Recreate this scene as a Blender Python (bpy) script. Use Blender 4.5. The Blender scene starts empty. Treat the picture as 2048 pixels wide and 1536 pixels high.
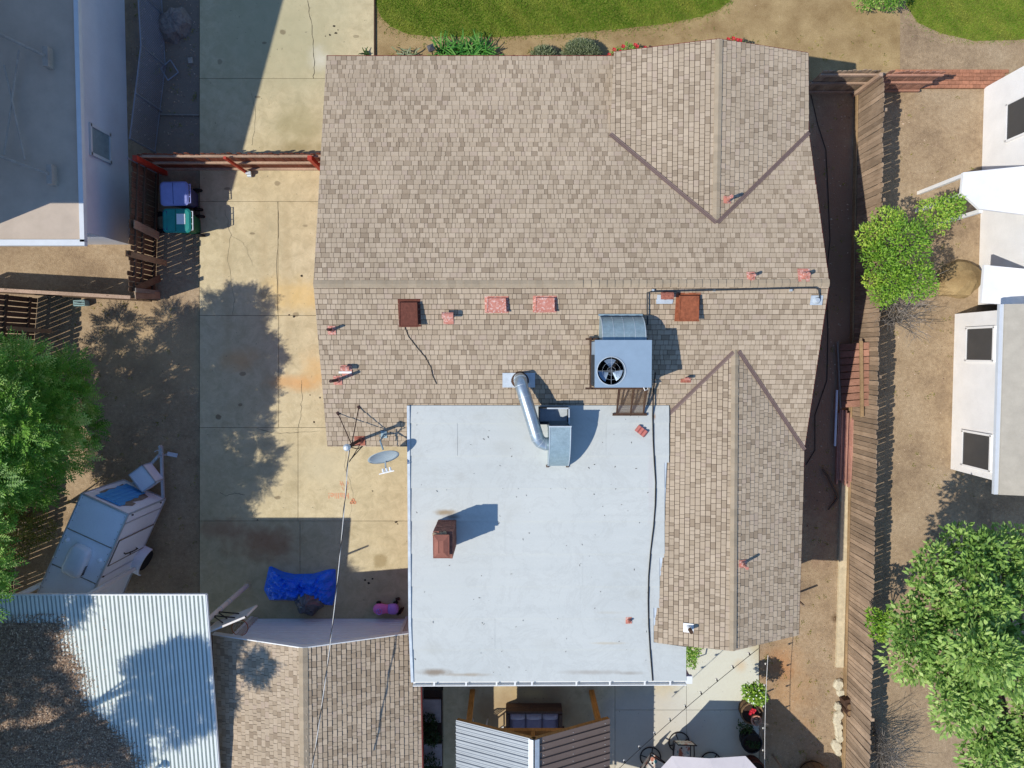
import bpy, math, random
from mathutils import Vector, Matrix
random.seed(7)
R = random.random
U = random.uniform
RAD = math.radians
scene = bpy.context.scene
COL = scene.collection

# ------------------------------------------------------------------ camera, sky, sun, exposure
CAM_H = 22.0                      # metres above the ground
FPX = 1421.0                      # focal length in photo pixels (photo is 2048 wide)
TILT = math.atan(63.0 / FPX)      # the drone camera hangs a little off plumb
cam = bpy.data.cameras.new('camera')
cam.sensor_width = 36.0
cam.lens = 36.0 * FPX / 2048.0
cam.clip_start = 0.5
cam.clip_end = 600.0
cam_o = bpy.data.objects.new('camera', cam)
COL.objects.link(cam_o)
cam_o.location = (0, 0, CAM_H)
cam_o.rotation_euler = (-TILT, 0, 0)
scene.camera = cam_o

SUN_AZ = RAD(21.5)                # shadows fall towards +x, turned this far to +y
SUN_EL = RAD(48.6)
world = bpy.data.worlds.new('World')
scene.world = world
world.use_nodes = True
wn = world.node_tree.nodes
wl = world.node_tree.links
for n in list(wn):
    wn.remove(n)
sky = wn.new('ShaderNodeTexSky')
sky.sky_type = 'NISHITA'
sky.sun_disc = False
sky.sun_elevation = SUN_EL
sky.sun_rotation = math.atan2(-math.cos(SUN_AZ), -math.sin(SUN_AZ)) % (2 * math.pi)
sky.altitude = 100
sky.air_density = 1.0
sky.dust_density = 0.0
sky.ozone_density = 6.0
bg = wn.new('ShaderNodeBackground')
bg.inputs['Strength'].default_value = 0.15
wo = wn.new('ShaderNodeOutputWorld')
wl.new(sky.outputs[0], bg.inputs[0])
wl.new(bg.outputs[0], wo.inputs[0])

sun = bpy.data.lights.new('sun', 'SUN')
sun.energy = 3.75
sun.angle = RAD(0.53)
sun.color = (1.0, 0.95, 0.87)
sun_o = bpy.data.objects.new('sun', sun)
COL.objects.link(sun_o)
SUN_DIR = Vector((math.cos(SUN_AZ) * math.cos(SUN_EL), math.sin(SUN_AZ) * math.cos(SUN_EL), -math.sin(SUN_EL)))
sun_o.rotation_euler = SUN_DIR.to_track_quat('-Z', 'Y').to_euler()
sun_o.location = (-20, -8, 30)

scene.view_settings.view_transform = 'Standard'
scene.view_settings.look = 'None'
scene.view_settings.exposure = 0.25
scene.view_settings.gamma = 1.0
scene.view_settings.use_curve_mapping = False
scene.render.engine = 'CYCLES'
scene.cycles.use_denoising = True
scene.cycles.max_bounces = 6
scene.cycles.diffuse_bounces = 3
scene.cycles.transparent_max_bounces = 6
scene.render.resolution_x = 1024
scene.render.resolution_y = 768

# ------------------------------------------------------------------ survey helpers
_s, _c = math.sin(TILT), math.cos(TILT)
CAMP = Vector((0, 0, CAM_H))


def ray(px, py):
    a, b = px - 1024.0, 768.0 - py
    return Vector((a, b * _c - FPX * _s, -b * _s - FPX * _c))


def P(px, py, z=0.0):
    """surveyed photo point -> world point at height z"""
    d = ray(px, py)
    return CAMP + d * ((z - CAM_H) / d.z)


def PP(px, py, o, n):
    d = ray(px, py)
    return CAMP + d * ((o - CAMP).dot(n) / d.dot(n))


def z_at_y(px, py, Y):
    d = ray(px, py)
    return CAM_H + d.z * (Y / d.y)


# ------------------------------------------------------------------ mesh builder
class MB:
    def __init__(s):
        s.v, s.f, s.t = [], [], []

    def add(s, vs, fs, tone=0.0):
        k = len(s.v)
        s.v.extend([tuple(p) for p in vs])
        for f in fs:
            s.f.append(tuple(i + k for i in f))
            s.t.append(tone)

    def quad(s, a, b, c, d, tone=0.0):
        s.add([a, b, c, d], [(0, 1, 2, 3)], tone)

    def hexa(s, p, tone=0.0):
        s.add(p, [(3, 2, 1, 0), (4, 5, 6, 7), (0, 1, 5, 4), (1, 2, 6, 5), (2, 3, 7, 6), (3, 0, 4, 7)], tone)

    def box(s, c, size, rz=0.0, M=None, tone=0.0):
        hx, hy, hz = size[0] / 2, size[1] / 2, size[2] / 2
        pts = [(-hx, -hy, -hz), (hx, -hy, -hz), (hx, hy, -hz), (-hx, hy, -hz),
               (-hx, -hy, hz), (hx, -hy, hz), (hx, hy, hz), (-hx, hy, hz)]
        if M is None:
            M = Matrix.Rotation(rz, 3, 'Z')
        c = Vector(c)
        s.hexa([c + M @ Vector(q) for q in pts], tone)

    def beam(s, a, b, w, h, up=(0, 0, 1), tone=0.0):
        a, b = Vector(a), Vector(b)
        d = (b - a)
        L = d.length
        if L < 1e-6:
            return
        d /= L
        up = Vector(up)
        if abs(d.dot(up)) > 0.98:
            up = Vector((1, 0, 0))
        x = d.cross(up).normalized()
        y = x.cross(d).normalized()
        p = []
        for q in (a, b):
            for sx, sy in ((-1, -1), (1, -1), (1, 1), (-1, 1)):
                p.append(q + x * sx * w / 2 + y * sy * h / 2)
        s.add(p, [(0, 3, 2, 1), (4, 5, 6, 7), (0, 1, 5, 4), (1, 2, 6, 5), (2, 3, 7, 6), (3, 0, 4, 7)][::1], tone)

    def prism(s, poly, z0, z1, tone=0.0):
        n = len(poly)
        vs = [(p[0], p[1], z0) for p in poly] + [(p[0], p[1], z1) for p in poly]
        fs = [tuple(range(n - 1, -1, -1)), tuple(range(n, 2 * n))]
        fs += [(i, (i + 1) % n, (i + 1) % n + n, i + n) for i in range(n)]
        s.add(vs, fs, tone)

    def extr(s, poly, vec, tone=0.0):
        """extrude a 3D polygon along vec"""
        n = len(poly)
        vec = Vector(vec)
        vs = [Vector(p) for p in poly] + [Vector(p) + vec for p in poly]
        fs = [tuple(range(n - 1, -1, -1)), tuple(range(n, 2 * n))]
        fs += [(i, (i + 1) % n, (i + 1) % n + n, i + n) for i in range(n)]
        s.add(vs, fs, tone)

    def cyl(s, a, b, r0, r1=None, n=10, caps=True, tone=0.0):
        r1 = r0 if r1 is None else r1
        a, b = Vector(a), Vector(b)
        d = (b - a)
        if d.length < 1e-7:
            return
        d = d.normalized()
        x = d.orthogonal().normalized()
        y = d.cross(x)
        vs = []
        for q, r in ((a, r0), (b, r1)):
            for i in range(n):
                t = 2 * math.pi * i / n
                vs.append(q + (x * math.cos(t) + y * math.sin(t)) * r)
        fs = [(i, (i + 1) % n, (i + 1) % n + n, i + n) for i in range(n)]
        if caps:
            fs += [tuple(range(n - 1, -1, -1)), tuple(range(n, 2 * n))]
        s.add(vs, fs, tone)

    def tube(s, path, r, n=6, tone=0.0):
        path = [Vector(p) for p in path]
        m = len(path)
        rs = r if isinstance(r, (list, tuple)) else [r] * m
        vs = []
        x = None
        for i in range(m):
            d = (path[min(i + 1, m - 1)] - path[max(i - 1, 0)])
            d = d.normalized() if d.length > 1e-9 else Vector((0, 0, 1))
            if x is None:
                x = d.orthogonal().normalized()
            else:
                x = (x - d * x.dot(d))
                x = x.normalized() if x.length > 1e-6 else d.orthogonal().normalized()
            y = d.cross(x)
            for k in range(n):
                t = 2 * math.pi * k / n
                vs.append(path[i] + (x * math.cos(t) + y * math.sin(t)) * rs[i])
        fs = []
        for i in range(m - 1):
            for k in range(n):
                fs.append((i * n + k, i * n + (k + 1) % n, (i + 1) * n + (k + 1) % n, (i + 1) * n + k))
        fs.append(tuple(range(n - 1, -1, -1)))
        fs.append(tuple(range((m - 1) * n, m * n)))
        s.add(vs, fs, tone)

    def lathe(s, prof, c=(0, 0, 0), n=16, M=None, tone=0.0):
        c = Vector(c)
        vs = []
        for r, z in prof:
            for k in range(n):
                t = 2 * math.pi * k / n
                q = Vector((r * math.cos(t), r * math.sin(t), z))
                vs.append(c + (M @ q if M is not None else q))
        m = len(prof)
        fs = []
        for i in range(m - 1):
            for k in range(n):
                fs.append((i * n + k, i * n + (k + 1) % n, (i + 1) * n + (k + 1) % n, (i + 1) * n + k))
        if prof[0][0] > 1e-4:
            fs.append(tuple(range(n - 1, -1, -1)))
        if prof[-1][0] > 1e-4:
            fs.append(tuple(range((m - 1) * n, m * n)))
        s.add(vs, fs, tone)

    def ring(s, c, rad, r, n=24, k=6, M=None, a0=0.0, a1=2 * math.pi, tone=0.0):
        c = Vector(c)
        pts = []
        for i in range(n + 1):
            t = a0 + (a1 - a0) * i / n
            q = Vector((rad * math.cos(t), rad * math.sin(t), 0))
            pts.append(c + (M @ q if M is not None else q))
        s.tube(pts, r, k, tone)

    def mesh(s, name, off=(0, 0, 0), smooth=False):
        me = bpy.data.meshes.new(name)
        ox, oy, oz = off
        me.from_pydata([(a - ox, b - oy, c - oz) for a, b, c in s.v], [], s.f)
        at = me.attributes.new('tone', 'FLOAT', 'FACE')
        at.data.foreach_set('value', s.t)
        if smooth:
            me.polygons.foreach_set('use_smooth', [True] * len(s.f))
        me.update()
        return me


ORG = {}


def _tag(o, label=None, cat=None, group=None, kind=None):
    if label:
        o['label'] = label
    if cat:
        o['category'] = cat
    if group:
        o['group'] = group
    if kind:
        o['kind'] = kind


def thing(name, label, cat, loc=(0, 0, 0), rz=0.0, group=None):
    o = bpy.data.objects.new(name, None)
    o.empty_display_size = 0.2
    COL.objects.link(o)
    o.location = loc
    o.rotation_euler = (0, 0, rz)
    _tag(o, label, cat, group)
    ORG[o.name] = tuple(loc)
    return o


def part(parent, name, mb, mat, smooth=False, label=None, kind=None, local=False):
    """one mesh part; mb in world coordinates unless local"""
    off = (0, 0, 0) if local else ORG[parent.name]
    me = mb.mesh(name, off, smooth)
    me.materials.append(M_[mat] if isinstance(mat, str) else mat)
    o = bpy.data.objects.new(name, me)
    COL.objects.link(o)
    o.parent = parent
    ORG[o.name] = off
    _tag(o, label, None, None, kind)
    return o


def solo(name, mb, mat, label=None, cat=None, group=None, kind=None, smooth=False, origin=None):
    """a top-level thing (or setting piece) that is one mesh; mb in world coordinates"""
    if origin is None:
        if kind == 'structure':
            origin = (0, 0, 0)
        else:
            xs = [p[0] for p in mb.v]
            ys = [p[1] for p in mb.v]
            zs = [p[2] for p in mb.v]
            origin = ((min(xs) + max(xs)) / 2, (min(ys) + max(ys)) / 2, min(zs))
    me = mb.mesh(name, origin, smooth)
    me.materials.append(M_[mat] if isinstance(mat, str) else mat)
    o = bpy.data.objects.new(name, me)
    COL.objects.link(o)
    o.location = origin
    ORG[o.name] = tuple(origin)
    _tag(o, label, cat, group, kind)
    return o


def inst(name, me, parent, mw):
    """a piece sharing mesh data, placed by a world matrix under its parent"""
    o = bpy.data.objects.new(name, me)
    COL.objects.link(o)
    o.parent = parent
    ox = Vector(ORG[parent.name])
    m = Matrix.Translation(-ox) @ mw
    o.matrix_basis = m
    ORG[o.name] = ORG[parent.name]
    return o


def copy_tree(o, parent=None):
    c = o.copy()
    COL.objects.link(c)
    c.parent = parent
    for ch in list(o.children):
        copy_tree(ch, c)
    return c


# ------------------------------------------------------------------ materials
M_ = {}


def S(r, g, b):
    """8 bit sRGB swatch -> linear"""
    def f(x):
        x /= 255.0
        return x / 12.92 if x <= 0.04045 else ((x + 0.055) / 1.055) ** 2.4
    return (f(r), f(g), f(b))


class NT:
    def __init__(s, name, rough=0.8, metal=0.0, spec=0.3):
        m = bpy.data.materials.new(name)
        m.use_nodes = True
        s.m, s.n, s.l = m, m.node_tree.nodes, m.node_tree.links
        s.b = s.n['Principled BSDF']
        s.b.inputs['Roughness'].default_value = rough
        s.b.inputs['Metallic'].default_value = metal
        s.b.inputs['Specular IOR Level'].default_value = spec
        M_[name] = m
        g = s.n.new('ShaderNodeNewGeometry')
        s.pos = g.outputs['Position']
        s.geo = g

    def scaled(s, sc):
        v = s.n.new('ShaderNodeVectorMath')
        v.operation = 'MULTIPLY'
        s.l.new(s.pos, v.inputs[0])
        v.inputs[1].default_value = sc
        return v.outputs[0]

    def noise(s, scale, detail=4.0, rough=0.6, vec=None, dist=0.0):
        t = s.n.new('ShaderNodeTexNoise')
        t.inputs['Scale'].default_value = scale
        t.inputs['Detail'].default_value = detail
        t.inputs['Roughness'].default_value = rough
        t.inputs['Distortion'].default_value = dist
        s.l.new(vec if vec is not None else s.pos, t.inputs['Vector'])
        return t.outputs['Fac']

    def ramp(s, fac, stops, interp='LINEAR'):
        r = s.n.new('ShaderNodeValToRGB')
        r.color_ramp.interpolation = interp
        el = r.color_ramp.elements
        while len(el) < len(stops):
            el.new(0.5)
        for e, (p, c) in zip(el, stops):
            e.position = p
            e.color = (*c, 1) if len(c) == 3 else c
        s.l.new(fac, r.inputs[0])
        return r.outputs['Color']

    def mix(s, a, b, fac, mode='MIX'):
        x = s.n.new('ShaderNodeMix')
        x.data_type = 'RGBA'
        x.blend_type = mode
        for val, idx in ((fac, 0), (a, 6), (b, 7)):
            if hasattr(val, 'is_linked') or hasattr(val, 'links'):
                s.l.new(val, x.inputs[idx])
            elif idx == 0:
                x.inputs[0].default_value = val
            else:
                x.inputs[idx].default_value = (*val, 1)
        return x.outputs[2]

    def math(s, op, a, b=0.0, clamp=False):
        x = s.n.new('ShaderNodeMath')
        x.operation = op
        x.use_clamp = clamp
        for i, v in enumerate((a, b)):
            if hasattr(v, 'links'):
                s.l.new(v, x.inputs[i])
            else:
                x.inputs[i].default_value = v
        return x.outputs[0]

    def attr(s, name):
        a = s.n.new('ShaderNodeAttribute')
        a.attribute_name = name
        return a.outputs['Fac']

    def rnd(s):
        return s.n.new('ShaderNodeObjectInfo').outputs['Random']

    def spot(s, x, y, rx, ry, soft=0.6, ns=2.5, amt=0.5):
        """ragged mask of a stain lying round a world point"""
        a = s.n.new('ShaderNodeVectorMath')
        a.operation = 'SUBTRACT'
        s.l.new(s.pos, a.inputs[0])
        a.inputs[1].default_value = (x, y, 0)
        b = s.n.new('ShaderNodeVectorMath')
        b.operation = 'MULTIPLY'
        s.l.new(a.outputs[0], b.inputs[0])
        b.inputs[1].default_value = (1 / rx, 1 / ry, 0)
        c = s.n.new('ShaderNodeVectorMath')
        c.operation = 'LENGTH'
        s.l.new(b.outputs[0], c.inputs[0])
        d = s.math('ADD', c.outputs['Value'], s.math('MULTIPLY', s.math('SUBTRACT', s.noise(ns, 5, 0.65), 0.5), amt * 2))
        mr = s.n.new('ShaderNodeMapRange')
        mr.interpolation_type = 'SMOOTHSTEP'
        mr.inputs[1].default_value = 1.0 - soft
        mr.inputs[2].default_value = 1.0
        mr.inputs[3].default_value = 1.0
        mr.inputs[4].default_value = 0.0
        s.l.new(d, mr.inputs[0])
        return mr.outputs[0]

    def color(s, c):
        if hasattr(c, 'links'):
            s.l.new(c, s.b.inputs['Base Color'])
        else:
            s.b.inputs['Base Color'].default_value = (*c, 1)
        return s

    def bump(s, h, strength=0.3, dist=0.02):
        b = s.n.new('ShaderNodeBump')
        b.inputs['Strength'].default_value = strength
        b.inputs['Distance'].default_value = dist
        s.l.new(h, b.inputs['Height'])
        s.l.new(b.outputs[0], s.b.inputs['Normal'])
        return s


def sc(c, k):
    return tuple(min(1.0, x * k) for x in c)


def simple(name, c, rough=0.7, metal=0.0, var=0.18, scale=5.0, bump=0.0, grain=60.0, obj=0.0, spec=0.3, tone=None):
    t = NT(name, rough, metal, spec)
    n1 = t.noise(scale, 5, 0.62)
    col = t.ramp(n1, [(0.25, sc(c, 1 - var)), (0.75, sc(c, 1 + var))])
    if grain:
        n2 = t.noise(grain, 2, 0.5)
        col = t.mix(col, t.ramp(n2, [(0.3, (1 - var * 0.8,) * 3), (0.7, (1.0,) * 3)]), 1.0, 'MULTIPLY')
    if obj:
        col = t.mix(col, t.ramp(t.rnd(), [(0.0, (1 - obj,) * 3), (1.0, (1.0,) * 3)]), 1.0, 'MULTIPLY')
    if tone:
        col = t.mix(col, t.ramp(t.attr('tone'), [(0.0, (1 - tone,) * 3), (1.0, (1.0,) * 3)]), 1.0, 'MULTIPLY')
    t.color(col)
    if bump:
        t.bump(t.noise(grain or 40, 4, 0.6), bump, 0.02)
    return t


# --- ground
t = NT('dirt', 0.95, 0, 0.1)
c1 = t.ramp(t.noise(0.7, 7, 0.72), [(0.32, S(160, 138, 112)), (0.5, S(190, 166, 134)), (0.75, S(208, 186, 154))])
c2 = t.mix(c1, t.ramp(t.noise(9, 6, 0.7), [(0.3, (0.66, 0.64, 0.62)), (0.7, (1.0, 1.0, 1.0))]), 1.0, 'MULTIPLY')
c2 = t.mix(c2, t.ramp(t.noise(70, 3, 0.6), [(0.34, (0.62, 0.60, 0.58)), (0.62, (1.0, 1.0, 1.0))]), 1.0, 'MULTIPLY')
_p = P(1570, 1400)
c2 = t.mix(c2, S(196, 146, 92), t.math('MULTIPLY', t.spot(_p.x, _p.y, 1.2, 3.2, 0.9, 1.2, 0.7), 0.35))
_p = P(1560, 1330)
c2 = t.mix(c2, S(176, 112, 62), t.math('MULTIPLY', t.spot(_p.x, _p.y, 0.7, 0.6, 0.9, 2.2, 0.7), 0.5))
_p = P(1672, 1236)
c2 = t.mix(c2, S(84, 62, 42), t.math('MULTIPLY', t.spot(_p.x, _p.y, 0.25, 0.2, 0.8, 5, 0.6), 0.8))
_p = P(330, 700)
c2 = t.mix(c2, S(190, 164, 122), t.math('MULTIPLY', t.spot(_p.x, _p.y, 3.5, 2.2, 0.9, 1.0, 0.6), 0.5))
# darker brown ground in the side yard along the east fence
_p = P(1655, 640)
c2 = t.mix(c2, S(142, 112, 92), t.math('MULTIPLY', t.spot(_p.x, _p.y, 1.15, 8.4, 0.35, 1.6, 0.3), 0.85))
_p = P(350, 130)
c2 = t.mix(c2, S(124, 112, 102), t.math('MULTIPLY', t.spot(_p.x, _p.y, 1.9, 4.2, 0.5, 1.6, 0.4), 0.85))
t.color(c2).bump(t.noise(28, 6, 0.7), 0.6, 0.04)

t = NT('thatch', 0.95, 0, 0.1)
c1 = t.ramp(t.noise(1.2, 5, 0.65), [(0.3, S(154, 128, 90)), (0.7, S(194, 168, 124))])
c1 = t.mix(c1, t.ramp(t.noise(60, 3, 0.6), [(0.3, (0.6, 0.6, 0.55)), (0.7, (1, 1, 1))]), 1.0, 'MULTIPLY')
t.color(c1).bump(t.noise(60, 4, 0.7), 0.5, 0.03)
simple('lawn_soil', S(116, 126, 46), 0.95, 0, 0.35, 3, 0.5)

t = NT('concrete', 0.85, 0, 0.2)
c1 = t.ramp(t.noise(0.5, 6, 0.62), [(0.25, S(192, 178, 142)), (0.5, S(210, 194, 155)), (0.8, S(222, 208, 172))])
c1 = t.mix(c1, t.ramp(t.noise(3.2, 7, 0.72, dist=0.6), [(0.28, (0.74, 0.73, 0.70)), (0.6, (1.0, 1.0, 1.0))]), 1.0, 'MULTIPLY')
c1 = t.mix(c1, t.ramp(t.noise(38, 4, 0.6), [(0.3, (0.88, 0.87, 0.85)), (0.7, (1.0, 1.0, 1.0))]), 1.0, 'MULTIPLY')
c1 = t.mix(c1, t.ramp(t.rnd(), [(0.0, (0.93, 0.93, 0.92)), (1.0, (1.0, 1.0, 1.0))]), 1.0, 'MULTIPLY')


def stain_or_sun(px, py, rx, ry, colr, k, soft=0.9, ns=1.6, amt=0.55):
    global c1
    q = P(px, py)
    c1 = t.mix(c1, colr, t.math('MULTIPLY', t.spot(q.x, q.y, rx, ry, soft, ns, amt), k))


stain_or_sun(560, 60, 3.4, 3.6, S(168, 162, 128), 0.75, 0.9, 0.9, 0.5)
stain_or_sun(600, 250, 1.2, 0.9, S(150, 140, 100), 0.6)
stain_or_sun(600, 300, 1.6, 0.35, S(140, 124, 84), 0.6)
stain_or_sun(640, 120, 0.5, 0.5, S(206, 200, 180), 0.7)
stain_or_sun(600, 765, 1.3, 0.36, S(210, 150, 84), 0.6)
stain_or_sun(640, 740, 0.9, 0.9, S(216, 170, 102), 0.45)
stain_or_sun(480, 720, 0.8, 0.6, S(212, 156, 98), 0.45)
stain_or_sun(600, 590, 2.0, 0.8, S(222, 184, 108), 0.5)
stain_or_sun(530, 1085, 1.6, 0.8, S(146, 92, 62), 0.65)
stain_or_sun(450, 1060, 1.2, 0.5, S(150, 104, 78), 0.55)
stain_or_sun(762, 1122, 0.28, 0.3, S(150, 132, 92), 0.7, 0.5, 4)
stain_or_sun(650, 930, 1.4, 0.9, S(206, 194, 160), 0.5)
stain_or_sun(1440, 1400, 2.0, 2.6, S(208, 208, 192), 0.9, 0.4, 0.8, 0.3)
stain_or_sun(1300, 1480, 2.4, 2.4, S(196, 192, 180), 0.8, 0.5, 0.8, 0.3)
stain_or_sun(1060, 1450, 2.9, 1.9, S(158, 132, 98), 0.7, 0.5, 0.8, 0.3)
stain_or_sun(1480, 1330, 0.3, 0.3, S(204, 178, 140), 0.6)
stain_or_sun(1060, 1386, 0.8, 0.3, S(208, 186, 132), 0.8)  # sunlit patch between the roof shadows, painted into the concrete colour
for _x in (455, 530, 575):
    stain_or_sun(_x, 560, 0.22, 6.0, S(170, 150, 112), 0.28, 0.9, 1.2, 0.5)
for _i in range(16):
    stain_or_sun(U(420, 720), U(20, 1180), U(0.05, 0.13), U(0.04, 0.10), S(96, 80, 58), U(0.4, 0.75), 0.35, 7.0, 0.5)
c1 = t.mix(c1, (0.42, 0.36, 0.25), t.math('MULTIPLY', t.ramp(t.noise(2.1, 8, 0.8, dist=1.2), [(0.50, (0, 0, 0)), (0.515, (1, 1, 1)), (0.53, (0, 0, 0))]), 0.22))
sp = t.noise(14, 2, 0.4)
c1 = t.mix(c1, (0.10, 0.085, 0.06), t.math('MULTIPLY', t.ramp(sp, [(0.735, (0, 0, 0)), (0.76, (1, 1, 1))]), 0.5))
t.color(c1).bump(t.noise(80, 4, 0.6), 0.15, 0.01)

simple('crack', S(62, 54, 44), 0.95)
simple('joint', S(74, 66, 54), 0.95)
simple('stone', S(206, 196, 168), 0.9, 0, 0.2, 9, 0.5)
simple('kerb', S(206, 190, 156), 0.9, 0, 0.22, 7, 0.3)
simple('paver', S(176, 164, 162), 0.9, 0, 0.2, 9, 0.3)
t = NT('chalk', 0.95)
t.color(S(218, 150, 112))

# --- roofs
TONES = [(0.0, S(164, 146, 123)), (0.10, S(173, 155, 131)), (0.24, S(187, 169, 144)), (0.48, S(191, 173, 148)),
         (0.72, S(197, 179, 154)), (0.93, S(190, 171, 149))]
for nm, src in (('shingle', 'tone'), ('shingle_piece', 'obj')):
    t = NT(nm, 0.92, 0, 0.15)
    f = t.attr('tone') if src == 'tone' else t.rnd()
    c = t.ramp(f, TONES, 'CONSTANT')
    c = t.mix(c, t.ramp(t.noise(0.45, 4, 0.6), [(0.3, (0.90, 0.89, 0.88)), (0.7, (1.03, 1.02, 1.01))]), 1.0, 'MULTIPLY')
    c = t.mix(c, t.ramp(t.noise(5.0, 5, 0.7), [(0.3, (0.92, 0.91, 0.91)), (0.7, (1.0, 1.0, 1.0))]), 1.0, 'MULTIPLY')
    c = t.mix(c, t.ramp(t.noise(110, 2, 0.6), [(0.3, (0.80, 0.80, 0.80)), (0.7, (1.0, 1.0, 1.0))]), 1.0, 'MULTIPLY')
    t.color(c).bump(t.noise(140, 2, 0.6), 0.3, 0.01)
simple('roof_felt', S(62, 51, 43), 0.95)
simple('ridge_cap', S(172, 155, 130), 0.92, 0, 0.12, 4, 0.3, 110, 0.16)
simple('valley_metal', S(120, 100, 92), 0.55, 0.0, 0.12, 4)
simple('fascia_red', S(112, 42, 36), 0.7, 0, 0.25, 6)
simple('wall_red', S(156, 70, 66), 0.85, 0, 0.12, 5)
t = NT('membrane', 0.6, 0, 0.25)
c1 = t.ramp(t.noise(0.35, 5, 0.6), [(0.25, S(190, 193, 187)), (0.75, S(201, 203, 196))])
c1 = t.mix(c1, t.ramp(t.noise(1.0, 4, 0.6, t.scaled((0.25, 5.0, 1))), [(0.3, (0.95, 0.955, 0.96)), (0.7, (1.0, 1.0, 1.0))]), 1.0, 'MULTIPLY')
c1 = t.mix(c1, t.ramp(t.rnd(), [(0.0, (0.97, 0.975, 0.98)), (1.0, (1.0, 1.0, 1.0))]), 1.0, 'MULTIPLY')


def stain_r(px, py, rx, ry, colr, k, soft=0.9, ns=2.2, amt=0.6, z=3.6):
    global c1
    q = P(px, py, z)
    c1 = t.mix(c1, colr, t.math('MULTIPLY', t.spot(q.x, q.y, rx, ry, soft, ns, amt), k))


stain_r(872, 1347, 0.62, 0.14, S(120, 96, 66), 0.75)
stain_r(930, 1352, 0.8, 0.07, S(150, 128, 96), 0.6)
stain_r(1180, 1347, 1.2, 0.10, S(158, 150, 138), 0.6)
stain_r(1260, 1349, 0.5, 0.08, S(140, 130, 116), 0.55)
stain_r(892, 1024, 0.42, 0.12, S(150, 124, 84), 0.8)
stain_r(905, 1033, 0.3, 0.10, S(92, 78, 62), 0.7)
stain_r(1215, 1288, 0.7, 0.05, S(186, 174, 148), 0.6)
stain_r(1220, 1226, 0.5, 0.06, S(184, 180, 166), 0.5)
stain_r(1306, 832, 0.07, 0.12, S(150, 112, 74), 0.9)
stain_r(1300, 960, 0.1, 1.6, S(190, 186, 182), 0.6, 0.8, 4)
for _i in range(14):
    stain_r(U(840, 1290), U(830, 1350), U(0.15, 0.5), U(0.08, 0.3), S(166, 164, 152), U(0.12, 0.28), 0.8, 3.0, 0.7)
c1 = t.mix(c1, (0.33, 0.33, 0.30), t.math('MULTIPLY', t.ramp(t.noise(0.8, 8, 0.72, dist=0.8), [(0.47, (0, 0, 0)), (0.50, (1, 1, 1)), (0.54, (0, 0, 0))]), 0.16))
c1 = t.mix(c1, t.ramp(t.noise(26, 3, 0.6), [(0.3, (0.95, 0.95, 0.95)), (0.7, (1.0, 1.0, 1.0))]), 1.0, 'MULTIPLY')
t.bump(t.noise(1.6, 4, 0.6, t.scaled((0.5, 3.0, 1))), 0.12, 0.03)
sp = t.noise(9, 1, 0.4)
c1 = t.mix(c1, (0.12, 0.11, 0.10), t.math('MULTIPLY', t.ramp(sp, [(0.83, (0, 0, 0)), (0.845, (1, 1, 1))]), 0.8))
t.color(c1)
simple('membrane_edge', S(200, 208, 212), 0.6)
simple('white_paint', S(226, 226, 222), 0.5, 0, 0.06)
simple('white_wall', S(236, 234, 230), 0.85, 0, 0.07, 1.6, 0.4, 50)
simple('galv', S(176, 188, 194), 0.38, 0.75, 0.16, 5, 0, 30)
simple('galv_dull', S(150, 170, 176), 0.5, 0.35, 0.16, 7, 0, 30)
simple('galv_light', S(196, 204, 208), 0.5, 0.3, 0.12, 6, 0, 30)
simple('unit_paint', S(140, 160, 176), 0.5, 0.1, 0.08, 3)
simple('unit_dark', S(58, 60, 62), 0.6, 0.2, 0.2)
simple('fan_metal', S(150, 168, 184), 0.35, 0.5, 0.1)
simple('rust_dark', S(112, 66, 52), 0.85, 0.1, 0.3, 14, 0.3)
simple('rust_orange', S(158, 92, 62), 0.85, 0.1, 0.35, 10, 0.3)
t = NT('red_peel', 0.8)
t.color(t.mix(t.ramp(t.noise(6, 4, 0.6), [(0.3, S(176, 110, 94)), (0.7, S(196, 132, 114))]), S(214, 184, 172),
              t.ramp(t.noise(17, 6, 0.75), [(0.52, (0, 0, 0)), (0.6, (1, 1, 1))])))
t = NT('red_rust', 0.8)
t.color(t.mix(S(172, 106, 86), S(128, 74, 58), t.ramp(t.noise(15, 6, 0.75), [(0.42, (0, 0, 0)), (0.62, (1, 1, 1))])))
simple('steel_brown', S(84, 62, 48), 0.8, 0.2, 0.3, 12)
simple('mesh_brown', S(112, 88, 66), 0.8, 0.1, 0.2, 12)
simple('brick', S(160, 108, 92), 0.9, 0, 0.3, 18, 0.4, 80, 0, 0.3, 0.35)
simple('mortar', S(168, 144, 116), 0.95, 0, 0.25, 14, 0.6)
simple('cap_rust', S(146, 94, 78), 0.7, 0.1, 0.2, 6)
simple('soot', S(28, 25, 24), 0.95)
simple('clay', S(190, 116, 106), 0.9, 0, 0.12, 9)
simple('black_rubber', S(30, 29, 30), 0.7, 0, 0.2)
simple('mast_dark', S(66, 42, 38), 0.7, 0.2, 0.25)
simple('dish_grey', S(168, 180, 184), 0.5, 0.1, 0.08)
simple('cable_white', S(216, 212, 204), 0.6)
simple('cable_black', S(36, 33, 32), 0.7)

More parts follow.
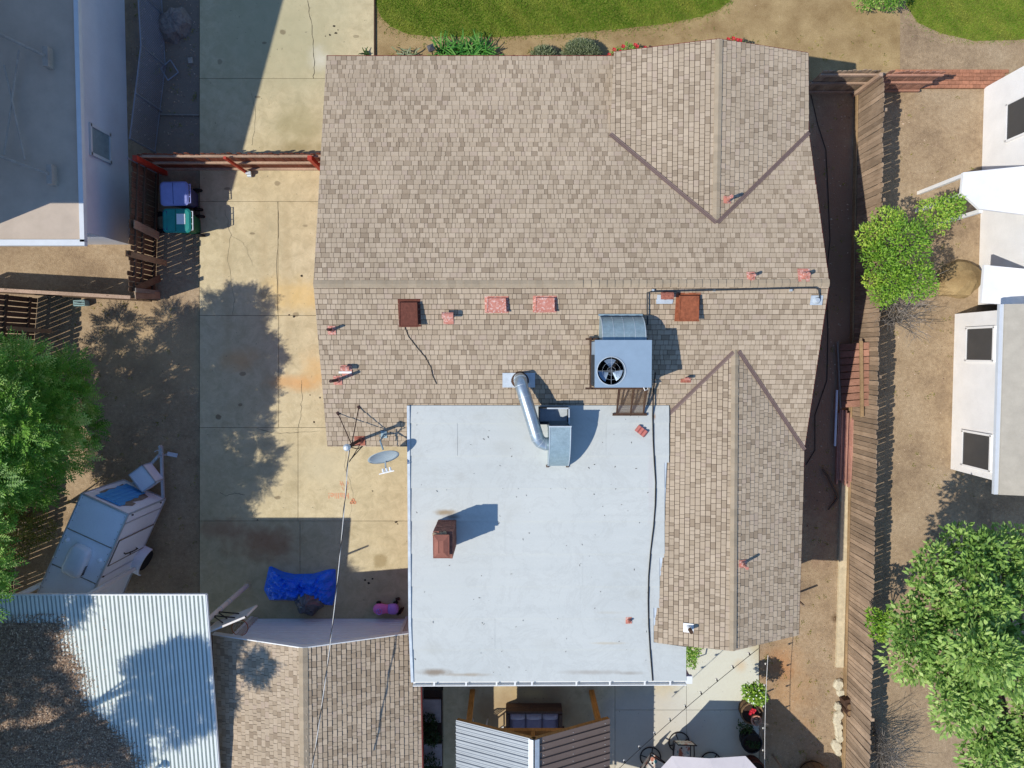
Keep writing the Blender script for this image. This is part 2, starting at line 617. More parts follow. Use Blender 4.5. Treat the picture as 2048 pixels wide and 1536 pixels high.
# --- wood
for nm, c, ob in (('fence_wood', S(192, 168, 142), 0.45), ('fence_dark', S(126, 104, 84), 0.4), ('gate_wood', S(132, 80, 62), 0.25),
                  ('plank_tan', S(182, 154, 116), 0.2), ('rail_pale', S(196, 168, 144), 0.15), ('post_wood', S(236, 172, 98), 0.1),
                  ('red_plank', S(206, 156, 138), 0.3), ('red_board', S(196, 148, 126), 0.3), ('barrel_wood', S(158, 130, 98), 0.3)):
    t = NT(nm, 0.88, 0, 0.15)
    c1 = t.ramp(t.noise(1.4, 5, 0.6), [(0.25, sc(c, 0.72)), (0.75, sc(c, 1.2))])
    c1 = t.mix(c1, t.ramp(t.noise(6, 5, 0.7, t.scaled((5, 5, 0.6))), [(0.3, (0.66, 0.62, 0.58)), (0.7, (1, 1, 1))]), 1.0, 'MULTIPLY')
    c1 = t.mix(c1, t.ramp(t.rnd(), [(0.0, (1 - ob,) * 3), (1.0, (1,) * 3)]), 1.0, 'MULTIPLY')
    t.color(c1).bump(t.noise(9, 4, 0.7, t.scaled((6, 6, 0.5))), 0.3, 0.01)
simple('red_steel', S(182, 66, 48), 0.6, 0.1, 0.2, 6)
simple('chain', S(150, 156, 168), 0.45, 0.6, 0.1)

# --- plants
def leafmat(name, a, b, c, rough=0.55, trans=0.25):
    t = NT(name, rough, 0, 0.35)
    col = t.ramp(t.attr('tone'), [(0.0, a), (0.5, b), (1.0, c)])
    col = t.mix(col, t.ramp(t.noise(30, 2, 0.5), [(0.3, (0.8, 0.8, 0.8)), (0.7, (1, 1, 1))]), 1.0, 'MULTIPLY')
    t.color(col)
    tr = t.n.new('ShaderNodeBsdfTranslucent')
    t.l.new(col, tr.inputs['Color'])
    mx = t.n.new('ShaderNodeMixShader')
    mx.inputs[0].default_value = trans
    out = [q for q in t.n if q.type == 'OUTPUT_MATERIAL'][0]
    t.l.new(t.b.outputs[0], mx.inputs[1])
    t.l.new(tr.outputs[0], mx.inputs[2])
    t.l.new(mx.outputs[0], out.inputs['Surface'])


leafmat('leaf_ash', S(78, 128, 40), S(130, 182, 64), S(200, 220, 122), 0.5, 0.3)
leafmat('leaf_olive', S(92, 100, 34), S(132, 134, 50), S(178, 164, 74))
leafmat('leaf_lime', S(98, 144, 40), S(146, 188, 62), S(196, 214, 92))
leafmat('leaf_soft', S(104, 140, 60), S(152, 188, 92), S(196, 216, 128))
leafmat('leaf_sage', S(112, 128, 84), S(146, 158, 116), S(176, 184, 150))
leafmat('leaf_blade', S(44, 110, 34), S(84, 150, 56), S(128, 180, 84))
leafmat('leaf_dark', S(28, 48, 20), S(48, 74, 30), S(78, 104, 46))
leafmat('grass', S(92, 136, 30), S(128, 170, 44), S(192, 192, 88), 0.6, 0.35)
leafmat('dry_leaf', S(126, 102, 84), S(176, 148, 122), S(220, 198, 172), 0.8, 0.1)
simple('bark', S(98, 82, 68), 0.95, 0, 0.3, 12, 0.6)
simple('twig_pale', S(168, 158, 146), 0.9, 0, 0.2)
simple('petal_red', S(190, 30, 48), 0.6)
simple('petal_white', S(236, 238, 220), 0.6)

# --- objects
simple('trailer_white', S(232, 238, 246), 0.4, 0.0, 0.06, 1.2, 0, 20)
simple('trailer_trim', S(200, 206, 212), 0.35, 0.5, 0.08)
simple('ac_white', S(214, 220, 226), 0.45, 0, 0.05)
simple('tyre', S(30, 29, 30), 0.9)
simple('rim', S(214, 212, 216), 0.5, 0.2)
simple('foam_blue', S(84, 160, 222), 0.7, 0, 0.1, 4)
simple('torn_grey', S(134, 126, 116), 0.9, 0, 0.2, 9)
t = simple('tarp_blue', S(34, 116, 255), 0.3, 0, 0.2, 5, 0, 0, 0, 0.5)
simple('bag_black', S(92, 96, 104), 0.22, 0, 0.3, 6, 0, 0, 0, 0.6)
simple('toy_pink', S(244, 134, 204), 0.45, 0, 0.1)
simple('toy_purple', S(190, 140, 226), 0.45, 0, 0.1)
simple('cart_blue', S(138, 146, 196), 0.5, 0, 0.12)
simple('cart_green', S(36, 138, 126), 0.5, 0, 0.14)
simple('cart_body_green', S(20, 92, 66), 0.55, 0, 0.14)
simple('cart_navy', S(54, 68, 116), 0.55, 0, 0.14)
simple('sticker', S(228, 230, 226), 0.6, 0, 0.05)
simple('door_white', S(230, 234, 236), 0.5, 0, 0.05)
simple('wall_pale', S(196, 190, 180), 0.85, 0, 0.08)
simple('pole_white', S(222, 214, 204), 0.6, 0, 0.1)
simple('board_clear', S(200, 204, 204), 0.4, 0, 0.06)
simple('rim_orange', S(170, 82, 36), 0.5, 0.2, 0.1)
simple('net', S(196, 192, 182), 0.9)
simple('metal_roof', S(216, 221, 214), 0.45, 0.0, 0.06, 2)
simple('metal_silver', S(140, 146, 150), 0.5, 0.35, 0.08, 2)
simple('metal_brown', S(122, 104, 92), 0.5, 0.1, 0.06, 2)
simple('rug', S(36, 36, 38), 0.95)
simple('rug_white', S(226, 224, 218), 0.95)
simple('cushion', S(150, 144, 164), 0.95, 0, 0.12, 6)
simple('cushion_pale', S(190, 182, 192), 0.95, 0, 0.12, 6)
simple('wicker', S(108, 86, 72), 0.85, 0, 0.3, 30)
simple('plastic_white', S(234, 234, 230), 0.5, 0, 0.04)
simple('frame_dark', S(54, 46, 44), 0.55, 0.3, 0.2)
t = NT('sling', 0.85)
c1 = t.mix(S(206, 204, 196), S(172, 108, 86), t.ramp(t.noise(5.5, 3, 0.6), [(0.52, (0, 0, 0)), (0.6, (1, 1, 1))]))
c1 = t.mix(c1, S(64, 140, 148), t.ramp(t.noise(4.3, 3, 0.6, t.scaled((1.3, 0.9, 1))), [(0.60, (0, 0, 0)), (0.66, (1, 1, 1))]))
t.color(c1)
simple('canopy', S(204, 196, 194), 0.85, 0, 0.06, 3)
simple('glass_table', S(120, 150, 150), 0.15, 0, 0.1, 2, 0, 0, 0, 0.6)
simple('terracotta', S(198, 142, 116), 0.9, 0, 0.15, 8)
simple('pot_black', S(34, 32, 32), 0.6)
simple('soil', S(66, 50, 40), 0.98, 0, 0.3, 20, 0.5)
simple('pvc', S(206, 216, 226), 0.5, 0, 0.06)
simple('glass_dark', S(58, 62, 66), 0.12, 0, 0.15, 1.5, 0, 0, 0, 0.7)
simple('asphalt_roof', S(186, 170, 152), 0.92, 0, 0.1, 2, 0.2)
simple('pale_trim', S(202, 206, 208), 0.6, 0, 0.05)
simple('blue_wall', S(206, 210, 218), 0.8, 0, 0.08, 1, 0.3, 40)
simple('tan_roof', S(176, 168, 152), 0.9, 0, 0.12, 3, 0.3)
simple('brick_edge', S(186, 128, 98), 0.9, 0, 0.25, 12, 0.3, 60, 0.3)
simple('bulb', S(230, 228, 218), 0.3)
simple('box_teal', S(150, 186, 186), 0.6, 0, 0.15, 20)
simple('lamp_grey', S(96, 98, 104), 0.5, 0.3)
simple('stump', S(132, 122, 116), 0.95, 0, 0.3, 16, 0.6)

# ================================================================== setting: ground, lawn, driveway
mb = MB()
mb.quad((-140, -140, 0), (140, -140, 0), (140, 140, 0), (-140, 140, 0))
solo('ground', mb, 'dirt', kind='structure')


def clip_rect(poly, x0, y0, x1, y1):
    def cut(pts, ax, val, keep_less):
        out = []
        n = len(pts)
        for i in range(n):
            a, b = pts[i], pts[(i + 1) % n]
            ia = (a[ax] <= val) if keep_less else (a[ax] >= val)
            ib = (b[ax] <= val) if keep_less else (b[ax] >= val)
            if ia:
                out.append(a)
            if ia != ib:
                f = (val - a[ax]) / (b[ax] - a[ax])
                out.append((a[0] + (b[0] - a[0]) * f, a[1] + (b[1] - a[1]) * f))
        return out
    for ax, val, less in ((0, x0, False), (0, x1, True), (1, y0, False), (1, y1, True)):
        poly = cut(poly, ax, val, less)
        if len(poly) < 3:
            return []
    res = []
    for p in poly:
        if not res or abs(p[0] - res[-1][0]) + abs(p[1] - res[-1][1]) > 1e-5:
            res.append(p)
    if len(res) > 1 and abs(res[0][0] - res[-1][0]) + abs(res[0][1] - res[-1][1]) < 1e-5:
        res.pop()
    return res if len(res) >= 3 else []


def area(poly):
    return 0.5 * sum(a[0] * b[1] - b[0] * a[1] for a, b in zip(poly, poly[1:] + poly[:1]))


def inside(poly, x, y):
    r = False
    n = len(poly)
    for i in range(n):
        a, b = poly[i], poly[(i + 1) % n]
        if (a[1] > y) != (b[1] > y) and x < a[0] + (b[0] - a[0]) * (y - a[1]) / (b[1] - a[1]):
            r = not r
    return r


def pxpoly(pts, z=0.0):
    return [P(x, y, z) for x, y in pts]


# thatch of the front yard, and the lawn inside it
mb = MB()
mb.prism([(q.x, q.y) for q in pxpoly([(750, 150), (750, -200), (1800, -200), (1800, 140), (1640, 160), (1400, 170)])][::-1], -0.02, 0.004)
solo('front_yard_ground', mb, 'thatch', kind='structure')
LAWN = [(750, -160), (752, 8), (762, 34), (782, 54), (815, 68), (860, 73), (1000, 74), (1120, 68), (1240, 58), (1330, 48), (1400, 34), (1440, 18),
        (1462, 0), (1475, -30), (1480, -160)]
lawn = [(q.x, q.y) for q in pxpoly(LAWN)]
mb = MB()
mb.prism(lawn[::-1], -0.02, 0.010)
solo('lawn_ground', mb, 'lawn_soil', kind='structure')


def grass_field(name, poly, n, h0, h1, ymax, edge=0.25):
    g = MB()
    xs = [p[0] for p in poly]
    ys = [p[1] for p in poly]
    k = 0
    while k < n:
        x, y = U(min(xs) - 0.1, max(xs) + 0.1), U(min(ys) - 0.12, min(max(ys), ymax))
        jx, jy = x + U(-edge, edge) * R(), y + U(-edge, edge) * R()
        if not inside(poly, jx, jy):
            if R() < (0.93 if inside(poly, x + U(-0.45, 0.45), y + U(0, 0.45)) else 0.995):
                continue
        k += 1
        a = U(0, 6.283)
        h = U(h0, h1) * (0.7 + 0.5 * R())
        w = U(0.006, 0.011)
        l = U(0.25, 1.0) * h
        b = (math.cos(a) * w, math.sin(a) * w)
        c = U(0, 6.283)
        patch = 0.5 + 0.5 * math.sin(x * 2.3 + 2.4 * math.sin(y * 1.9)) * math.cos(y * 3.1 + x * 0.9) + 0.25 * math.sin(x * 7 + y * 5)
        tone = min(1.0, max(0.0, 0.55 * patch + U(-0.05, 0.55)))
        g.add([(x - b[0], y - b[1], 0.0), (x + b[0], y + b[1], 0.0), (x + math.cos(c) * l, y + math.sin(c) * l, h)], [(0, 1, 2)], tone)
    return solo(name, g, 'grass', 'short green lawn grass growing north of the long brown roof', 'grass', kind='stuff', origin=(0, 0, 0))


grass_field('lawn_grass', lawn, 52000, 0.03, 0.075, P(0, -25).y)

# driveway: a base with cast slabs on it
XH = 742          # slabs run on under the eaves
mb = MB()
dp = pxpoly([(399, -160), (748, -160), (748, 118), (XH, 118), (XH, 893), (830, 893), (830, 1245), (399, 1245)])
mb.prism([(q.x, q.y) for q in dp][::-1], -0.02, 0.012)
drive = solo('driveway', mb, 'joint', kind='structure')


def slab(parent, px0, py0, px1, py1, gap=0.006, z=0.05, mat='concrete', skew=0.0):
    a, b, c, d = (P(px0 + skew, py0, z), P(px1 + skew, py0, z), P(px1, py1, z), P(px0, py1, z))
    pts = [(a.x + gap, a.y - gap), (d.x + gap, d.y + gap), (c.x - gap, c.y + gap), (b.x - gap, b.y - gap)]
    m = MB()
    m.prism(pts, -0.05, z)
    # eased arris
    return part(parent, 'slab', m, mat)


for r in ((399, -160, 748, 157), (399, 157, XH, 330), (399, 330, XH, 403), (399, 403, 556, 631), (556, 403, XH, 631),
          (399, 631, 557, 855), (557, 631, XH, 855), (399, 855, 596, 1042), (596, 855, 830, 1042), (399, 1042, 600, 1245), (600, 1042, 830, 1245)):
    slab(drive, *r)


def crackline(parent, pts, w0=0.012, z=0.0535, jit=2.0, seg=5):
    path = []
    for (a, b) in zip(pts, pts[1:]):
        for i in range(seg):
            f = i / seg
            path.append((a[0] + (b[0] - a[0]) * f + U(-jit, jit), a[1] + (b[1] - a[1]) * f + U(-jit, jit) * 0.5))
    path.append(pts[-1])
    q = [P(x, y, z) for x, y in path]
    m = MB()
    for i in range(len(q) - 1):
        d = (q[i + 1] - q[i])
        s = Vector((-d.y, d.x, 0)).normalized() * w0 * U(0.35, 0.8)
        m.quad(q[i] - s, q[i + 1] - s, q[i + 1] + s, q[i] + s)
    return part(parent, 'crack', m, 'crack')


crackline(drive, [(616, 0), (622, 40), (626, 90), (630, 130), (627, 157)])
crackline(drive, [(556, 404), (557, 470), (553, 520), (556, 631)], 0.008, jit=1.0)
crackline(drive, [(605, 760), (604, 800), (600, 840), (598, 855)], 0.008)
crackline(drive, [(440, 985), (452, 992), (470, 986), (490, 990)], 0.008)
crackline(drive, [(640, 640), (652, 690), (646, 740), (660, 800)], 0.006)
crackline(drive, [(450, 420), (462, 470), (455, 520), (470, 600), (466, 630)], 0.005)
crackline(drive, [(462, 470), (490, 490), (505, 530)], 0.004)
crackline(drive, [(500, 180), (512, 220), (505, 290)], 0.005)
crackline(drive, [(700, 870), (690, 930), (706, 985), (700, 1040)], 0.004)
crackline(drive, [(515, 857), (545, 866), (590, 866), (640, 862)], 0.008)
for (x, y) in ((672, 66), (668, 52), (660, 70), (676, 60), (651, 72), (588, 633), (604, 552), (578, 630), (620, 790), (628, 844), (745, 982), (792, 1044), (795, 1048),
               (640, 795), (515, 1040), (730, 1160), (745, 1158), (738, 1166)):
    q = P(x, y, 0.0535)
    m = MB()
    k = 7
    rr = U(0.018, 0.05)
    m.add([(q.x, q.y, q.z + 0.008)] + [(q.x + math.cos(6.283 * i / k) * rr * U(0.5, 1.3), q.y + math.sin(6.283 * i / k) * rr * U(0.4, 1.0), q.z) for i in range(k)],
          [(0, i + 1, (i + 1) % k + 1) for i in range(k)])
    part(drive, 'stain_spot', m, 'crack')

# a metal edging strip where the dirt bay meets the slab, left side
m = MB()
m.beam(P(320, 229, 0.03), P(398, 230, 0.03), 0.05, 0.04)
solo('edging_bar', m, 'torn_grey', 'thin grey bar lying across the shaded dirt bay below the stump', 'bar')

# rear patio: base and slabs
mb = MB()
pp = pxpoly([(820, 1255), (1518, 1262), (1519, 1700), (886, 1700), (886, 1380), (820, 1380)])
mb.prism([(q.x, q.y) for q in pp][::-1], -0.02, 0.012)
patio = solo('patio', mb, 'joint', kind='structure')
for r in ((886, 1256, 1230, 1700), (1230, 1256, 1373, 1420), (1230, 1420, 1373, 1700), (1373, 1256, 1518, 1420), (1373, 1420, 1518, 1700)):
    slab(patio, *r)

# garden bed with stepping stones between garage and patio
mb = MB()
mb.prism([(q.x, q.y) for q in pxpoly([(838, 1366), (884, 1366), (884, 1700), (838, 1700)])][::-1], -0.02, 0.006)
solo('planting_bed', mb, 'soil', kind='structure')
for i, (a, b, c, d) in enumerate(((846, 1399, 882, 1445), (848, 1488, 884, 1532))):
    q0, q1 = P(a, b, 0.05), P(c, d, 0.05)
    m = MB()
    m.prism([(q0.x, q1.y), (q1.x, q1.y), (q1.x, q0.y), (q0.x, q0.y)], -0.01, 0.055)
    solo('stepping_stone', m, 'paver', ('pale square stepping stone in the bed nearest the white roof', 'pale square stepping stone in the bed at the photo\'s lower edge')[i],
         'stepping stone', 'stepping stones beside the garage')

# ================================================================== main house
ZE_N, Z_R, ZE_S = 3.0, 4.5, 3.36
X0 = Vector((1, 0, 0))
Y0 = Vector((0, 1, 0))
rA, eA, eS = P(627, 568, Z_R), P(653, 112, ZE_N), P(655, 893, ZE_S)


class Plane:
    """roof slope: course direction u, upslope v, normal n"""
    def __init__(s, o, u, w):
        n = u.cross(w).normalized()
        if n.z < 0:
            n = -n
        v = n.cross(u).normalized()
        if v.z < 0:
            u = -u
            v = -v
        s.o, s.u, s.v, s.n = Vector(o), u, v, n

    def hit(s, px, py):
        return PP(px, py, s.o, s.n)

    def uv(s, p):
        d = p - s.o
        return (d.dot(s.u), d.dot(s.v))

    def at(s, a, b, h=0.0):
        return s.o + s.u * a + s.v * b + s.n * h

    def poly(s, pts):
        q = [s.uv(s.hit(x, y)) for x, y in pts]
        return q if area(q) > 0 else q[::-1]

    def z(s, x, y):
        return s.o.z - (s.n.x * (x - s.o.x) + s.n.y * (y - s.o.y)) / s.n.z


NP_ = Plane(rA, X0, eA - Vector((eA.x, rA.y, rA.z)) + (Vector((eA.x, 0, 0)) - Vector((eA.x, 0, 0))))
SP_ = Plane(rA, X0, eS - Vector((eS.x, rA.y, rA.z)))
gA = NP_.hit(1432, 445)
G1W = Plane(gA, Y0, NP_.hit(1221, 267) - gA)
G1E = Plane(gA, Y0, NP_.hit(1617, 265) - gA)
gB = SP_.hit(1470, 700)
G2W = Plane(gB, Y0, SP_.hit(1333, 830) - gB)
G2E = Plane(gB, Y0, SP_.hit(1608, 900) - gB)

PX_NP = [(653, 112), (1240, 112), (1226, 258), (1432, 445), (1617, 265), (1658, 566), (627, 568)]
PX_SP = [(627, 568), (1658, 566), (1608, 900), (1470, 700), (1335, 828), (1340, 811), (817, 811), (817, 893), (655, 893)]
PX_G1W = [(1228, 104), (1438, 78), (1432, 445), (1220, 268)]
PX_G1E = [(1438, 78), (1616, 106), (1617, 265), (1432, 445)]
PX_G2W = [(1470, 700), (1335, 828), (1339, 845), (1339, 925), (1328, 925), (1328, 1115), (1318, 1115), (1318, 1215), (1306, 1215), (1306, 1285), (1466, 1302)]
PX_G2E = [(1470, 700), (1608, 900), (1597, 1270), (1466, 1302)]

TABW = [0.085, 0.105, 0.125, 0.145, 0.17, 0.20]
TAB_MESH = {}


def tab_mesh(w, e, t):
    key = (round(w, 4), round(e, 4), round(t, 4))
    if key not in TAB_MESH:
        m = MB()
        tab_geo(m, [(0, 0), (w, 0), (w, e), (0, e)], 0, e, t, lambda a, b, h: (a, b, h), 0.0)
        me = m.mesh('shingle')
        me.materials.append(M_['shingle_piece'])
        TAB_MESH[key] = me
    return TAB_MESH[key]


def tab_geo(m, poly, v0, e, t, f, tone):
    n = len(poly)
    top = [f(a, b, 0.003 + t * (1 - (b - v0) / e)) for a, b in poly]
    bot = [f(a, b, -0.002) for a, b in poly]
    m.add(top + bot, [tuple(range(n))] + [(i + n, (i + 1) % n + n, (i + 1) % n, i) for i in range(n)], tone)


def lay(planes, e=0.13, gap=0.014):  # gap bares dark felt, drawing keyways and the shadow line under each course
    """all shingle tabs of several slopes -> list of (plane, cell, clipped poly, full?, thickness)"""
    out = []
    for pl, poly in planes:
        us = [q[0] for q in poly]
        vs = [q[1] for q in poly]
        v = min(vs)
        while v < max(vs):
            u = min(us) - U(0, 0.3)
            up = R() < 0.5
            while u < max(us):
                w = random.choice(TABW)
                up = (not up) if R() < 0.8 else up
                t = 0.020 if up else 0.013
                cell = (u + gap * 0.6, v + gap, u + w, v + e)
                cp = clip_rect(poly, *cell)
                if cp:
                    ar = area(cp)
                    if abs(ar) > 2e-4:
                        full = abs(ar - (cell[2] - cell[0]) * (cell[3] - cell[1])) < 1e-6
                        out.append((pl, cell, cp if ar > 0 else cp[::-1], full, t))
                u += w
            v += e
    return out


def shingle_roof(parent, planes, e=0.13, singles=300, seed_pt=None):
    tabs = lay(planes, e)
    full = [i for i, q in enumerate(tabs) if q[3]]

    def rank(i):
        pl, c = tabs[i][0], tabs[i][1]
        p = pl.at((c[0] + c[2]) / 2, (c[1] + c[3]) / 2)
        q = CAMP - p
        cosv = q.normalized().dot(pl.n)
        return -(c[2] - c[0]) * cosv / (q.length ** 2)
    full.sort(key=rank)
    one = set(full[:singles])
    m = MB()
    last_ = 1.0
    for i, (pl, c, cp, fl, t) in enumerate(tabs):
        if i in one:
            me = tab_mesh(c[2] - c[0], c[3] - c[1], t)
            mw = Matrix.Translation(pl.at(c[0], c[1])) @ Matrix((pl.u, pl.v, pl.n)).transposed().to_4x4()
            inst('shingle', me, parent, mw)
        else:
            tn_ = R()
            if tn_ < 0.28 and last_ < 0.28:
                tn_ = U(0.3, 1.0)
            last_ = tn_
            tab_geo(m, cp, c[1], e, t, pl.at, tn_)
    return part(parent, 'shingles', m, 'shingle', kind='stuff')


def deck(m, pl, poly, th=0.11, grow=0.0):
    m.extr([pl.at(a, b, -0.003 - th) for a, b in poly], pl.n * th)


house = thing('ranch_house', 'long brown shingled ranch house with a white flat roof behind it', 'house', (2, 0, 0))
HP = [(NP_, NP_.poly(PX_NP)), (SP_, SP_.poly(PX_SP)), (G1W, G1W.poly(PX_G1W)), (G1E, G1E.poly(PX_G1E)), (G2W, G2W.poly(PX_G2W)), (G2E, G2E.poly(PX_G2E))]
m = MB()
for pl, poly in HP:
    deck(m, pl, poly)
roof = part(house, 'shingle_roof', m, 'roof_felt')
shingle_roof(roof, HP)


def caps(parent, a, b, pa, pb, step=0.19, w=0.16, t0=0.034):
    """ridge cap pieces from a to b over two slopes"""
    a, b = Vector(a), Vector(b)
    d = (b - a)
    L = d.length
    d = d.normalized()
    va = -pa.v
    vb = -pb.v
    n = int(L / step)
    m = MB()
    l = step * 1.12
    t1 = 0.022
    for side in (va, vb):
        nn = pa.n if side is va else pb.n
        p = [Vector((0, 0, 0)), d * l, d * l + side * w, side * w]
        hs = (t0, t1, t1, t0)
        top = [q + Vector((0, 0, 1)) * h for q, h in zip(p, hs)]
        bot = [q + Vector((0, 0, 1)) * (h - 0.014) for q, h in zip(p, hs)]
        fl = (d.cross(side)).dot(Vector((0, 0, 1))) > 0
        m.add(top + bot, [(0, 1, 2, 3) if fl else (3, 2, 1, 0), (4, 7, 6, 5) if fl else (5, 6, 7, 4), (0, 3, 7, 4), (1, 5, 6, 2), (2, 6, 7, 3)])
    me = m.mesh('ridge_cap')
    me.materials.append(M_['ridge_cap'])
    for i in range(n):
        inst('ridge_cap', me, parent, Matrix.Translation(a + d * (L * i / n)))


rM = PP(1150, 567, rA, NP_.n)
caps(roof, rA, Vector((rM.x, rA.y, rA.z)), NP_, SP_, 0.19, 0.095)
caps(roof, PP(1658, 566, rA, NP_.n), Vector((rM.x, rA.y, rA.z)), NP_, SP_, 0.19, 0.095, 0.046)
caps(roof, PP(1438, 80, gA, G1W.n), gA, G1W, G1E, 0.19, 0.095)
caps(roof, PP(1466, 1300, gB, G2W.n), gB, G2W, G2E, 0.19, 0.095)


def strip(m, a, b, w, th, n):
    a, b, n = Vector(a), Vector(b), Vector(n)
    d = (b - a).normalized()
    s = d.cross(n).normalized() * w / 2
    q = [a - s, a + s, b + s, b - s]
    m.extr(q, n * th)


for (pl1, pl2, a, b) in ((NP_, G1W, (1220, 269), (1432, 446)), (NP_, G1E, (1617, 266), (1434, 446)), (SP_, G2W, (1329, 836), (1466, 704)), (SP_, G2E, (1608, 899), (1476, 702))):
    qa, qb = pl1.hit(*a), pl1.hit(*b)
    dd = (qb - qa).normalized()
    m = MB()
    for pl, sg in ((pl1, 1), (pl2, -1)):
        s = dd.cross(pl.n)
        if s.dot(pl.v) < 0:
            s = -s
        q = [qa, qb, qb + s * 0.055, qa + s * 0.055]
        m.extr([p + pl.n * 0.026 for p in q], pl.n * 0.006)
    m.tube([qa + Vector((0, 0, 0.036)), qb + Vector((0, 0, 0.036))], 0.012, 5)
    part(roof, 'valley_flashing', m, 'valley_metal')

# fascia and rake boards
for pl, a, b in ((NP_, (653, 112), (1228, 112)), (SP_, (655, 893), (817, 893)), (NP_, (627, 568), (653, 112)), (SP_, (627, 568), (655, 893)),
                 (NP_, (1617, 266), (1658, 566)), (SP_, (1658, 566), (1608, 899)), (G1W, (1228, 104), (1438, 78)), (G1E, (1438, 78), (1616, 106)),
                 (G1E, (1616, 106), (1617, 264)), (G2E, (1608, 902), (1597, 1270)), (G2E, (1466, 1302), (1597, 1270)), (G2W, (1306, 1285), (1466, 1302))):
    qa, qb = pl.hit(*a), pl.hit(*b)
    m = MB()
    out = Vector((qa.x + qb.x, qa.y + qb.y, 0)) / 2 - Vector((2, 0, 0))
    dd = (qb - qa).normalized()
    s = Vector((dd.y, -dd.x, 0)).normalized()
    if s.dot(out) < 0:
        s = -s
    k0, k1 = (-0.032, -0.006) if (s.x < -0.5 or s.y < -0.5) else (0.002, 0.02)
    q = [qa + s * k0, qb + s * k0, qb + s * k1, qa + s * k1]
    m.extr([p + Vector((0, 0, -0.27 if k0 < 0 else -0.19)) for p in q], Vector((0, 0, 0.14 if k0 < 0 else 0.185)))
    part(house, 'fascia', m, 'fascia_red')

# walls of the house, under the eaves
WX0, WX1 = rA.x + 0.45, NP_.hit(1617, 266).x - 0.4
WY0, WY1 = eS.y + 0.35, eA.y - 0.45
m = MB()


def wall(m, pts, z0, z1):
    for a, b in zip(pts, pts[1:]):
        a, b = Vector((a[0], a[1], 0)), Vector((b[0], b[1], 0))
        d = (b - a).normalized()
        s = Vector((-d.y, d.x, 0)) * 0.08
        m.extr([a - s + Vector((0, 0, z0)), b - s + Vector((0, 0, z0)), b + s + Vector((0, 0, z0)), a + s + Vector((0, 0, z0))], Vector((0, 0, z1 - z0)))


wall(m, [(WX0, WY0), (WX0, WY1), (WX1, WY1), (WX1, WY0)], 0, 2.86)
ridge_y = rA.y
for x in (WX0, WX1):
    m.extr([(x - 0.07, WY0 + 0.1, 2.86), (x - 0.07, WY1 - 0.1, 2.86), (x - 0.07, ridge_y, Z_R - 0.22)], (0.14, 0, 0))
part(house, 'wall', m, 'wall_red')
g1 = [G1W.hit(1228, 104).x + 0.35, G1E.hit(1616, 106).x - 0.35, G1W.hit(1438, 78).y - 0.45]
m = MB()
wall(m, [(g1[0], WY1 - 0.4), (g1[0], g1[2]), (g1[1], g1[2]), (g1[1], WY1 - 0.4)], 0, 3.2)
m.extr([(g1[0] + 0.1, g1[2] - 0.07, 3.2), (g1[1] - 0.1, g1[2] - 0.07, 3.2), (gA.x, g1[2] - 0.07, gA.z - 0.2)], (0, 0.14, 0))
part(house, 'wall', m, 'wall_red')
g2 = [G2W.hit(1330, 1000).x, G2E.hit(1600, 1200).x - 0.35, G2E.hit(1466, 1302).y + 0.45]
m = MB()
wall(m, [(g2[1], WY0), (g2[1], g2[2]), (g2[0], g2[2]), (g2[0], WY0 - 1)], 0, 3.1)
m.extr([(g2[0] + 0.1, g2[2] - 0.07, 3.1), (g2[1] - 0.1, g2[2] - 0.07, 3.1), (gB.x, g2[2] - 0.07, gB.z - 0.2)], (0, 0.14, 0))
part(house, 'wall', m, 'wall_red')

# white membrane roof
wN, wS = P(817, 811, 3.70), P(825, 1362, 3.50)
WP = Plane(Vector((0, wN.y, 3.70)), X0, Vector((0, wS.y - wN.y, -0.20)))
PX_W = [(817, 811), (1338, 811), (1338, 925), (1329, 925), (1329, 1115), (1319, 1115), (1319, 1215), (1307, 1215), (1307, 1284), (1372, 1293), (1372, 1361), (825, 1363), (820, 1250)]
wpoly = WP.poly(PX_W)
PX_WD = [(817, 811), (1360, 811), (1360, 1284), (1372, 1293), (1372, 1361), (825, 1363), (820, 1250)]
m = MB()
deck(m, WP, WP.poly([(817, 811), (1338, 811), (1326, 1110), (1306, 1284), (1372, 1293), (1372, 1361), (825, 1363), (820, 1250)]), 0.16)
mroof = part(house, 'flat_roof', m, 'membrane_edge')
rows = [811, 846, 911, 976, 1042, 1107, 1172, 1236, 1298, 1366]
cuts = {1: [915, 1212], 2: [1132], 4: [1010], 5: [1165], 6: [1160], 7: [990]}
for i, (ya, yb) in enumerate(zip(rows, rows[1:])):
    xs = [790] + cuts.get(i, []) + [1400]
    for xa, xb in zip(xs, xs[1:]):
        pa, pb = WP.uv(WP.hit(xa, ya)), WP.uv(WP.hit(xb, yb))
        u0, u1 = sorted((pa[0], pb[0]))
        v0, v1 = sorted((pa[1], pb[1]))
        cp = clip_rect(wpoly, u0 + (0.002 if xa > 800 else 0), v0, u1, v1)
        if not cp:
            continue
        if area(cp) < 0:
            cp = cp[::-1]
        m = MB()
        n = len(cp)
        vs = [WP.at(a, b, 0.006 + 0.020 * (1 - (b - v0) / (v1 - v0))) for a, b in cp] + [WP.at(a, b, 0.0) for a, b in cp]
        m.add(vs, [tuple(range(n))] + [(k + n, (k + 1) % n + n, (k + 1) % n, k) for k in range(n)])
        part(mroof, 'membrane_sheet', m, 'membrane')
m = MB()
for a, b in (((817, 811), (820, 1250)), ((820, 1250), (825, 1363))):
    strip(m, WP.hit(*a), WP.hit(*b), 0.07, 0.05, WP.n)
part(mroof, 'edge_strip', m, 'membrane_edge')
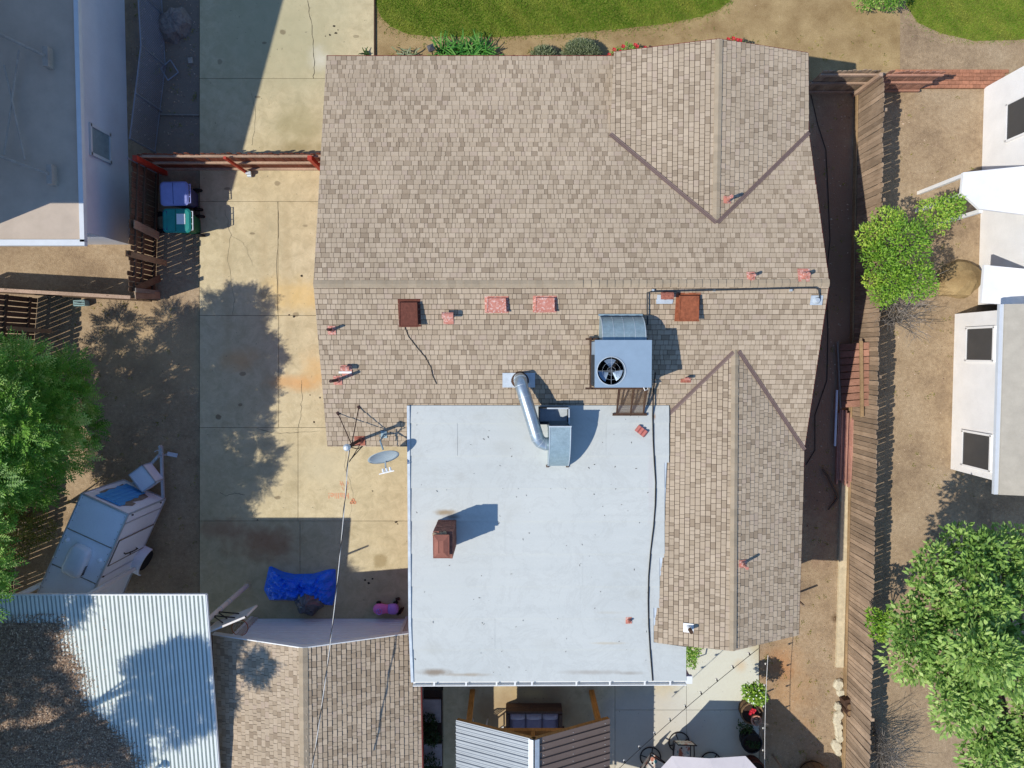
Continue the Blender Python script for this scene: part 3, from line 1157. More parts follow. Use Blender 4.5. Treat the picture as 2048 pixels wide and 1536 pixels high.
# debris lying on the membrane
m = MB()
for _ in range(90):
    x, y = U(830, 1300), U(820, 1350)
    q = WP.hit(x, y) + WP.n * 0.02
    a = U(0, 6.28)
    l, w = U(0.015, 0.05), U(0.006, 0.014)
    m.box(q, (l, w, 0.008), a)
solo('roof_debris', m, 'crack', 'scattered twigs and leaf crumbs on the white flat roof', 'debris', kind='stuff', origin=(0, 0, 0))

# supports of the flat roof
for x, y in ((832, 1330), (1040, 1352), (1200, 1352), (1360, 1340)):
    q = WP.hit(x, y)
    m = MB()
    m.beam((q.x, q.y + 0.25, 0.05), (q.x, q.y + 0.25, q.z - 0.17), 0.12, 0.12)
    part(house, 'roof_post', m, 'wall_red')
m = MB()
a = WP.hit(822, 1240)
wall(m, [(a.x + 0.5, WP.hit(822, 985).y), (a.x + 0.5, WP.hit(822, 1255).y)], 0, 3.3)
part(house, 'wall', m, 'wall_red')

# gutter with straps
gl, gr = WP.hit(825, 1364) + Vector((0, 0, -0.05)), WP.hit(1374, 1362) + Vector((0, 0, -0.05))
m = MB()
for off, zo, w, h in ((-0.015, -0.05, 0.012, 0.10), (-0.075, -0.098, 0.12, 0.012), (-0.13, -0.045, 0.022, 0.11)):
    m.beam(gl + Vector((0, off, zo)), gr + Vector((0, off, zo)), w, h)
gut = part(house, 'gutter', m, 'white_paint')
for x in (868, 932, 993, 1030, 1064, 1153, 1220, 1290, 1341):
    q = gl + (gr - gl) * ((x - 825) / 549.0)
    m = MB()
    m.box(q + Vector((0, -0.065, 0.014)), (0.045, 0.14, 0.012))
    part(gut, 'gutter_strap', m, 'white_paint')
m = MB()
q = gr + Vector((0.06, 0.03, 0))
m.beam(q, (q.x, q.y, 0.1), 0.09, 0.11)
m.box((q.x, q.y, q.z), (0.16, 0.2, 0.12))
part(house, 'downspout', m, 'white_paint')

# chimney
cz = WP.z(WP.hit(890, 1080).x, WP.hit(890, 1080).y)
ct = cz + 1.25
ca, cb = P(866, 1063, ct), P(905, 1117, ct)
m = MB()
bl, bh, bw, jt = 0.2, 0.062, 0.1, 0.012
cx0, cx1, cy0, cy1 = ca.x, cb.x, cb.y, ca.y
z = cz - 0.1
row = 0
while z < ct - 0.01:
    zz = min(z + bh, ct)
    for (ax, lo, hi, fix, sgn) in (('x', cx0, cx1, cy1, 1), ('x', cx0, cx1, cy0, -1), ('y', cy0 + bw, cy1 - bw, cx0, -1), ('y', cy0 + bw, cy1 - bw, cx1, 1)):
        s = lo - (bl / 2 if row % 2 else 0)
        while s < hi:
            a0, a1 = max(lo, s), min(hi, s + bl - jt)
            if a1 - a0 > 0.02:
                pr = U(-0.005, 0.006)
                if ax == 'x':
                    y_ = fix - sgn * bw / 2 + sgn * pr
                    m.box(((a0 + a1) / 2, y_, (z + zz) / 2), (a1 - a0, bw, zz - z), tone=R())
                else:
                    x_ = fix - sgn * bw / 2 + sgn * pr
                    m.box((x_, (a0 + a1) / 2, (z + zz) / 2), (bw, a1 - a0, zz - z), tone=R())
            s += bl
    z += bh + jt
    row += 1
mo = MB()
for (a0, a1, b0, b1) in ((cx0 + 0.008, cx1 - 0.008, cy1 - bw + 0.008, cy1 - 0.012), (cx0 + 0.008, cx1 - 0.008, cy0 + 0.012, cy0 + bw - 0.008),
                         (cx0 + 0.012, cx0 + bw - 0.008, cy0 + bw, cy1 - bw), (cx1 - bw + 0.008, cx1 - 0.012, cy0 + bw, cy1 - bw)):
    mo.box(((a0 + a1) / 2, (b0 + b1) / 2, (cz - 0.1 + ct - 0.015) / 2), (a1 - a0, b1 - b0, ct - cz + 0.085))
chim = part(house, 'chimney', mo, 'mortar', label='brick chimney with broken crown on the white roof')
part(chim, 'bricks', m, 'brick', kind='stuff')
m = MB()
m.box(((cx0 + cx1) / 2, (cy0 + cy1) / 2, cz + 0.4), (cx1 - cx0 - 0.2, cy1 - cy0 - 0.2, 0.1))
part(chim, 'flue', m, 'soot')
m = MB()
for (fx, fy, r) in ((0.1, 0.88, 0.07), (0.25, 0.84, 0.08), (0.42, 0.9, 0.07), (0.16, 0.74, 0.06), (0.6, 0.94, 0.06), (0.33, 0.76, 0.05)):
    q = Vector((cx0 + (cx1 - cx0) * fx, cy0 + (cy1 - cy0) * fy, ct + 0.01))
    m.lathe([(r, -0.02), (r * 0.8, 0.03), (r * 0.3, 0.05), (0.0, 0.055)], q, 7)
part(chim, 'crown_rubble', m, 'mortar')
# rusty hipped cap over the south flue
pa, pb = P(867, 1070, ct + 0.18), P(898, 1116, ct + 0.18)
x0_, x1_, y0_, y1_ = pa.x, pb.x, pb.y, pa.y
zc = ct + 0.18
mx_, my_ = (x1_ - x0_) * 0.3, (y1_ - y0_) * 0.24
m = MB()
m.add([(x0_, y0_, zc), (x1_, y0_, zc), (x1_, y1_, zc), (x0_, y1_, zc),
       (x0_ + mx_, y0_ + my_, zc + 0.05), (x1_ - mx_, y0_ + my_, zc + 0.05), (x1_ - mx_, y1_ - my_, zc + 0.05), (x0_ + mx_, y1_ - my_, zc + 0.05)],
      [(0, 1, 5, 4), (1, 2, 6, 5), (2, 3, 7, 6), (3, 0, 4, 7), (4, 5, 6, 7), (3, 2, 1, 0)])
for a, b in (((x0_, y0_), (x1_, y0_)), ((x1_, y0_), (x1_, y1_)), ((x1_, y1_), (x0_, y1_)), ((x0_, y1_), (x0_, y0_))):
    m.beam((a[0], a[1], zc - 0.01), (b[0], b[1], zc - 0.01), 0.012, 0.04)
for x in (x0_ + 0.03, x1_ - 0.03):
    for y in (y0_ + 0.04, y1_ - 0.04):
        m.beam((x, y, ct - 0.03), (x, y, zc), 0.025, 0.025)
for i, f in enumerate((0.33, 0.66)):
    m.beam((x0_ + (x1_ - x0_) * f, y0_ + my_, zc + 0.055), (x0_ + (x1_ - x0_) * f, y1_ - my_, zc + 0.055), 0.006, 0.008)
part(chim, 'chimney_cap', m, 'cap_rust')

# ================================================================== garage
GZ = 3.5
gr0 = P(606, 1297, GZ)
zw = z_at_y(425, 1270, gr0.y)
ze = z_at_y(817, 1268, gr0.y)
gw, ge = P(425, 1270, zw), P(817, 1268, ze)
GW = Plane(gr0, Y0, gw - gr0)
GE = Plane(gr0, Y0, ge - gr0)
PX_GW = [(425, 1270), (606, 1297), (611, 1640), (443, 1640)]
PX_GE = [(606, 1297), (817, 1268), (840, 1350), (846, 1640), (611, 1640)]
garage = thing('garage', 'detached shingled garage with a white roll-up door beside the white flat roof', 'garage', (gr0.x, gr0.y - 3, 0))
GP = [(GW, GW.poly(PX_GW)), (GE, GE.poly(PX_GE))]
m = MB()
for pl, poly in GP:
    deck(m, pl, poly)
groof = part(garage, 'shingle_roof', m, 'roof_felt')
shingle_roof(groof, GP)
caps(groof, PP(609, 1600, gr0, GW.n), gr0, GW, GE, 0.19, 0.13)
for pl, a, b in ((GW, (425, 1270), (606, 1297)), (GE, (606, 1297), (817, 1268)), (GE, (841, 1352), (846, 1640)), (GW, (425, 1270), (443, 1640))):
    qa, qb = pl.hit(*a), pl.hit(*b)
    dd = (qb - qa).normalized()
    s = Vector((dd.y, -dd.x, 0)).normalized()
    if s.dot((qa + qb) / 2 - Vector((gr0.x, gr0.y - 3, 0))) < 0:
        s = -s
    m = MB()
    m.extr([p + Vector((0, 0, -0.16)) for p in (qa + s * 0.002, qb + s * 0.002, qb + s * 0.03, qa + s * 0.03)], Vector((0, 0, 0.175)))
    part(garage, 'fascia', m, 'white_paint' if abs(dd.x) > 0.5 else 'fascia_red')
fy = P(650, 1234, 0.05).y           # front wall plane
wx0, wx1 = gw.x + 0.35, GE.hit(840, 1350).x - 0.3
dx0, dx1 = P(507, 1237, 0.05).x, P(812, 1237, 0.05).x
DH = 2.18


def groofz(x):
    return (GW.z(x, fy) if x < gr0.x else GE.z(x, fy)) - 0.17


m = MB()
th = 0.14
m.extr([(wx0, fy, 0), (dx0, fy, 0), (dx0, fy, DH), (dx0, fy, groofz(dx0)), (wx0, fy, groofz(wx0))], (0, -th, 0))
m.extr([(dx1, fy, 0), (wx1, fy, 0), (wx1, fy, groofz(wx1)), (dx1, fy, groofz(dx1)), (dx1, fy, DH)], (0, -th, 0))
m.extr([(dx0, fy, DH), (dx1, fy, DH), (dx1, fy, groofz(dx1)), (gr0.x, fy, groofz(gr0.x)), (dx0, fy, groofz(dx0))], (0, -th, 0))
part(garage, 'front_wall', m, 'wall_pale')
for wx in (wx0, wx1):
    m = MB()
    wall(m, [(wx, fy - th), (wx, fy - 8)], 0, groofz(wx))
    part(garage, 'side_wall', m, 'wall_pale')
gdoor = MB()
gdoor.box(((dx0 + dx1) / 2, fy - 0.10, DH / 2 + 0.02), (dx1 - dx0, 0.03, DH - 0.02))
gdoor = part(garage, 'garage_door', gdoor, 'torn_grey')
npan = 12
for i in range(npan):
    m = MB()
    z0 = 0.06 + i * (DH - 0.08) / npan
    z1 = 0.06 + (i + 1) * (DH - 0.08) / npan - 0.03
    m.extr([(dx0 + 0.01, fy - 0.085, z0), (dx0 + 0.01, fy - 0.04, z0 + 0.02), (dx0 + 0.01, fy - 0.052, z1 - 0.03), (dx0 + 0.01, fy - 0.085, z1)], (dx1 - dx0 - 0.02, 0, 0))
    part(gdoor, 'door_panel', m, 'door_white')
m = MB()
for x in (dx0 - 0.05, dx1 + 0.03):
    m.box((x, fy + 0.012, DH / 2), (0.09, 0.022, DH))
m.box(((dx0 + dx1) / 2, fy + 0.012, DH + 0.05), (dx1 - dx0 + 0.2, 0.022, 0.1))
part(garage, 'door_trim', m, 'white_paint')

# floodlight on the garage gable
q = Vector((P(663, 1286, 2.9).x, fy + 0.02, 2.86))
fl = thing('floodlight', 'small black twin-head floodlight above the garage door', 'light', q)
m = MB()
m.cyl(q, q + Vector((0, 0.08, 0)), 0.06, 0.06, 12)
part(fl, 'mount', m, 'black_rubber')
for s in (-1, 1):
    m = MB()
    a = q + Vector((s * 0.05, 0.08, 0.03))
    b = q + Vector((s * 0.13, 0.16, 0.06))
    m.cyl(a, b, 0.02, 0.03, 8)
    m.cyl(b, b + Vector((s * 0.08, 0.12, 0.02)), 0.035, 0.085, 10)
    part(fl, 'lamp_head', m, 'black_rubber')

# ================================================================== fences
PICK = {}


def picket_mesh(h, w, dog=True, th=0.018):
    key = (round(h, 2), round(w, 3), dog)
    if key not in PICK:
        m = MB()
        c = 0.028 if dog else 0.0
        prof = [(-w / 2, 0), (w / 2, 0), (w / 2, h - c), (w / 2 - c, h), (-w / 2 + c, h), (-w / 2, h - c)] if dog else [(-w / 2, 0), (w / 2, 0), (w / 2, h), (-w / 2, h)]
        m.extr([(x, 0, z) for x, z in prof], (0, th, 0))
        PICK[key] = m.mesh('picket')
    return PICK[key]


def pickets(parent, a, b, h, w=0.14, gap=0.006, mat='fence_wood', lean=0.0, dh=0.03, dog=True, skip=0.0, z0=0.02):
    """boards side by side from a to b, each an object of its own"""
    a, b = Vector((a[0], a[1], 0)), Vector((b[0], b[1], 0))
    d = (b - a)
    L = d.length
    d = d.normalized()
    n = int(L / (w + gap))
    ang = math.atan2(d.y, d.x)
    for i in range(n):
        if R() < skip:
            continue
        hh = h + random.choice((-1, 0, 0, 1)) * dh
        me0 = picket_mesh(hh, w, dog)
        key = (me0.name, mat)
        if key not in PICK:
            me = me0.copy()
            me.materials.append(M_[mat])
            PICK[key] = me
        p = a + d * ((i + 0.5) * L / n)
        mw = Matrix.Translation((p.x, p.y, z0)) @ Matrix.Rotation(ang, 4, 'Z') @ Matrix.Rotation(lean + U(-0.012, 0.012), 4, 'X') @ Matrix.Rotation(U(-0.006, 0.006), 4, 'Y')
        inst('picket', PICK[key], parent, mw)


def bar(parent, name, a, b, w, h, mat, up=(0, 0, 1), label=None):
    m = MB()
    m.beam(a, b, w, h, up)
    return part(parent, name, m, mat, label=label)


# east fence
fa, fb = P(1712, 185), P(1684, 1640)
ef = thing('picket_fence', 'long weathered picket fence along the east side yard', 'fence', (fa.x, 0, 0))
pickets(ef, (fa.x, fa.y), (fb.x, fb.y), 1.62, 0.128, 0.012, 'fence_wood')
bar(ef, 'base_board', (fa.x - 0.035, fa.y, 0.10), (fb.x - 0.035, fb.y, 0.10), 0.04, 0.18, 'plank_tan')
for z in (0.45, 1.35):
    bar(ef, 'rail', (fa.x + 0.07, fa.y, z), (fb.x + 0.07, fb.y, z), 0.09, 0.04, 'fence_wood', (1, 0, 0))
for i in range(9):
    f = (i + 0.4) / 9
    q = fa + (fb - fa) * f
    bar(ef, 'post', (q.x + 0.14, q.y, 0), (q.x + 0.14, q.y, 1.5), 0.09, 0.09, 'fence_wood')
# concrete kerb foot along part of it
ka, kb = P(1692, 955, 0.1), P(1681, 1335, 0.1)
m = MB()
m.extr([(ka.x - 0.12, ka.y, 0), (ka.x + 0.10, ka.y, 0), (kb.x + 0.10, kb.y, 0), (kb.x - 0.13, kb.y, 0)][::-1], (0, 0, 0.10))
solo('kerb', m, 'kerb', kind='structure')

# short cross fence from house to corner, rails on this side
na, nb = P(1600, 186), P(1712, 186)
nf = thing('rail_fence', 'short picket fence with three pale rails beside the north gable', 'fence', (nb.x - 0.5, na.y, 0))
pickets(nf, (nb.x - 0.05, na.y + 0.05), (na.x, na.y + 0.05), 1.62, 0.12, 0.012, 'fence_wood')
for z in (0.10, 0.78, 1.42):
    bar(nf, 'rail', (na.x, na.y - 0.01, z), (nb.x - 0.06, na.y - 0.01, z), 0.05, 0.12, 'rail_pale', (0, 0, 1))
bar(nf, 'post', (nb.x - 0.09, na.y - 0.08, 0), (nb.x - 0.09, na.y - 0.08, 1.66), 0.1, 0.1, 'rail_pale')
# neighbour's continuation beyond the corner
nc = P(1830, 186)
nf2 = thing('rail_fence', 'rust brown fence run meeting the east fence at its north corner', 'fence', (nc.x - 0.5, na.y, 0))
pickets(nf2, (nc.x, na.y + 0.05), (nb.x + 0.2, na.y + 0.05), 1.55, 0.13, 0.01, 'red_board')
for z in (0.2, 0.85, 1.4):
    bar(nf2, 'rail', (nb.x + 0.2, na.y - 0.01, z), (nc.x, na.y - 0.01, z), 0.05, 0.1, 'red_board')

# timber gate across the driveway
ga, gb = P(330, 342), P(700, 342)
gt = thing('driveway_gate', 'brown board gate with pale rails and red steel posts across the driveway', 'gate', ((ga.x + gb.x) / 2, ga.y, 0))
pickets(gt, (gb.x, ga.y + 0.07), (ga.x, ga.y + 0.07), 1.60, 0.135, 0.012, 'gate_wood', z0=0.08)
for z, mt in ((0.14, 'rail_pale'), (0.85, 'rail_pale'), (1.56, 'rail_pale')):
    bar(gt, 'rail', (ga.x, ga.y + 0.02, z), (gb.x, ga.y + 0.02, z), 0.06, 0.09, mt)
for px, w in ((331, 0.13), (496, 0.07), (652, 0.12)):
    q = P(px, 345)
    bar(gt, 'post', (q.x, q.y - 0.03, 0), (q.x, q.y - 0.03, 1.78), w, w, 'red_steel')
m = MB()
q = P(497, 346, 0.2)
m.box(q, (0.16, 0.08, 0.10))
m.cyl(q + Vector((-0.06, -0.06, -0.08)), q + Vector((0.06, -0.06, -0.08)), 0.05, 0.05, 10)
part(gt, 'latch', m, 'galv_light')

# chain link fence
cpts = [P(318, -120), P(332, 133), P(311, 305)]
cf = thing('chain_link_fence', 'silver chain link fence along the shaded dirt bay by the driveway', 'fence', cpts[1])
HC = 1.42
m = MB()
for a, b in zip(cpts, cpts[1:]):
    d = (b - a)
    L = d.length
    d = d.normalized()
    s = 0.075
    k = int((L + HC) / s)
    for i in range(k):
        for sg in (1, -1):
            t0 = i * s - (HC if sg > 0 else 0)
            # wire z from 0..HC as t advances by HC
            za, zb = (0.0, HC) if sg > 0 else (HC, 0.0)
            ta, tb = t0, t0 + HC
            if sg < 0:
                ta, tb = i * s - HC, i * s
                za, zb = HC, 0.0
            lo, hi = max(ta, 0), min(tb, L)
            if hi - lo < 0.03:
                continue
            z0 = za + (zb - za) * (lo - ta) / HC
            z1 = za + (zb - za) * (hi - ta) / HC
            p0, p1 = a + d * lo, a + d * hi
            m.cyl((p0.x, p0.y, z0 + 0.03), (p1.x, p1.y, z1 + 0.03), 0.0042, 0.0042, 3, False)
part(cf, 'wire_mesh', m, 'chain', kind='stuff')
for a, b in zip(cpts, cpts[1:]):
    bar(cf, 'top_rail', (a.x, a.y, HC + 0.03), (b.x, b.y, HC + 0.03), 0.035, 0.035, 'chain')
    bar(cf, 'bottom_wire', (a.x, a.y, 0.04), (b.x, b.y, 0.04), 0.02, 0.02, 'chain')
for q in (cpts[1], P(326, 30), P(323, 222), cpts[2]):
    m = MB()
    m.cyl((q.x, q.y, 0), (q.x, q.y, HC + 0.06), 0.028, 0.028, 8)
    part(cf, 'post', m, 'chain')
# thin galvanised pole beside the gate post
m = MB()
q = P(330, 350)
m.cyl((q.x - 0.12, q.y, 0), (q.x - 0.12, q.y, 1.9), 0.025, 0.025, 8)
solo('steel_pole', m, 'chain', 'thin galvanised pole next to the red gate post by the chain link fence', 'pole')

# old leaning fence west of the carts
lean_t = 0.0
la, lb = P(323, 350), P(315, 592)
of = thing('leaning_fence', 'dark gappy board fence west of the two wheeled carts', 'fence', ((la.x + lb.x) / 2, (la.y + lb.y) / 2, 0))
pickets(of, (lb.x - 0.06, lb.y), (la.x - 0.06, la.y), 1.62, 0.13, 0.016, 'fence_dark', 0.03, 0.05)
for z in (0.25, 0.95, 1.35):
    bar(of, 'rail', (la.x, la.y, z), (lb.x, lb.y, z), 0.045, 0.09, 'fence_dark')
bar(of, 'cross_plank', P(250, 506, 1.75), P(333, 527, 0.15), 0.035, 0.17, 'plank_tan', (0, 1, 0), label='pale plank propped across the dark fence')
bar(of, 'prop_plank', P(268, 448, 1.60), P(318, 472, 0.25), 0.02, 0.24, 'fence_wood', (0, 1, 0))
bar(of, 'prop_plank', P(272, 578, 1.4), P(320, 556, 0.1), 0.03, 0.2, 'fence_dark', (0, 1, 0))
bar(of, 'prop_plank', P(270, 590, 1.5), P(319, 591, 0.1), 0.04, 0.22, 'fence_wood', (0, 1, 0))
bar(of, 'prop_plank', P(271, 580, 1.6), P(318, 585, 0.1), 0.03, 0.12, 'torn_grey', (0, 1, 0))

# fence running west from it
wa, wb = P(-70, 582), P(316, 604)
wf = thing('board_fence', 'board fence with pale top edge running west beyond the carts', 'fence', ((wa.x + wb.x) / 2, (wa.y + wb.y) / 2, 0))
pickets(wf, (wb.x, wb.y + 0.05), (wa.x, wa.y + 0.05), 1.55, 0.13, 0.014, 'fence_dark')
bar(wf, 'cap_rail', (wa.x, wa.y + 0.02, 1.58), (wb.x, wb.y + 0.02, 1.58), 0.10, 0.035, 'rail_pale')
for z in (0.4, 1.2):
    bar(wf, 'rail', (wa.x, wa.y, z), (wb.x, wb.y, z), 0.04, 0.09, 'fence_dark')

# fence on the west boundary, behind the trees
za, zb = P(76, 596), P(22, 1240)
zf = thing('board_fence', 'tall dark board fence behind the green tree at the west edge', 'fence', ((za.x + zb.x) / 2, (za.y + zb.y) / 2, 0))
pickets(zf, (zb.x, zb.y), (za.x, za.y), 1.75, 0.14, 0.02, 'fence_dark', 0.0, 0.05)
for z in (0.4, 1.4):
    bar(zf, 'rail', (za.x + 0.04, za.y, z), (zb.x + 0.04, zb.y, z), 0.04, 0.09, 'fence_dark')
bar(zf, 'loose_plank', P(14, 656, 1.5), P(103, 663, 0.2), 0.03, 0.12, 'plank_tan', (0, 1, 0))

# ================================================================== metal carport over the trailer's tail
ck = [P(-140, 1199, 3.62), P(413, 1188, 3.62), P(446, 1620, 2.86), P(-140, 1620, 2.86)]
cu = Vector((1, 0.0, 0))
cnr = (ck[1] - ck[2])
CN = Vector((1, 0, 0)).cross(Vector((0, cnr.y, cnr.z))).normalized()
if CN.z < 0:
    CN = -CN
carp = thing('carport', 'pale corrugated metal carport roof strewn with leaves at the lower left', 'carport', (ck[1].x - 3, ck[1].y - 2.5, 0))
cpl = Plane(ck[1], X0, Vector((0, -1, (ck[2].z - ck[1].z) / (ck[1].y - ck[2].y))))
yT, yB = cpl.uv(ck[1])[1], cpl.uv(P(446, 1620, 2.86))[1]
period = 0.110
xl, xr = ck[0].x, ck[1].x
m = MB()
n = int((xr - xl) / period)
prof = []
for i in range(n + 1):
    x = xl + i * period
    prof += [(x, 0.0), (x + 0.046, 0.0), (x + 0.049, 0.07), (x + 0.107, 0.07)]
prof = [(min(x, xr), h) for x, h in prof]
ou = 1 if cpl.u.x > 0 else -1
vs = []
for x, h in prof:
    uu = (x - cpl.o.x) * ou
    vs += [cpl.at(uu, yT, h), cpl.at(uu, yB, h)]
m.add(vs, [(2 * i, 2 * i + 1, 2 * i + 3, 2 * i + 2) for i in range(len(prof) - 1)])
csheet = part(carp, 'corrugated_sheet', m, 'metal_roof')
m = MB()
m.beam(cpl.at((xl - cpl.o.x) * ou, yT, 0.02), cpl.at((xr - cpl.o.x) * ou, yT, 0.02), 0.03, 0.10)
part(carp, 'edge_trim', m, 'white_paint')
m = MB()
m.beam(cpl.at((xr - cpl.o.x) * ou, yT, 0.02), cpl.at((xr - cpl.o.x) * ou, yB, 0.02), 0.05, 0.08)
part(carp, 'edge_trim', m, 'white_paint')
for x, y in ((xr - 0.3, ck[1].y - 3.2), (xl + 2, ck[1].y - 0.2), (xr - 3.4, ck[1].y - 0.2)):
    m = MB()
    m.beam((x, y, 0), (x, y, cpl.z(x, y) - 0.1), 0.1, 0.1)
    part(carp, 'post', m, 'white_paint')
m = MB()
m.beam((xl, ck[1].y - 0.2, cpl.z(0, ck[1].y - 0.2) - 0.06), (xr - 0.1, ck[1].y - 0.2, cpl.z(0, ck[1].y - 0.2) - 0.06), 0.08, 0.1)
part(carp, 'beam', m, 'white_paint')
# screw rows
# leaf litter over the low left of the sheet
lit = MB()


def litter_density(px, py):
    e = 130 + 150 * max(0.0, (py - 1300) / 236.0) ** 1.4
    if py < 1245:
        return 0.0 if px > 135 or py < 1225 else 0.5
    d = (e + 12 * math.sin(py / 23.0)) - px
    return 1.0 if d > 0 else max(0.0, 1.0 + d / 45.0) ** 2


k = 0
while k < 26000:
    px, py = U(-30, 420), U(1222, 1560)
    dn = litter_density(px, py)
    if R() > dn * 0.97 + (0.01 if px > 130 and py > 1230 and px < 230 else 0.0):
        k += 0.12
        continue
    k += 1
    q = cpl.hit(px, py) + CN * (0.072 + U(0.0, 0.05) * dn)
    a = U(0, 6.283)
    l = U(0.012, 0.034)
    d1 = Vector((math.cos(a) * l, math.sin(a) * l, U(-0.012, 0.012)))
    d2 = Vector((-math.sin(a) * l * 0.45, math.cos(a) * l * 0.45, U(-0.01, 0.01)))
    lit.quad(q - d1, q - d2, q + d1, q + d2, R() ** 1.3)
py0 = 1232.0
while py0 < 1560:
    py1 = py0 + U(1.5, 4.0)
    px1 = -40.0
    while px1 < 420:
        px0, px1 = px1, px1 + U(3, 12)
        if litter_density((px0 + px1) / 2 + U(-14, 14), (py0 + py1) / 2) > 0.8:
            qs = [cpl.hit(a, b) + CN * U(0.073, 0.08) for a, b in ((px0, py1), (px1, py1), (px1, py0), (px0, py0))]
            lit.add(qs, [(0, 1, 2, 3)], U(0.0, 0.6))
    py0 = py1
solo('leaf_litter', lit, 'dry_leaf', 'brown dead leaves heaped on the corrugated carport roof', 'leaves', kind='stuff', origin=(0, 0, 0))
# vent cap on the carport
q = cpl.hit(318, 1530)
vt = thing('roof_ventilator', 'round bluish vent cap poking through the leafy carport roof', 'vent', q)
m = MB()
m.cyl(q - Vector((0, 0, 0.1)), q + Vector((0, 0, 0.35)), 0.05, 0.05, 12)
part(vt, 'pipe', m, 'galv_light')
m = MB()
m.lathe([(0.115, 0.0), (0.12, 0.03), (0.08, 0.07), (0.0, 0.09)], q + Vector((0, 0, 0.33)), 16)
part(vt, 'cap', m, 'galv_dull', smooth=True)

# ================================================================== trailer
FL, FR = P(247, 960, 0.45), P(330, 998, 0.45)
wv = Vector((FR.x - FL.x, FR.y - FL.y, 0))
TW = wv.length
wv.normalize()
lv = Vector((wv.y, -wv.x, 0))
if lv.y > 0:
    lv = -lv
FC = (FL + FR) / 2
T0 = Vector((FC.x, FC.y, 0))
trl = thing('cargo_trailer', 'white enclosed cargo trailer with rooftop unit parked by the trees', 'trailer', T0)
TL_, Z0, Z1 = 3.3, 0.45, 2.55


def TP(a, b, z):
    """a across (+ right when looking at the photo's right), b backwards, z up"""
    return T0 + wv * a + lv * b + Vector((0, 0, z))


def tbox(m, a0, a1, b0, b1, z0, z1):
    m.hexa([TP(a0, b1, z0), TP(a1, b1, z0), TP(a1, b0, z0), TP(a0, b0, z0), TP(a0, b1, z1), TP(a1, b1, z1), TP(a1, b0, z1), TP(a0, b0, z1)])


h = TW / 2
m = MB()
tbox(m, -h, h, 0, TL_, Z0, Z1)
body = part(trl, 'body', m, 'trailer_white')
m = MB()
for (a, b) in ((-h, 0), (h, 0), (-h, TL_), (h, TL_)):
    tbox(m, a - 0.02, a + 0.02, b - 0.02, b + 0.02, Z0, Z1)
for b in (0, TL_):
    tbox(m, -h, h, b - 0.022, b + 0.022, Z1 - 0.035, Z1 + 0.022)
    tbox(m, -h, h, b - 0.018, b + 0.018, Z0 - 0.05, Z0 + 0.04)
for a in (-h, h):
    tbox(m, a - 0.022, a + 0.022, 0, TL_, Z1 - 0.04, Z1 + 0.024)
    tbox(m, a - 0.018, a + 0.018, 0, TL_, Z0 - 0.05, Z0 + 0.04)
part(trl, 'corner_trim', m, 'trailer_trim')
m = MB()
for b in (1.05, 2.15):
    tbox(m, -h + 0.03, h - 0.03, b - 0.012, b + 0.012, Z1 - 0.002, Z1 + 0.012)
part(trl, 'roof_seam', m, 'torn_grey')
m = MB()
for f in range(14):
    for a in (-h + 0.06, h - 0.06):
        q = TP(a, 0.1 + f * 0.23, Z1)
        m.cyl(q, q + Vector((0, 0, 0.012)), 0.01, 0.01, 5)
part(trl, 'rivets', m, 'torn_grey')
# side door on the right flank
m = MB()
tbox(m, h + 0.003, h + 0.022, 0.85, 1.62, Z0 + 0.06, Z1 - 0.16)
door = part(trl, 'side_door', m, 'trailer_white')
m = MB()
for b0, b1, z0, z1 in ((0.83, 0.86, Z0 + 0.05, Z1 - 0.14), (1.61, 1.64, Z0 + 0.05, Z1 - 0.14), (0.83, 1.64, Z1 - 0.17, Z1 - 0.14)):
    tbox(m, h + 0.006, h + 0.03, b0, b1, z0, z1)
part(door, 'door_seal', m, 'torn_grey')
m = MB()
m.tube([TP(h + 0.02, 1.42, 1.75), TP(h + 0.08, 1.43, 1.75), TP(h + 0.09, 1.46, 1.4), TP(h + 0.08, 1.47, 1.05), TP(h + 0.02, 1.47, 1.05)], 0.018, 6)
m.tube([TP(h + 0.02, 1.5, 1.35), TP(h + 0.06, 1.56, 1.35), TP(h + 0.02, 1.6, 1.3)], 0.012, 6)
part(door, 'handle', m, 'black_rubber')
for b in (1.95, 0.28):
    m = MB()
    tbox(m, h + 0.004, h + 0.02, b, b + 0.03, Z0, Z1 - 0.06)
    part(trl, 'panel_joint', m, 'trailer_trim')
m = MB()
for b, z in ((0.06, 2.3), (0.06, 0.7), (1.95, 2.42)):
    q = TP(h + 0.025, b, z)
    m.box(q, (0.03, 0.03, 0.06))
part(trl, 'marker_light', m, 'mast_dark')
# rooftop air conditioner
m = MB()
a0, b0 = -0.03, 1.72
rows_ = [(0.29, 0.44, 0.0), (0.29, 0.45, 0.10), (0.27, 0.43, 0.19), (0.22, 0.37, 0.235), (0.1, 0.2, 0.25)]
vs = []
K = 20
for (ra, rb, z) in rows_:
    for i in range(K):
        t_ = 2 * math.pi * i / K
        cx_, sx_ = math.cos(t_), math.sin(t_)
        e = 0.38
        vs.append(TP(a0 + ra * math.copysign(abs(cx_) ** e, cx_) * (1 - 0.12 * (sx_ < 0) * abs(sx_)), b0 + rb * math.copysign(abs(sx_) ** e, sx_), Z1 + 0.005 + z))
fs = []
for i in range(len(rows_) - 1):
    for k in range(K):
        fs.append((i * K + k, i * K + (k + 1) % K, (i + 1) * K + (k + 1) % K, (i + 1) * K + k))
fs.append(tuple(range((len(rows_) - 1) * K, len(rows_) * K)))
m.add(vs, fs)
acu = part(trl, 'air_conditioner', m, 'ac_white', smooth=True)
m = MB()
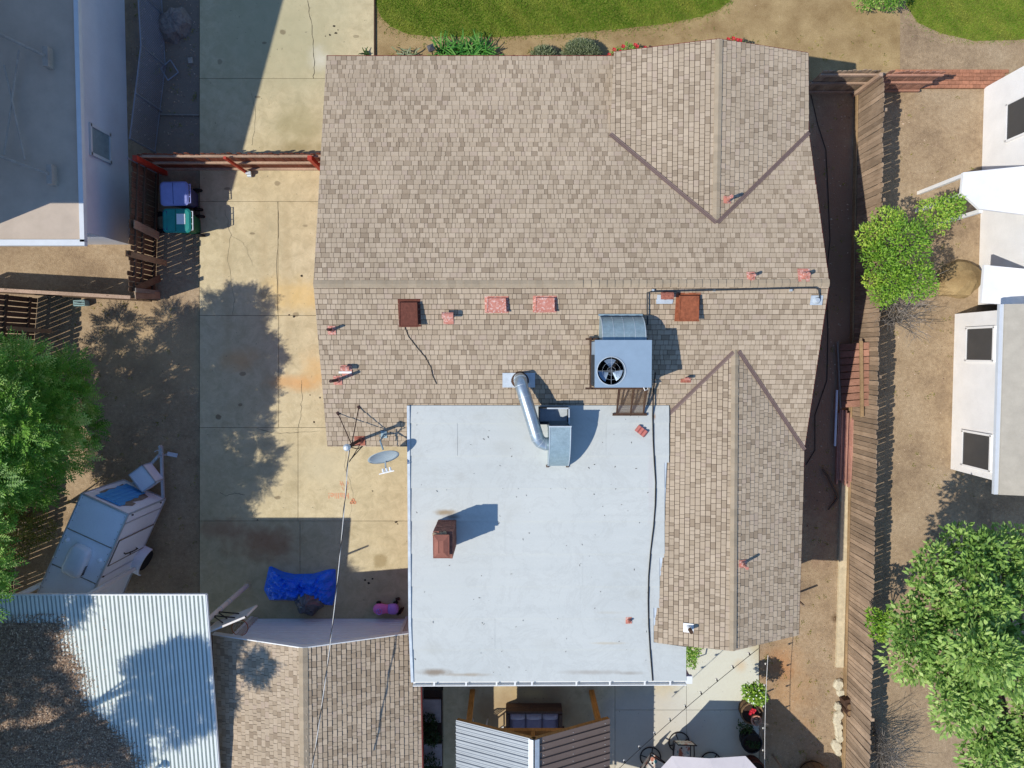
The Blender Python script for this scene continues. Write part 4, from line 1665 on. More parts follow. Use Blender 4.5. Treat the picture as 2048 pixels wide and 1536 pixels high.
for i in range(6):
    tbox(m, a0 + 0.262, a0 + 0.30, b0 + 0.05 + i * 0.05, b0 + 0.075 + i * 0.05, Z1 + 0.03, Z1 + 0.13)
part(acu, 'louvre', m, 'unit_dark')
for (a, b) in ((-0.55, 1.35), (0.5, 1.5)):
    m = MB()
    m.lathe([(0.06, 0), (0.06, 0.03), (0.035, 0.05), (0, 0.055)], TP(a, b, Z1), 12)
    part(trl, 'roof_vent', m, 'trailer_white')
# wheels and fenders
Mx = Matrix((lv, Vector((0, 0, 1)), wv)).transposed()
for s in (-1, 1):
    q = TP(s * (h + 0.13), 2.05, 0.33)
    m = MB()
    m.lathe([(0.20, -0.10), (0.30, -0.10), (0.33, -0.07), (0.33, 0.07), (0.30, 0.10), (0.20, 0.10)], q, 22, Mx)
    wh = part(trl, 'wheel', m, 'tyre')
    m = MB()
    m.lathe([(0.0, 0.085), (0.07, 0.085), (0.075, 0.06), (0.15, 0.05), (0.20, 0.09), (0.205, -0.09), (0.0, -0.09)] if s > 0 else
            [(0.0, -0.085), (0.07, -0.085), (0.075, -0.06), (0.15, -0.05), (0.20, -0.09), (0.205, 0.09), (0.0, 0.09)], q, 16, Mx)
    for k in range(5):
        t_ = k * 6.283 / 5
        d = lv * math.cos(t_) + Vector((0, 0, 1)) * math.sin(t_)
        m.beam(q + d * 0.05 + wv * s * 0.07, q + d * 0.19 + wv * s * 0.085, 0.04, 0.03, wv)
    part(wh, 'rim', m, 'rim')
    m = MB()
    arc = []
    for k in range(11):
        t_ = math.pi * (0.04 + 0.92 * k / 10)
        arc.append((math.cos(t_) * 0.46, math.sin(t_) * 0.44))
    vs = []
    for c_, z_ in arc:
        for a in (h, h + 0.27):
            vs.append(TP(s * a, 2.05 + c_, 0.36 + z_))
    m.add(vs, [(2 * k, 2 * k + 1, 2 * k + 3, 2 * k + 2) for k in range(10)])
    vs = []
    for c_, z_ in arc:
        vs += [TP(s * (h + 0.272), 2.05 + c_, 0.36 + z_), TP(s * (h + 0.272), 2.05 + c_ * 0.93, 0.36 + z_ * 0.9)]
    m.add(vs, [(2 * k, 2 * k + 1, 2 * k + 3, 2 * k + 2) for k in range(10)])
    part(trl, 'fender', m, 'trailer_white')
# tongue
tip = P(321, 906, 0.5)
m = MB()
m.beam(TP(h - 0.08, 0.0, 0.42), Vector((tip.x, tip.y, 0.44)), 0.075, 0.08)
m.beam(TP(-h + 0.3, 0.0, 0.42), Vector((tip.x, tip.y, 0.44)), 0.075, 0.08)
part(trl, 'tongue', m, 'galv_light')
m = MB()
tt = Vector((tip.x, tip.y, 0.47))
m.box(tt + Vector((0, 0.08, 0)), (0.10, 0.26, 0.09))
m.cyl(tt + Vector((0.0, 0.2, 0.0)), tt + Vector((0, 0.2, 0.1)), 0.05, 0.035, 10)
m.tube([tt + Vector((-0.16, 0.04, 0.06)), tt + Vector((-0.06, 0.1, 0.1)), tt + Vector((0.1, 0.02, 0.08))], 0.014, 6)
m.cyl(tt + Vector((-0.02, -0.1, -0.46)), tt + Vector((-0.02, -0.1, 0.22)), 0.03, 0.03, 8)
m.beam(tt + Vector((0.04, -0.06, -0.3)), tt + Vector((0.3, -0.14, -0.42)), 0.12, 0.05)
part(trl, 'coupler', m, 'galv_light')
# tool box on the tongue
bt = [P(253, 953, 0.95), P(284, 930, 0.95), P(311, 961, 0.9), P(292, 982, 0.9)]
bc = sum(((Vector((q.x, q.y, 0))) for q in bt), Vector()) / 4
m = MB()
bl_ = Vector((bt[1].x - bt[0].x, bt[1].y - bt[0].y, 0))
ang = math.atan2(bl_.y, bl_.x)
cbx = Vector((bc.x + 0.02, bc.y, 0.72))
m.box(cbx, (0.50, 0.62, 0.5), ang)
tb = part(trl, 'tongue_box', m, 'trailer_white')
m = MB()
rot = Matrix.Rotation(ang, 3, 'Z')
for sx in (-1, 1):
    m.box(cbx + rot @ Vector((sx * 0.25, 0, 0.25)), (0.03, 0.66, 0.03), ang)
for sy in (-1, 1):
    m.box(cbx + rot @ Vector((0, sy * 0.32, 0.25)), (0.53, 0.03, 0.03), ang)
    m.box(cbx + rot @ Vector((0.255, sy * 0.31, 0.0)), (0.03, 0.03, 0.5), ang)
part(tb, 'box_trim', m, 'trailer_trim')
# torn blue foam panel on the nose
def nose(s, t, o):
    return TP(-h + TW * s, -o, Z1 - (Z1 - Z0) * t)


m = MB()
edge = [(0.20, 0.09), (0.36, 0.10), (0.55, 0.105), (0.72, 0.11), (0.73, 0.22), (0.66, 0.31), (0.68, 0.42), (0.655, 0.55), (0.69, 0.60), (0.63, 0.70), (0.64, 0.86),
        (0.50, 0.85), (0.36, 0.88), (0.165, 0.875), (0.19, 0.74), (0.15, 0.66), (0.20, 0.55), (0.17, 0.44), (0.21, 0.3), (0.19, 0.2)]
m.extr([nose(s, t, 0.025) for s, t in edge], nose(0, 0, 0.045) - nose(0, 0, 0.025))
fo = part(trl, 'blue_panel', m, 'foam_blue', label='torn blue panel on the trailer nose')
m = MB()
for i in range(4):
    s0 = 0.26 + i * 0.11
    m.extr([nose(s0, 0.12, 0.046), nose(s0 + 0.05, 0.12, 0.046), nose(s0 + 0.045, 0.84, 0.046), nose(s0 - 0.005, 0.84, 0.046)], nose(0, 0, 0.062) - nose(0, 0, 0.046))
part(fo, 'fold', m, 'foam_blue')
m = MB()
m.extr([nose(s, t, 0.012) for s, t in ((0.66, 0.12), (0.83, 0.3), (0.80, 0.42), (0.72, 0.40), (0.78, 0.62), (0.76, 0.80), (0.60, 0.86), (0.60, 0.3))], nose(0, 0, 0.02) - nose(0, 0, 0.012))
part(fo, 'torn_backing', m, 'torn_grey')
m = MB()
m.extr([nose(s, t, 0.012) for s, t in ((0.13, 0.25), (0.22, 0.3), (0.22, 0.8), (0.12, 0.84), (0.16, 0.6), (0.11, 0.45))], nose(0, 0, 0.02) - nose(0, 0, 0.012))
part(fo, 'torn_backing', m, 'torn_grey')

# ================================================================== wheeled carts
def cart(px, py, label, lid_c, body_c, rz=0.0, sticker=True, back=True):
    q = P(px, py, 1.05)
    o = Vector((q.x, q.y, 0))
    t = thing('wheeled_cart', label, 'cart', o, rz, 'wheeled carts by the gate')

    def rr(w, d, z, r=0.09, ox=0.0):
        pts = []
        for cx_, cy_, a in ((w / 2 - r, d / 2 - r, 0), (-w / 2 + r, d / 2 - r, 90), (-w / 2 + r, -d / 2 + r, 180), (w / 2 - r, -d / 2 + r, 270)):
            for k in range(5):
                t_ = RAD(a + 90 * k / 4)
                pts.append((ox + cx_ + r * math.cos(t_), cy_ + r * math.sin(t_), z))
        return pts

    def loft(m, loops, cap0=True, cap1=True):
        n = len(loops[0])
        vs = [p for l in loops for p in l]
        fs = []
        for i in range(len(loops) - 1):
            for k in range(n):
                fs.append((i * n + k, i * n + (k + 1) % n, (i + 1) * n + (k + 1) % n, (i + 1) * n + k))
        if cap0:
            fs.append(tuple(range(n - 1, -1, -1)))
        if cap1:
            fs.append(tuple(range((len(loops) - 1) * n, len(loops) * n)))
        m.add(vs, fs)
    m = MB()
    loft(m, [rr(0.52, 0.48, 0.08, ox=0.02), rr(0.74, 0.62, 0.95), rr(0.80, 0.67, 0.97), rr(0.80, 0.67, 1.0)])
    part(t, 'bin_body', m, body_c, local=True)
    m = MB()
    loft(m, [rr(0.82, 0.69, 1.0, 0.12), rr(0.83, 0.70, 1.025, 0.12), rr(0.74, 0.62, 1.06, 0.12), rr(0.45, 0.38, 1.072, 0.1)])
    ld = part(t, 'lid', m, lid_c, local=True)
    m = MB()
    m.box((-0.02, 0, 1.073), (0.012, 0.62, 0.012))
    part(ld, 'lid_rib', m, body_c, local=True)
    if sticker:
        m = MB()
        m.box((0.14, 0.04, 1.076), (0.25, 0.30, 0.004))
        part(ld, 'sticker', m, 'sticker', local=True)
        m = MB()
        m.box((-0.33, 0.0, 1.052), (0.13, 0.55, 0.008), M=Matrix.Rotation(-0.2, 3, 'Y'))
        part(ld, 'lid_front', m, 'cart_navy', local=True)
    m = MB()
    m.tube([(0.38, -0.27, 0.98), (0.47, -0.27, 1.03), (0.47, 0.27, 1.03), (0.38, 0.27, 0.98)], 0.018, 6)
    for y in (-0.09, 0.09):
        m.tube([(0.38, y, 0.99), (0.47, y, 1.03)], 0.012, 5)
    part(t, 'handle', m, 'galv_light' if sticker else lid_c, local=True)
    for s in (-1, 1):
        m = MB()
        m.lathe([(0.0, -0.03), (0.13, -0.03), (0.14, -0.015), (0.14, 0.015), (0.13, 0.03), (0.0, 0.03)], (0.30, s * 0.29, 0.14), 16, Matrix.Rotation(RAD(90), 3, 'X'))
        part(t, 'wheel', m, 'tyre', local=True)
    return t


cart(353, 441, 'green wheeled cart with a white paper label on its lid', 'cart_green', 'cart_body_green')
cart(348, 387, 'dark blue wheeled cart next to the timber gate', 'cart_blue', 'cart_navy', 0.02, False)
# a wheel rim lying by the green cart, and bits
m = MB()
q = P(322, 445, 0.08)
m.ring(q, 0.26, 0.07, 20, 8)
solo('old_tyre', m, 'tyre', 'black tyre lying half under the green wheeled cart', 'tyre')

q = P(168, 607, 0.0)
bx = thing('tackle_box', 'small pale teal box on the dirt beside the fence shadow', 'box', (q.x, q.y, 0))
m = MB()
m.box((q.x, q.y, 0.13), (0.34, 0.17, 0.26), 0.05)
part(bx, 'case', m, 'box_teal')
m = MB()
for i in (-1, 0, 1):
    m.box((q.x, q.y + i * 0.05, 0.268), (0.30, 0.025, 0.015), 0.05)
m.tube([(q.x - 0.08, q.y, 0.26), (q.x - 0.05, q.y, 0.31), (q.x + 0.05, q.y, 0.31), (q.x + 0.08, q.y, 0.26)], 0.01, 5)
part(bx, 'handle', m, 'unit_dark')

# stump in the dirt bay
q = P(352, 52)
m = MB()
K = 26
loops = []
for j, (z, rr_) in enumerate(((0.0, 0.62), (0.12, 0.56), (0.25, 0.5), (0.34, 0.44), (0.40, 0.30), (0.38, 0.12))):
    for i in range(K):
        a = 6.283 * i / K
        r_ = rr_ * (1 + 0.16 * math.sin(a * 2 + 0.6) + 0.07 * math.sin(a * 7 + j) + U(-0.035, 0.035))
        loops.append((q.x + math.cos(a) * r_ * 0.72, q.y + math.sin(a) * r_ * 0.9, z + U(-0.02, 0.02) * (j > 0)))
m.add(loops, [(j * K + i, j * K + (i + 1) % K, (j + 1) * K + (i + 1) % K, (j + 1) * K + i) for j in range(5) for i in range(K)] + [tuple(range(5 * K, 6 * K))])
stp = solo('tree_stump', m, 'stump', 'rough grey tree stump in the dirt bay beside the driveway', 'stump')
m = MB()
qs = [P(*c, 0.12) for c in ((341, 120), (357, 145), (336, 161), (322, 137))]
for a, b in zip(qs, qs[1:] + qs[:1]):
    m.beam(a, b, 0.03, 0.03)
solo('bent_metalwork', m, 'chain', 'bent square metal frame leaning by the chain link fence', 'frame')
for i, (x, y, s, lb) in enumerate(((382, 122, 0.13, 'small pale square stone near the driveway edge in shade'), (365, 17, 0.1, 'bent white stick above the tree stump'))):
    q = P(x, y, 0)
    m = MB()
    if i == 0:
        m.box((q.x, q.y, 0.03), (s, s * 1.3, 0.06), 0.1)
    else:
        m.tube([(q.x - 0.1, q.y - 0.05, 0.02), (q.x, q.y + 0.02, 0.04), (q.x + 0.02, q.y - 0.14, 0.02)], 0.012, 5)
    solo(('stone', 'stick')[i], m, 'twig_pale', lb, ('stone', 'stick')[i])

# ================================================================== tarp heap, bag, toy, hoop on the driveway
tq = [P(*c) for c in ((540, 1129), (562, 1141), (590, 1147), (628, 1146), (655, 1138), (672, 1136), (673, 1165), (672, 1190), (666, 1210), (640, 1206), (600, 1200), (540, 1199), (529, 1178), (533, 1160))]
cx_, cy_ = sum(q.x for q in tq) / len(tq), sum(q.y for q in tq) / len(tq)
m = MB()
NR, NS = 24, 130


def rim_at(a):
    # point on the outline in direction a
    best = None
    n = len(tq)
    for i in range(n):
        p, q = tq[i], tq[(i + 1) % n]
        dx, dy = math.cos(a), math.sin(a)
        ex, ey = q.x - p.x, q.y - p.y
        den = dx * ey - dy * ex
        if abs(den) < 1e-9:
            continue
        tt_ = ((p.x - cx_) * ey - (p.y - cy_) * ex) / den
        ss = ((p.x - cx_) * dy - (p.y - cy_) * dx) / den
        if tt_ > 0 and -1e-6 <= ss <= 1 + 1e-6:
            best = tt_ if best is None else max(best, tt_)
    return best or 0.5


vs = [(cx_, cy_, 0.42)]
for j in range(1, NR + 1):
    f = j / NR
    for i in range(NS):
        a = 6.2832 * i / NS
        r_ = rim_at(a) * f
        x, y = cx_ + math.cos(a) * r_, cy_ + math.sin(a) * r_
        hgt = 0.42 * (1 - f ** 3.2)
        cr = 0.06 * abs(math.sin(7 * a + 3 * math.sin(5 * f) + x * 2)) * f + 0.05 * abs(math.sin(x * 9 + 4 * math.sin(y * 6))) + 0.035 * math.sin(y * 21 - x * 17 + 2 * math.sin(x * 12)) + U(-0.012, 0.012)
        vs.append((x, y, max(0.056, 0.056 + hgt * 0.8 + cr * (1 - f ** 6))))
fs = [(0, 1 + i, 1 + (i + 1) % NS) for i in range(NS)]
for j in range(NR - 1):
    for i in range(NS):
        fs.append((1 + j * NS + i, 1 + (j + 1) * NS + i, 1 + (j + 1) * NS + (i + 1) % NS, 1 + j * NS + (i + 1) % NS))
m.add(vs, fs)
solo('tarp_heap', m, 'tarp_blue', 'crumpled bright blue tarp over a low heap on the driveway', 'tarp')
q = P(622, 1196)
m = MB()
K, J = 26, 9
vs = []
for j in range(J):
    f = j / (J - 1)
    for i in range(K):
        a = 6.283 * i / K
        r_ = 0.5 * math.sin(math.pi * (0.5 - 0.48 * f)) * (1 + 0.10 * math.sin(3 * a + 4 * f) + 0.08 * math.sin(7 * a - 6 * f) + U(-0.05, 0.05))
        vs.append((q.x + math.cos(a) * r_ * 1.0, q.y + math.sin(a) * r_ * 0.92, 0.06 + 0.62 * f + U(-0.02, 0.02) * (0 < j)))
m.add(vs, [(j * K + i, j * K + (i + 1) % K, (j + 1) * K + (i + 1) % K, (j + 1) * K + i) for j in range(J - 1) for i in range(K)] + [tuple(range((J - 1) * K, J * K))])
solo('plastic_bag', m, 'bag_black', 'bulging shiny black plastic bag leaning against the blue tarp', 'bag')

q = P(775, 1212)
toy = thing('ride_on_toy', 'pink and purple ride-on toy near the garage door', 'toy', (q.x, q.y, 0.05))


def oval_loft(m, secs):
    K = 18
    vs = []
    for (x, ry, z, rz_) in secs:
        for i in range(K):
            a = 6.283 * i / K
            vs.append((q.x + x, q.y + math.cos(a) * ry, 0.05 + z + math.sin(a) * rz_))
    n = len(secs)
    m.add(vs, [(j * K + i, j * K + (i + 1) % K, (j + 1) * K + (i + 1) % K, (j + 1) * K + i) for j in range(n - 1) for i in range(K)] + [tuple(range(K - 1, -1, -1)), tuple(range((n - 1) * K, n * K))])


m = MB()
oval_loft(m, [(-0.40, 0.03, 0.2, 0.03), (-0.37, 0.11, 0.2, 0.1), (-0.28, 0.165, 0.21, 0.12), (-0.15, 0.17, 0.21, 0.12), (-0.02, 0.14, 0.2, 0.1), (0.08, 0.14, 0.2, 0.1)])
part(toy, 'front_body', m, 'toy_pink', smooth=True)
m = MB()
oval_loft(m, [(0.07, 0.145, 0.2, 0.105), (0.18, 0.17, 0.21, 0.12), (0.30, 0.165, 0.21, 0.12), (0.37, 0.11, 0.2, 0.1), (0.39, 0.03, 0.2, 0.03)])
part(toy, 'seat', m, 'toy_purple', smooth=True)
m = MB()
m.cyl((q.x - 0.22, q.y, 0.35), (q.x - 0.18, q.y, 0.50), 0.03, 0.03, 8)
m.ring((q.x - 0.17, q.y, 0.5), 0.085, 0.018, 16, 6)
part(toy, 'steering_wheel', m, 'toy_purple')
for sx in (-0.25, 0.28):
    for sy in (-1, 1):
        m = MB()
        m.lathe([(0.0, -0.025), (0.07, -0.025), (0.08, 0), (0.07, 0.025), (0, 0.025)], (q.x + sx, q.y + sy * 0.16, 0.13), 12, Matrix.Rotation(RAD(90), 3, 'X'))
        part(toy, 'wheel', m, 'black_rubber')
for i, (x, y) in enumerate(((796, 1198), (802, 1218))):
    q = P(x, y, 0.05)
    m = MB()
    m.cyl((q.x - 0.05, q.y + (i and -0.12), 0.10), (q.x + 0.05, q.y + 0.04, 0.12), 0.05, 0.05, 10)
    if i:
        m.tube([(q.x - 0.1, q.y - 0.18, 0.08), (q.x, q.y, 0.1), (q.x + 0.1, q.y + 0.06, 0.08)], 0.025, 6)
    solo('toy_part', m, 'mast_dark', ('small dark knob by the white roof edge above the pink toy', 'small dark hooked piece below the pink toy by the white roof')[i], 'toy part')

# basketball hoop standing by the carport corner
pb = P(494, 1171, 0.05)
hp = thing('basketball_hoop', 'basketball hoop on a white pole beside the garage door', 'basketball hoop', (pb.x, pb.y, 0.05))
zt = 3.0
ptop = Vector((pb.x, pb.y, zt))
m = MB()
m.cyl((pb.x, pb.y, 0.05), (pb.x, pb.y, zt), 0.075, 0.07, 14)
pole = part(hp, 'pole', m, 'pole_white', smooth=False)
m = MB()
for z in (1.45, 1.62, 2.1):
    m.cyl((pb.x, pb.y, z), (pb.x, pb.y, z + 0.03), 0.08, 0.08, 14)
part(pole, 'collar', m, 'galv_light')
# backboard: its edge line in the photo runs (424,1250)-(505,1219)
b1, b2 = P(426, 1252, 2.7), P(505, 1219, 2.7)
bd = Vector((b2.x - b1.x, b2.y - b1.y, 0)).normalized()
bn = Vector((bd.y, -bd.x, 0))          # faces down-right
bcn = Vector(((b1.x + b2.x) / 2, (b1.y + b2.y) / 2, 2.85))
m = MB()
rotb = Matrix((bd, bn, Vector((0, 0, 1)))).transposed()
m.box(bcn, (1.22, 0.02, 0.78), M=rotb)
bb = part(hp, 'backboard', m, 'board_clear')
m = MB()
for sx in (-0.62, 0.62):
    m.box(bcn + rotb @ Vector((sx, 0, 0)), (0.04, 0.05, 0.84), M=rotb)
for sz in (-0.4, 0.4):
    m.box(bcn + rotb @ Vector((0, 0, sz)), (1.28, 0.05, 0.04), M=rotb)
part(bb, 'board_frame', m, 'pole_white')
m = MB()
for sz in (-0.2, 0.1):
    for sx in (-0.18, 0.18):
        m.tube([ptop + Vector((0, 0, sz - 0.5)), bcn + rotb @ Vector((sx, -0.03, sz))], 0.018, 6)
part(hp, 'arm', m, 'frame_dark')
rc = bcn + bn * 0.36 + Vector((0, 0, -0.28))
m = MB()
m.ring(rc, 0.225, 0.011, 28, 6)
m.beam(bcn + Vector((0, 0, -0.28)) + bn * 0.01, rc - bn * 0.2, 0.12, 0.03)
part(hp, 'hoop', m, 'rim_orange')
m = MB()
for i in range(12):
    for sg in (1, -1):
        pts = []
        for j in range(5):
            a = 6.283 * (i + sg * j * 0.5) / 12
            r_ = 0.22 - 0.022 * j
            pts.append(rc + Vector((math.cos(a) * r_, math.sin(a) * r_, -0.1 * j)))
        m.tube(pts, 0.005, 3)
part(hp, 'net', m, 'net')
m = MB()
m.lathe([(0.13, 0.05), (0.12, 0.075), (0.08, 0.085)], (pb.x, pb.y, 0), 16)
part(hp, 'base_plate', m, 'concrete')

# chalk writing on the driveway
def chalk_text(body, px, py, size, name):
    cu = bpy.data.curves.new(name, 'FONT')
    cu.body = body
    cu.size = size
    cu.align_x = 'CENTER'
    cu.align_y = 'CENTER'
    o = bpy.data.objects.new(name, cu)
    COL.objects.link(o)
    dg = bpy.context.evaluated_depsgraph_get()
    me = bpy.data.meshes.new_from_object(o.evaluated_get(dg))
    bpy.data.objects.remove(o)
    me.materials.clear()
    me.materials.append(M_['chalk'])
    q = P(px, py, 0.0545)
    r = bpy.data.objects.new(name, me)
    COL.objects.link(r)
    r.parent = chk
    r.location = (q.x - chk.location.x, q.y - chk.location.y, q.z)
    r.rotation_euler = (0, 0, math.pi)
    return r


q = P(680, 985)
chk = thing('chalk_writing', 'faint orange chalk writing on the sunlit driveway slab', 'chalk writing', (q.x, q.y, 0))
chalk_text('Hallie!', 677, 991, 0.26, 'letters')
m = MB()
for (x0_, y0_, x1_, y1_) in ((680, 962, 684, 972), (684, 963, 688, 972), (679, 968, 687, 968), (692, 961, 697, 967), (697, 967, 692, 971), (684, 974, 687, 981), (691, 973, 694, 980), (691, 980, 695, 973)):
    a, b = P(x0_, y0_, 0.0545), P(x1_, y1_, 0.0545)
    d = (b - a).normalized()
    s = Vector((-d.y, d.x, 0)) * 0.009
    m.quad(a - s, b - s, b + s, a + s)
part(chk, 'scrawl', m, 'chalk')
m = MB()
for k in range(3):
    c = P(706 + (k - 1) * 3.2, 1005 - (k == 1) * 5, 0.0545)
    m.ring(c, 0.045, 0.010, 12, 3)
    m.ring(c, 0.025, 0.008, 10, 3)
part(chk, 'flower', m, 'chalk')

# ================================================================== rooftop things
def up(p, h):
    return Vector((p.x, p.y, p.z + h))


def box_vent(pl, px0, py0, px1, py1, h, mat, label, lift=0.5, name='roof_vent'):
    """low sheet metal vent hood on a slope; px box is its top"""
    c = pl.hit((px0 + px1) / 2, (py0 + py1) / 2)
    scl = (CAM_H - c.z - h) / FPX
    w, l = (px1 - px0) * scl, (py1 - py0) * scl
    Mp = Matrix((pl.u, pl.v, pl.n)).transposed()
    c = CAMP + (c - CAMP) * ((CAM_H - c.z - h) / (CAM_H - c.z)) - Vector((0, 0, h))
    t = thing(name, label, 'roof vent', c)
    m = MB()
    m.box(c + pl.n * 0.012, (w * 1.25, l * 1.2, 0.012), M=Mp)
    part(t, 'flange', m, mat)
    m = MB()
    hw, hl = w / 2, l / 2
    lo, hi = h * lift, h
    pts = [(-hw, -hl, 0.01), (hw, -hl, 0.01), (hw, hl, 0.01), (-hw, hl, 0.01), (-hw, -hl, hi), (hw, -hl, hi), (hw * 0.94, hl, lo), (-hw * 0.94, hl, lo)]
    m.hexa([c + Mp @ Vector(p) for p in pts])
    b = part(t, 'hood', m, mat)
    m = MB()
    m.box(c + Mp @ Vector((0, -hl * 0.98, hi + 0.004)), (w * 1.08, 0.03, 0.02), M=Mp)
    for sx in (-1, 1):
        m.beam(c + Mp @ Vector((sx * hw, -hl, hi + 0.004)), c + Mp @ Vector((sx * hw * 0.94, hl, lo + 0.004)), 0.018, 0.018)
    part(b, 'folded_edge', m, mat)
    return t


box_vent(SP_, 798, 601, 834, 648, 0.26, 'rust_dark', 'dark rust brown vent box with trailing wire on the shingles', 0.55)
box_vent(SP_, 1360, 588, 1399, 637, 0.24, 'rust_orange', 'orange rust vent box below the black roof pipe', 0.55)
box_vent(SP_, 974, 594, 1012, 622, 0.14, 'red_peel', 'peeling pink flat vent left of its twin below the ridge', 0.7)
box_vent(SP_, 1071, 593, 1109, 621, 0.14, 'red_peel', 'peeling pink flat vent right of its twin below the ridge', 0.7)
# wire trailing from the dark vent
m = MB()
wire = [(809, 651), (817, 672), (834, 694), (851, 714), (862, 734), (866, 752), (873, 767)]
m.tube([SP_.hit(x, y) + SP_.n * 0.03 for x, y in wire], 0.009, 5)
solo('loose_wire', m, 'cable_black', 'thin black wire trailing down the shingles from the rusty vent', 'wire')


def pipe_vent(pl, px, py, h, r, label, mat='red_rust', cap=False, flash='red_peel', fl=0.28, z=None):
    b = pl.hit(px, py)
    t = thing('vent_pipe', label, 'vent pipe', b)
    Mp = Matrix((pl.u, pl.v, pl.n)).transposed()
    m = MB()
    m.box(b + pl.n * 0.03, (fl, fl * 1.1, 0.008), M=Mp)
    part(t, 'flashing', m, flash)
    m = MB()
    m.lathe([(r * 1.9, 0.02), (r * 1.25, 0.12), (r * 1.2, 0.14)], b, 14)
    part(t, 'collar', m, flash)
    m = MB()
    m.cyl(b, up(b, h), r, r, 12)
    m.cyl(up(b, h - 0.002), up(b, h + 0.001), r * 0.7, r * 0.7, 12)
    part(t, 'pipe', m, mat)
    if cap:
        m = MB()
        m.lathe([(r * 1.3, h - 0.02), (r * 2.1, h + 0.03), (r * 2.0, h + 0.06), (0, h + 0.12)], b, 14)
        part(t, 'cap', m, mat)
    return t


pipe_vent(SP_, 664, 660, 0.42, 0.035, 'thin rusty vent pipe near the west eave below the ridge', 'mast_dark', fl=0.2)
def hood_vent(pl, px, py, w, h, label, mat='red_peel', flash='red_peel', fw=0.26, fl=0.3):
    b = pl.hit(px, py)
    t = thing('vent_pipe', label, 'vent pipe', b)
    Mp = Matrix((pl.u, pl.v, pl.n)).transposed()
    m = MB()
    m.box(b + pl.n * 0.03 - pl.v * 0.05, (fw, fl, 0.008), M=Mp)
    part(t, 'flashing', m, flash)
    m = MB()
    m.cyl(b, up(b, h), w * 0.28, w * 0.28, 12)
    part(t, 'pipe', m, mat)
    m = MB()
    K = 10
    vs = []
    for x in (-w / 2, w / 2):
        for i in range(K + 1):
            a = math.pi * i / K
            vs.append((b.x + x, b.y + math.cos(a) * w * 0.30, b.z + h - 0.05 + math.sin(a) * w * 0.30))
    m.add(vs, [(i, i + 1, K + 2 + i, K + 1 + i) for i in range(K)] + [tuple(range(K, -1, -1)), tuple(range(K + 1, 2 * K + 2))])
    part(t, 'cap', m, mat)
    return t


hood_vent(SP_, 694, 737, 0.22, 0.26, 'stubby pink capped vent pipe above the white shim by the west eave')
pipe_vent(SP_, 676, 760, 0.75, 0.04, 'tallest dark vent pipe near the west eave', 'mast_dark', flash='red_peel', fl=0.22)
hood_vent(SP_, 897, 632, 0.28, 0.28, 'stubby peeling pink capped vent between the rusty box and the pink flat vents', fw=0.25, fl=0.3)
hood_vent(SP_, 1330, 593, 0.30, 0.28, 'salmon capped vent beside the orange rust box', 'red_rust', 'galv_light', 0.4, 0.2)
pipe_vent(NP_, 1501, 553, 0.30, 0.04, 'small pink vent pipe just above the ridge beside the north gable valley', 'red_peel', fl=0.2)
pipe_vent(NP_, 1607, 551, 0.30, 0.05, 'small pink vent pipe just above the ridge nearest the east eave', 'red_peel', fl=0.3)
pipe_vent(G1E, 1453, 400, 0.42, 0.045, 'vent pipe on the north gable\'s east slope', 'red_peel', fl=0.18)
hood_vent(SP_, 1371, 757, 0.13, 0.26, 'white and rust vent pipe beside the grey air handler\'s shadow', 'red_peel', 'red_rust', 0.26, 0.1)
pipe_vent(G2E, 1484, 1127, 0.42, 0.04, 'vent pipe on the south wing\'s east slope', 'red_peel', fl=0.2)
pipe_vent(G2W, 1377, 1255, 0.32, 0.05, 'brown vent pipe with a white flashing on the south wing', 'steel_brown', flash='white_paint', fl=0.24)
pipe_vent(WP, 1257, 1240, 0.16, 0.03, 'tiny red vent pipe on the white flat roof', 'red_rust', fl=0.16)
m = MB()
for x0_, y0_, x1_, y1_ in ((672, 738, 706, 745), (666, 765, 678, 772), (1312, 598, 1344, 606)):
    pass
for i, (x0_, y0_, x1_, y1_, lb) in enumerate(((678, 742, 704, 746, 'white shim under the pink capped pipe near the west eave'), (1312, 598, 1344, 607, 'pale blue metal patch below the salmon capped vent'))):
    m = MB()
    q = [SP_.hit(x, y) + SP_.n * 0.032 for x, y in ((x0_, y0_), (x0_, y1_), (x1_, y1_), (x1_, y0_))]
    m.extr(q, SP_.n * 0.008)
    solo('metal_patch', m, 'white_paint' if i == 0 else 'galv_light', lb, 'metal patch')

# black gas pipe along the ridge
gp = thing('roof_pipe', 'thin dark pipe running beside the ridge to a pale flashing', 'pipe', SP_.hit(1460, 580))
m = MB()
zz = 0.10
m.tube([SP_.hit(1294, 648) + SP_.n * zz, SP_.hit(1293, 620) + SP_.n * zz, SP_.hit(1293, 584) + SP_.n * zz, SP_.hit(1300, 582) + SP_.n * zz, SP_.hit(1460, 578) + SP_.n * zz, SP_.hit(1628, 574) + SP_.n * zz,
        SP_.hit(1634, 578) + SP_.n * zz, SP_.hit(1638, 596) + SP_.n * 0.06], 0.018, 7)
part(gp, 'pipe', m, 'unit_dark')
m = MB()
q = SP_.hit(1632, 600)
Mp = Matrix((SP_.u, SP_.v, SP_.n)).transposed()
m.box(q + SP_.n * 0.03, (0.30, 0.24, 0.01), M=Mp)
m.lathe([(0.10, 0.0), (0.05, 0.09)], q + SP_.n * 0.03, 12)
part(gp, 'flashing', m, 'galv_light')
m = MB()
for x in (1305, 1427, 1580):
    m.box(SP_.hit(x, 580) + SP_.n * 0.05, (0.05, 0.05, 0.09))
part(gp, 'pipe_support', m, 'galv_light')

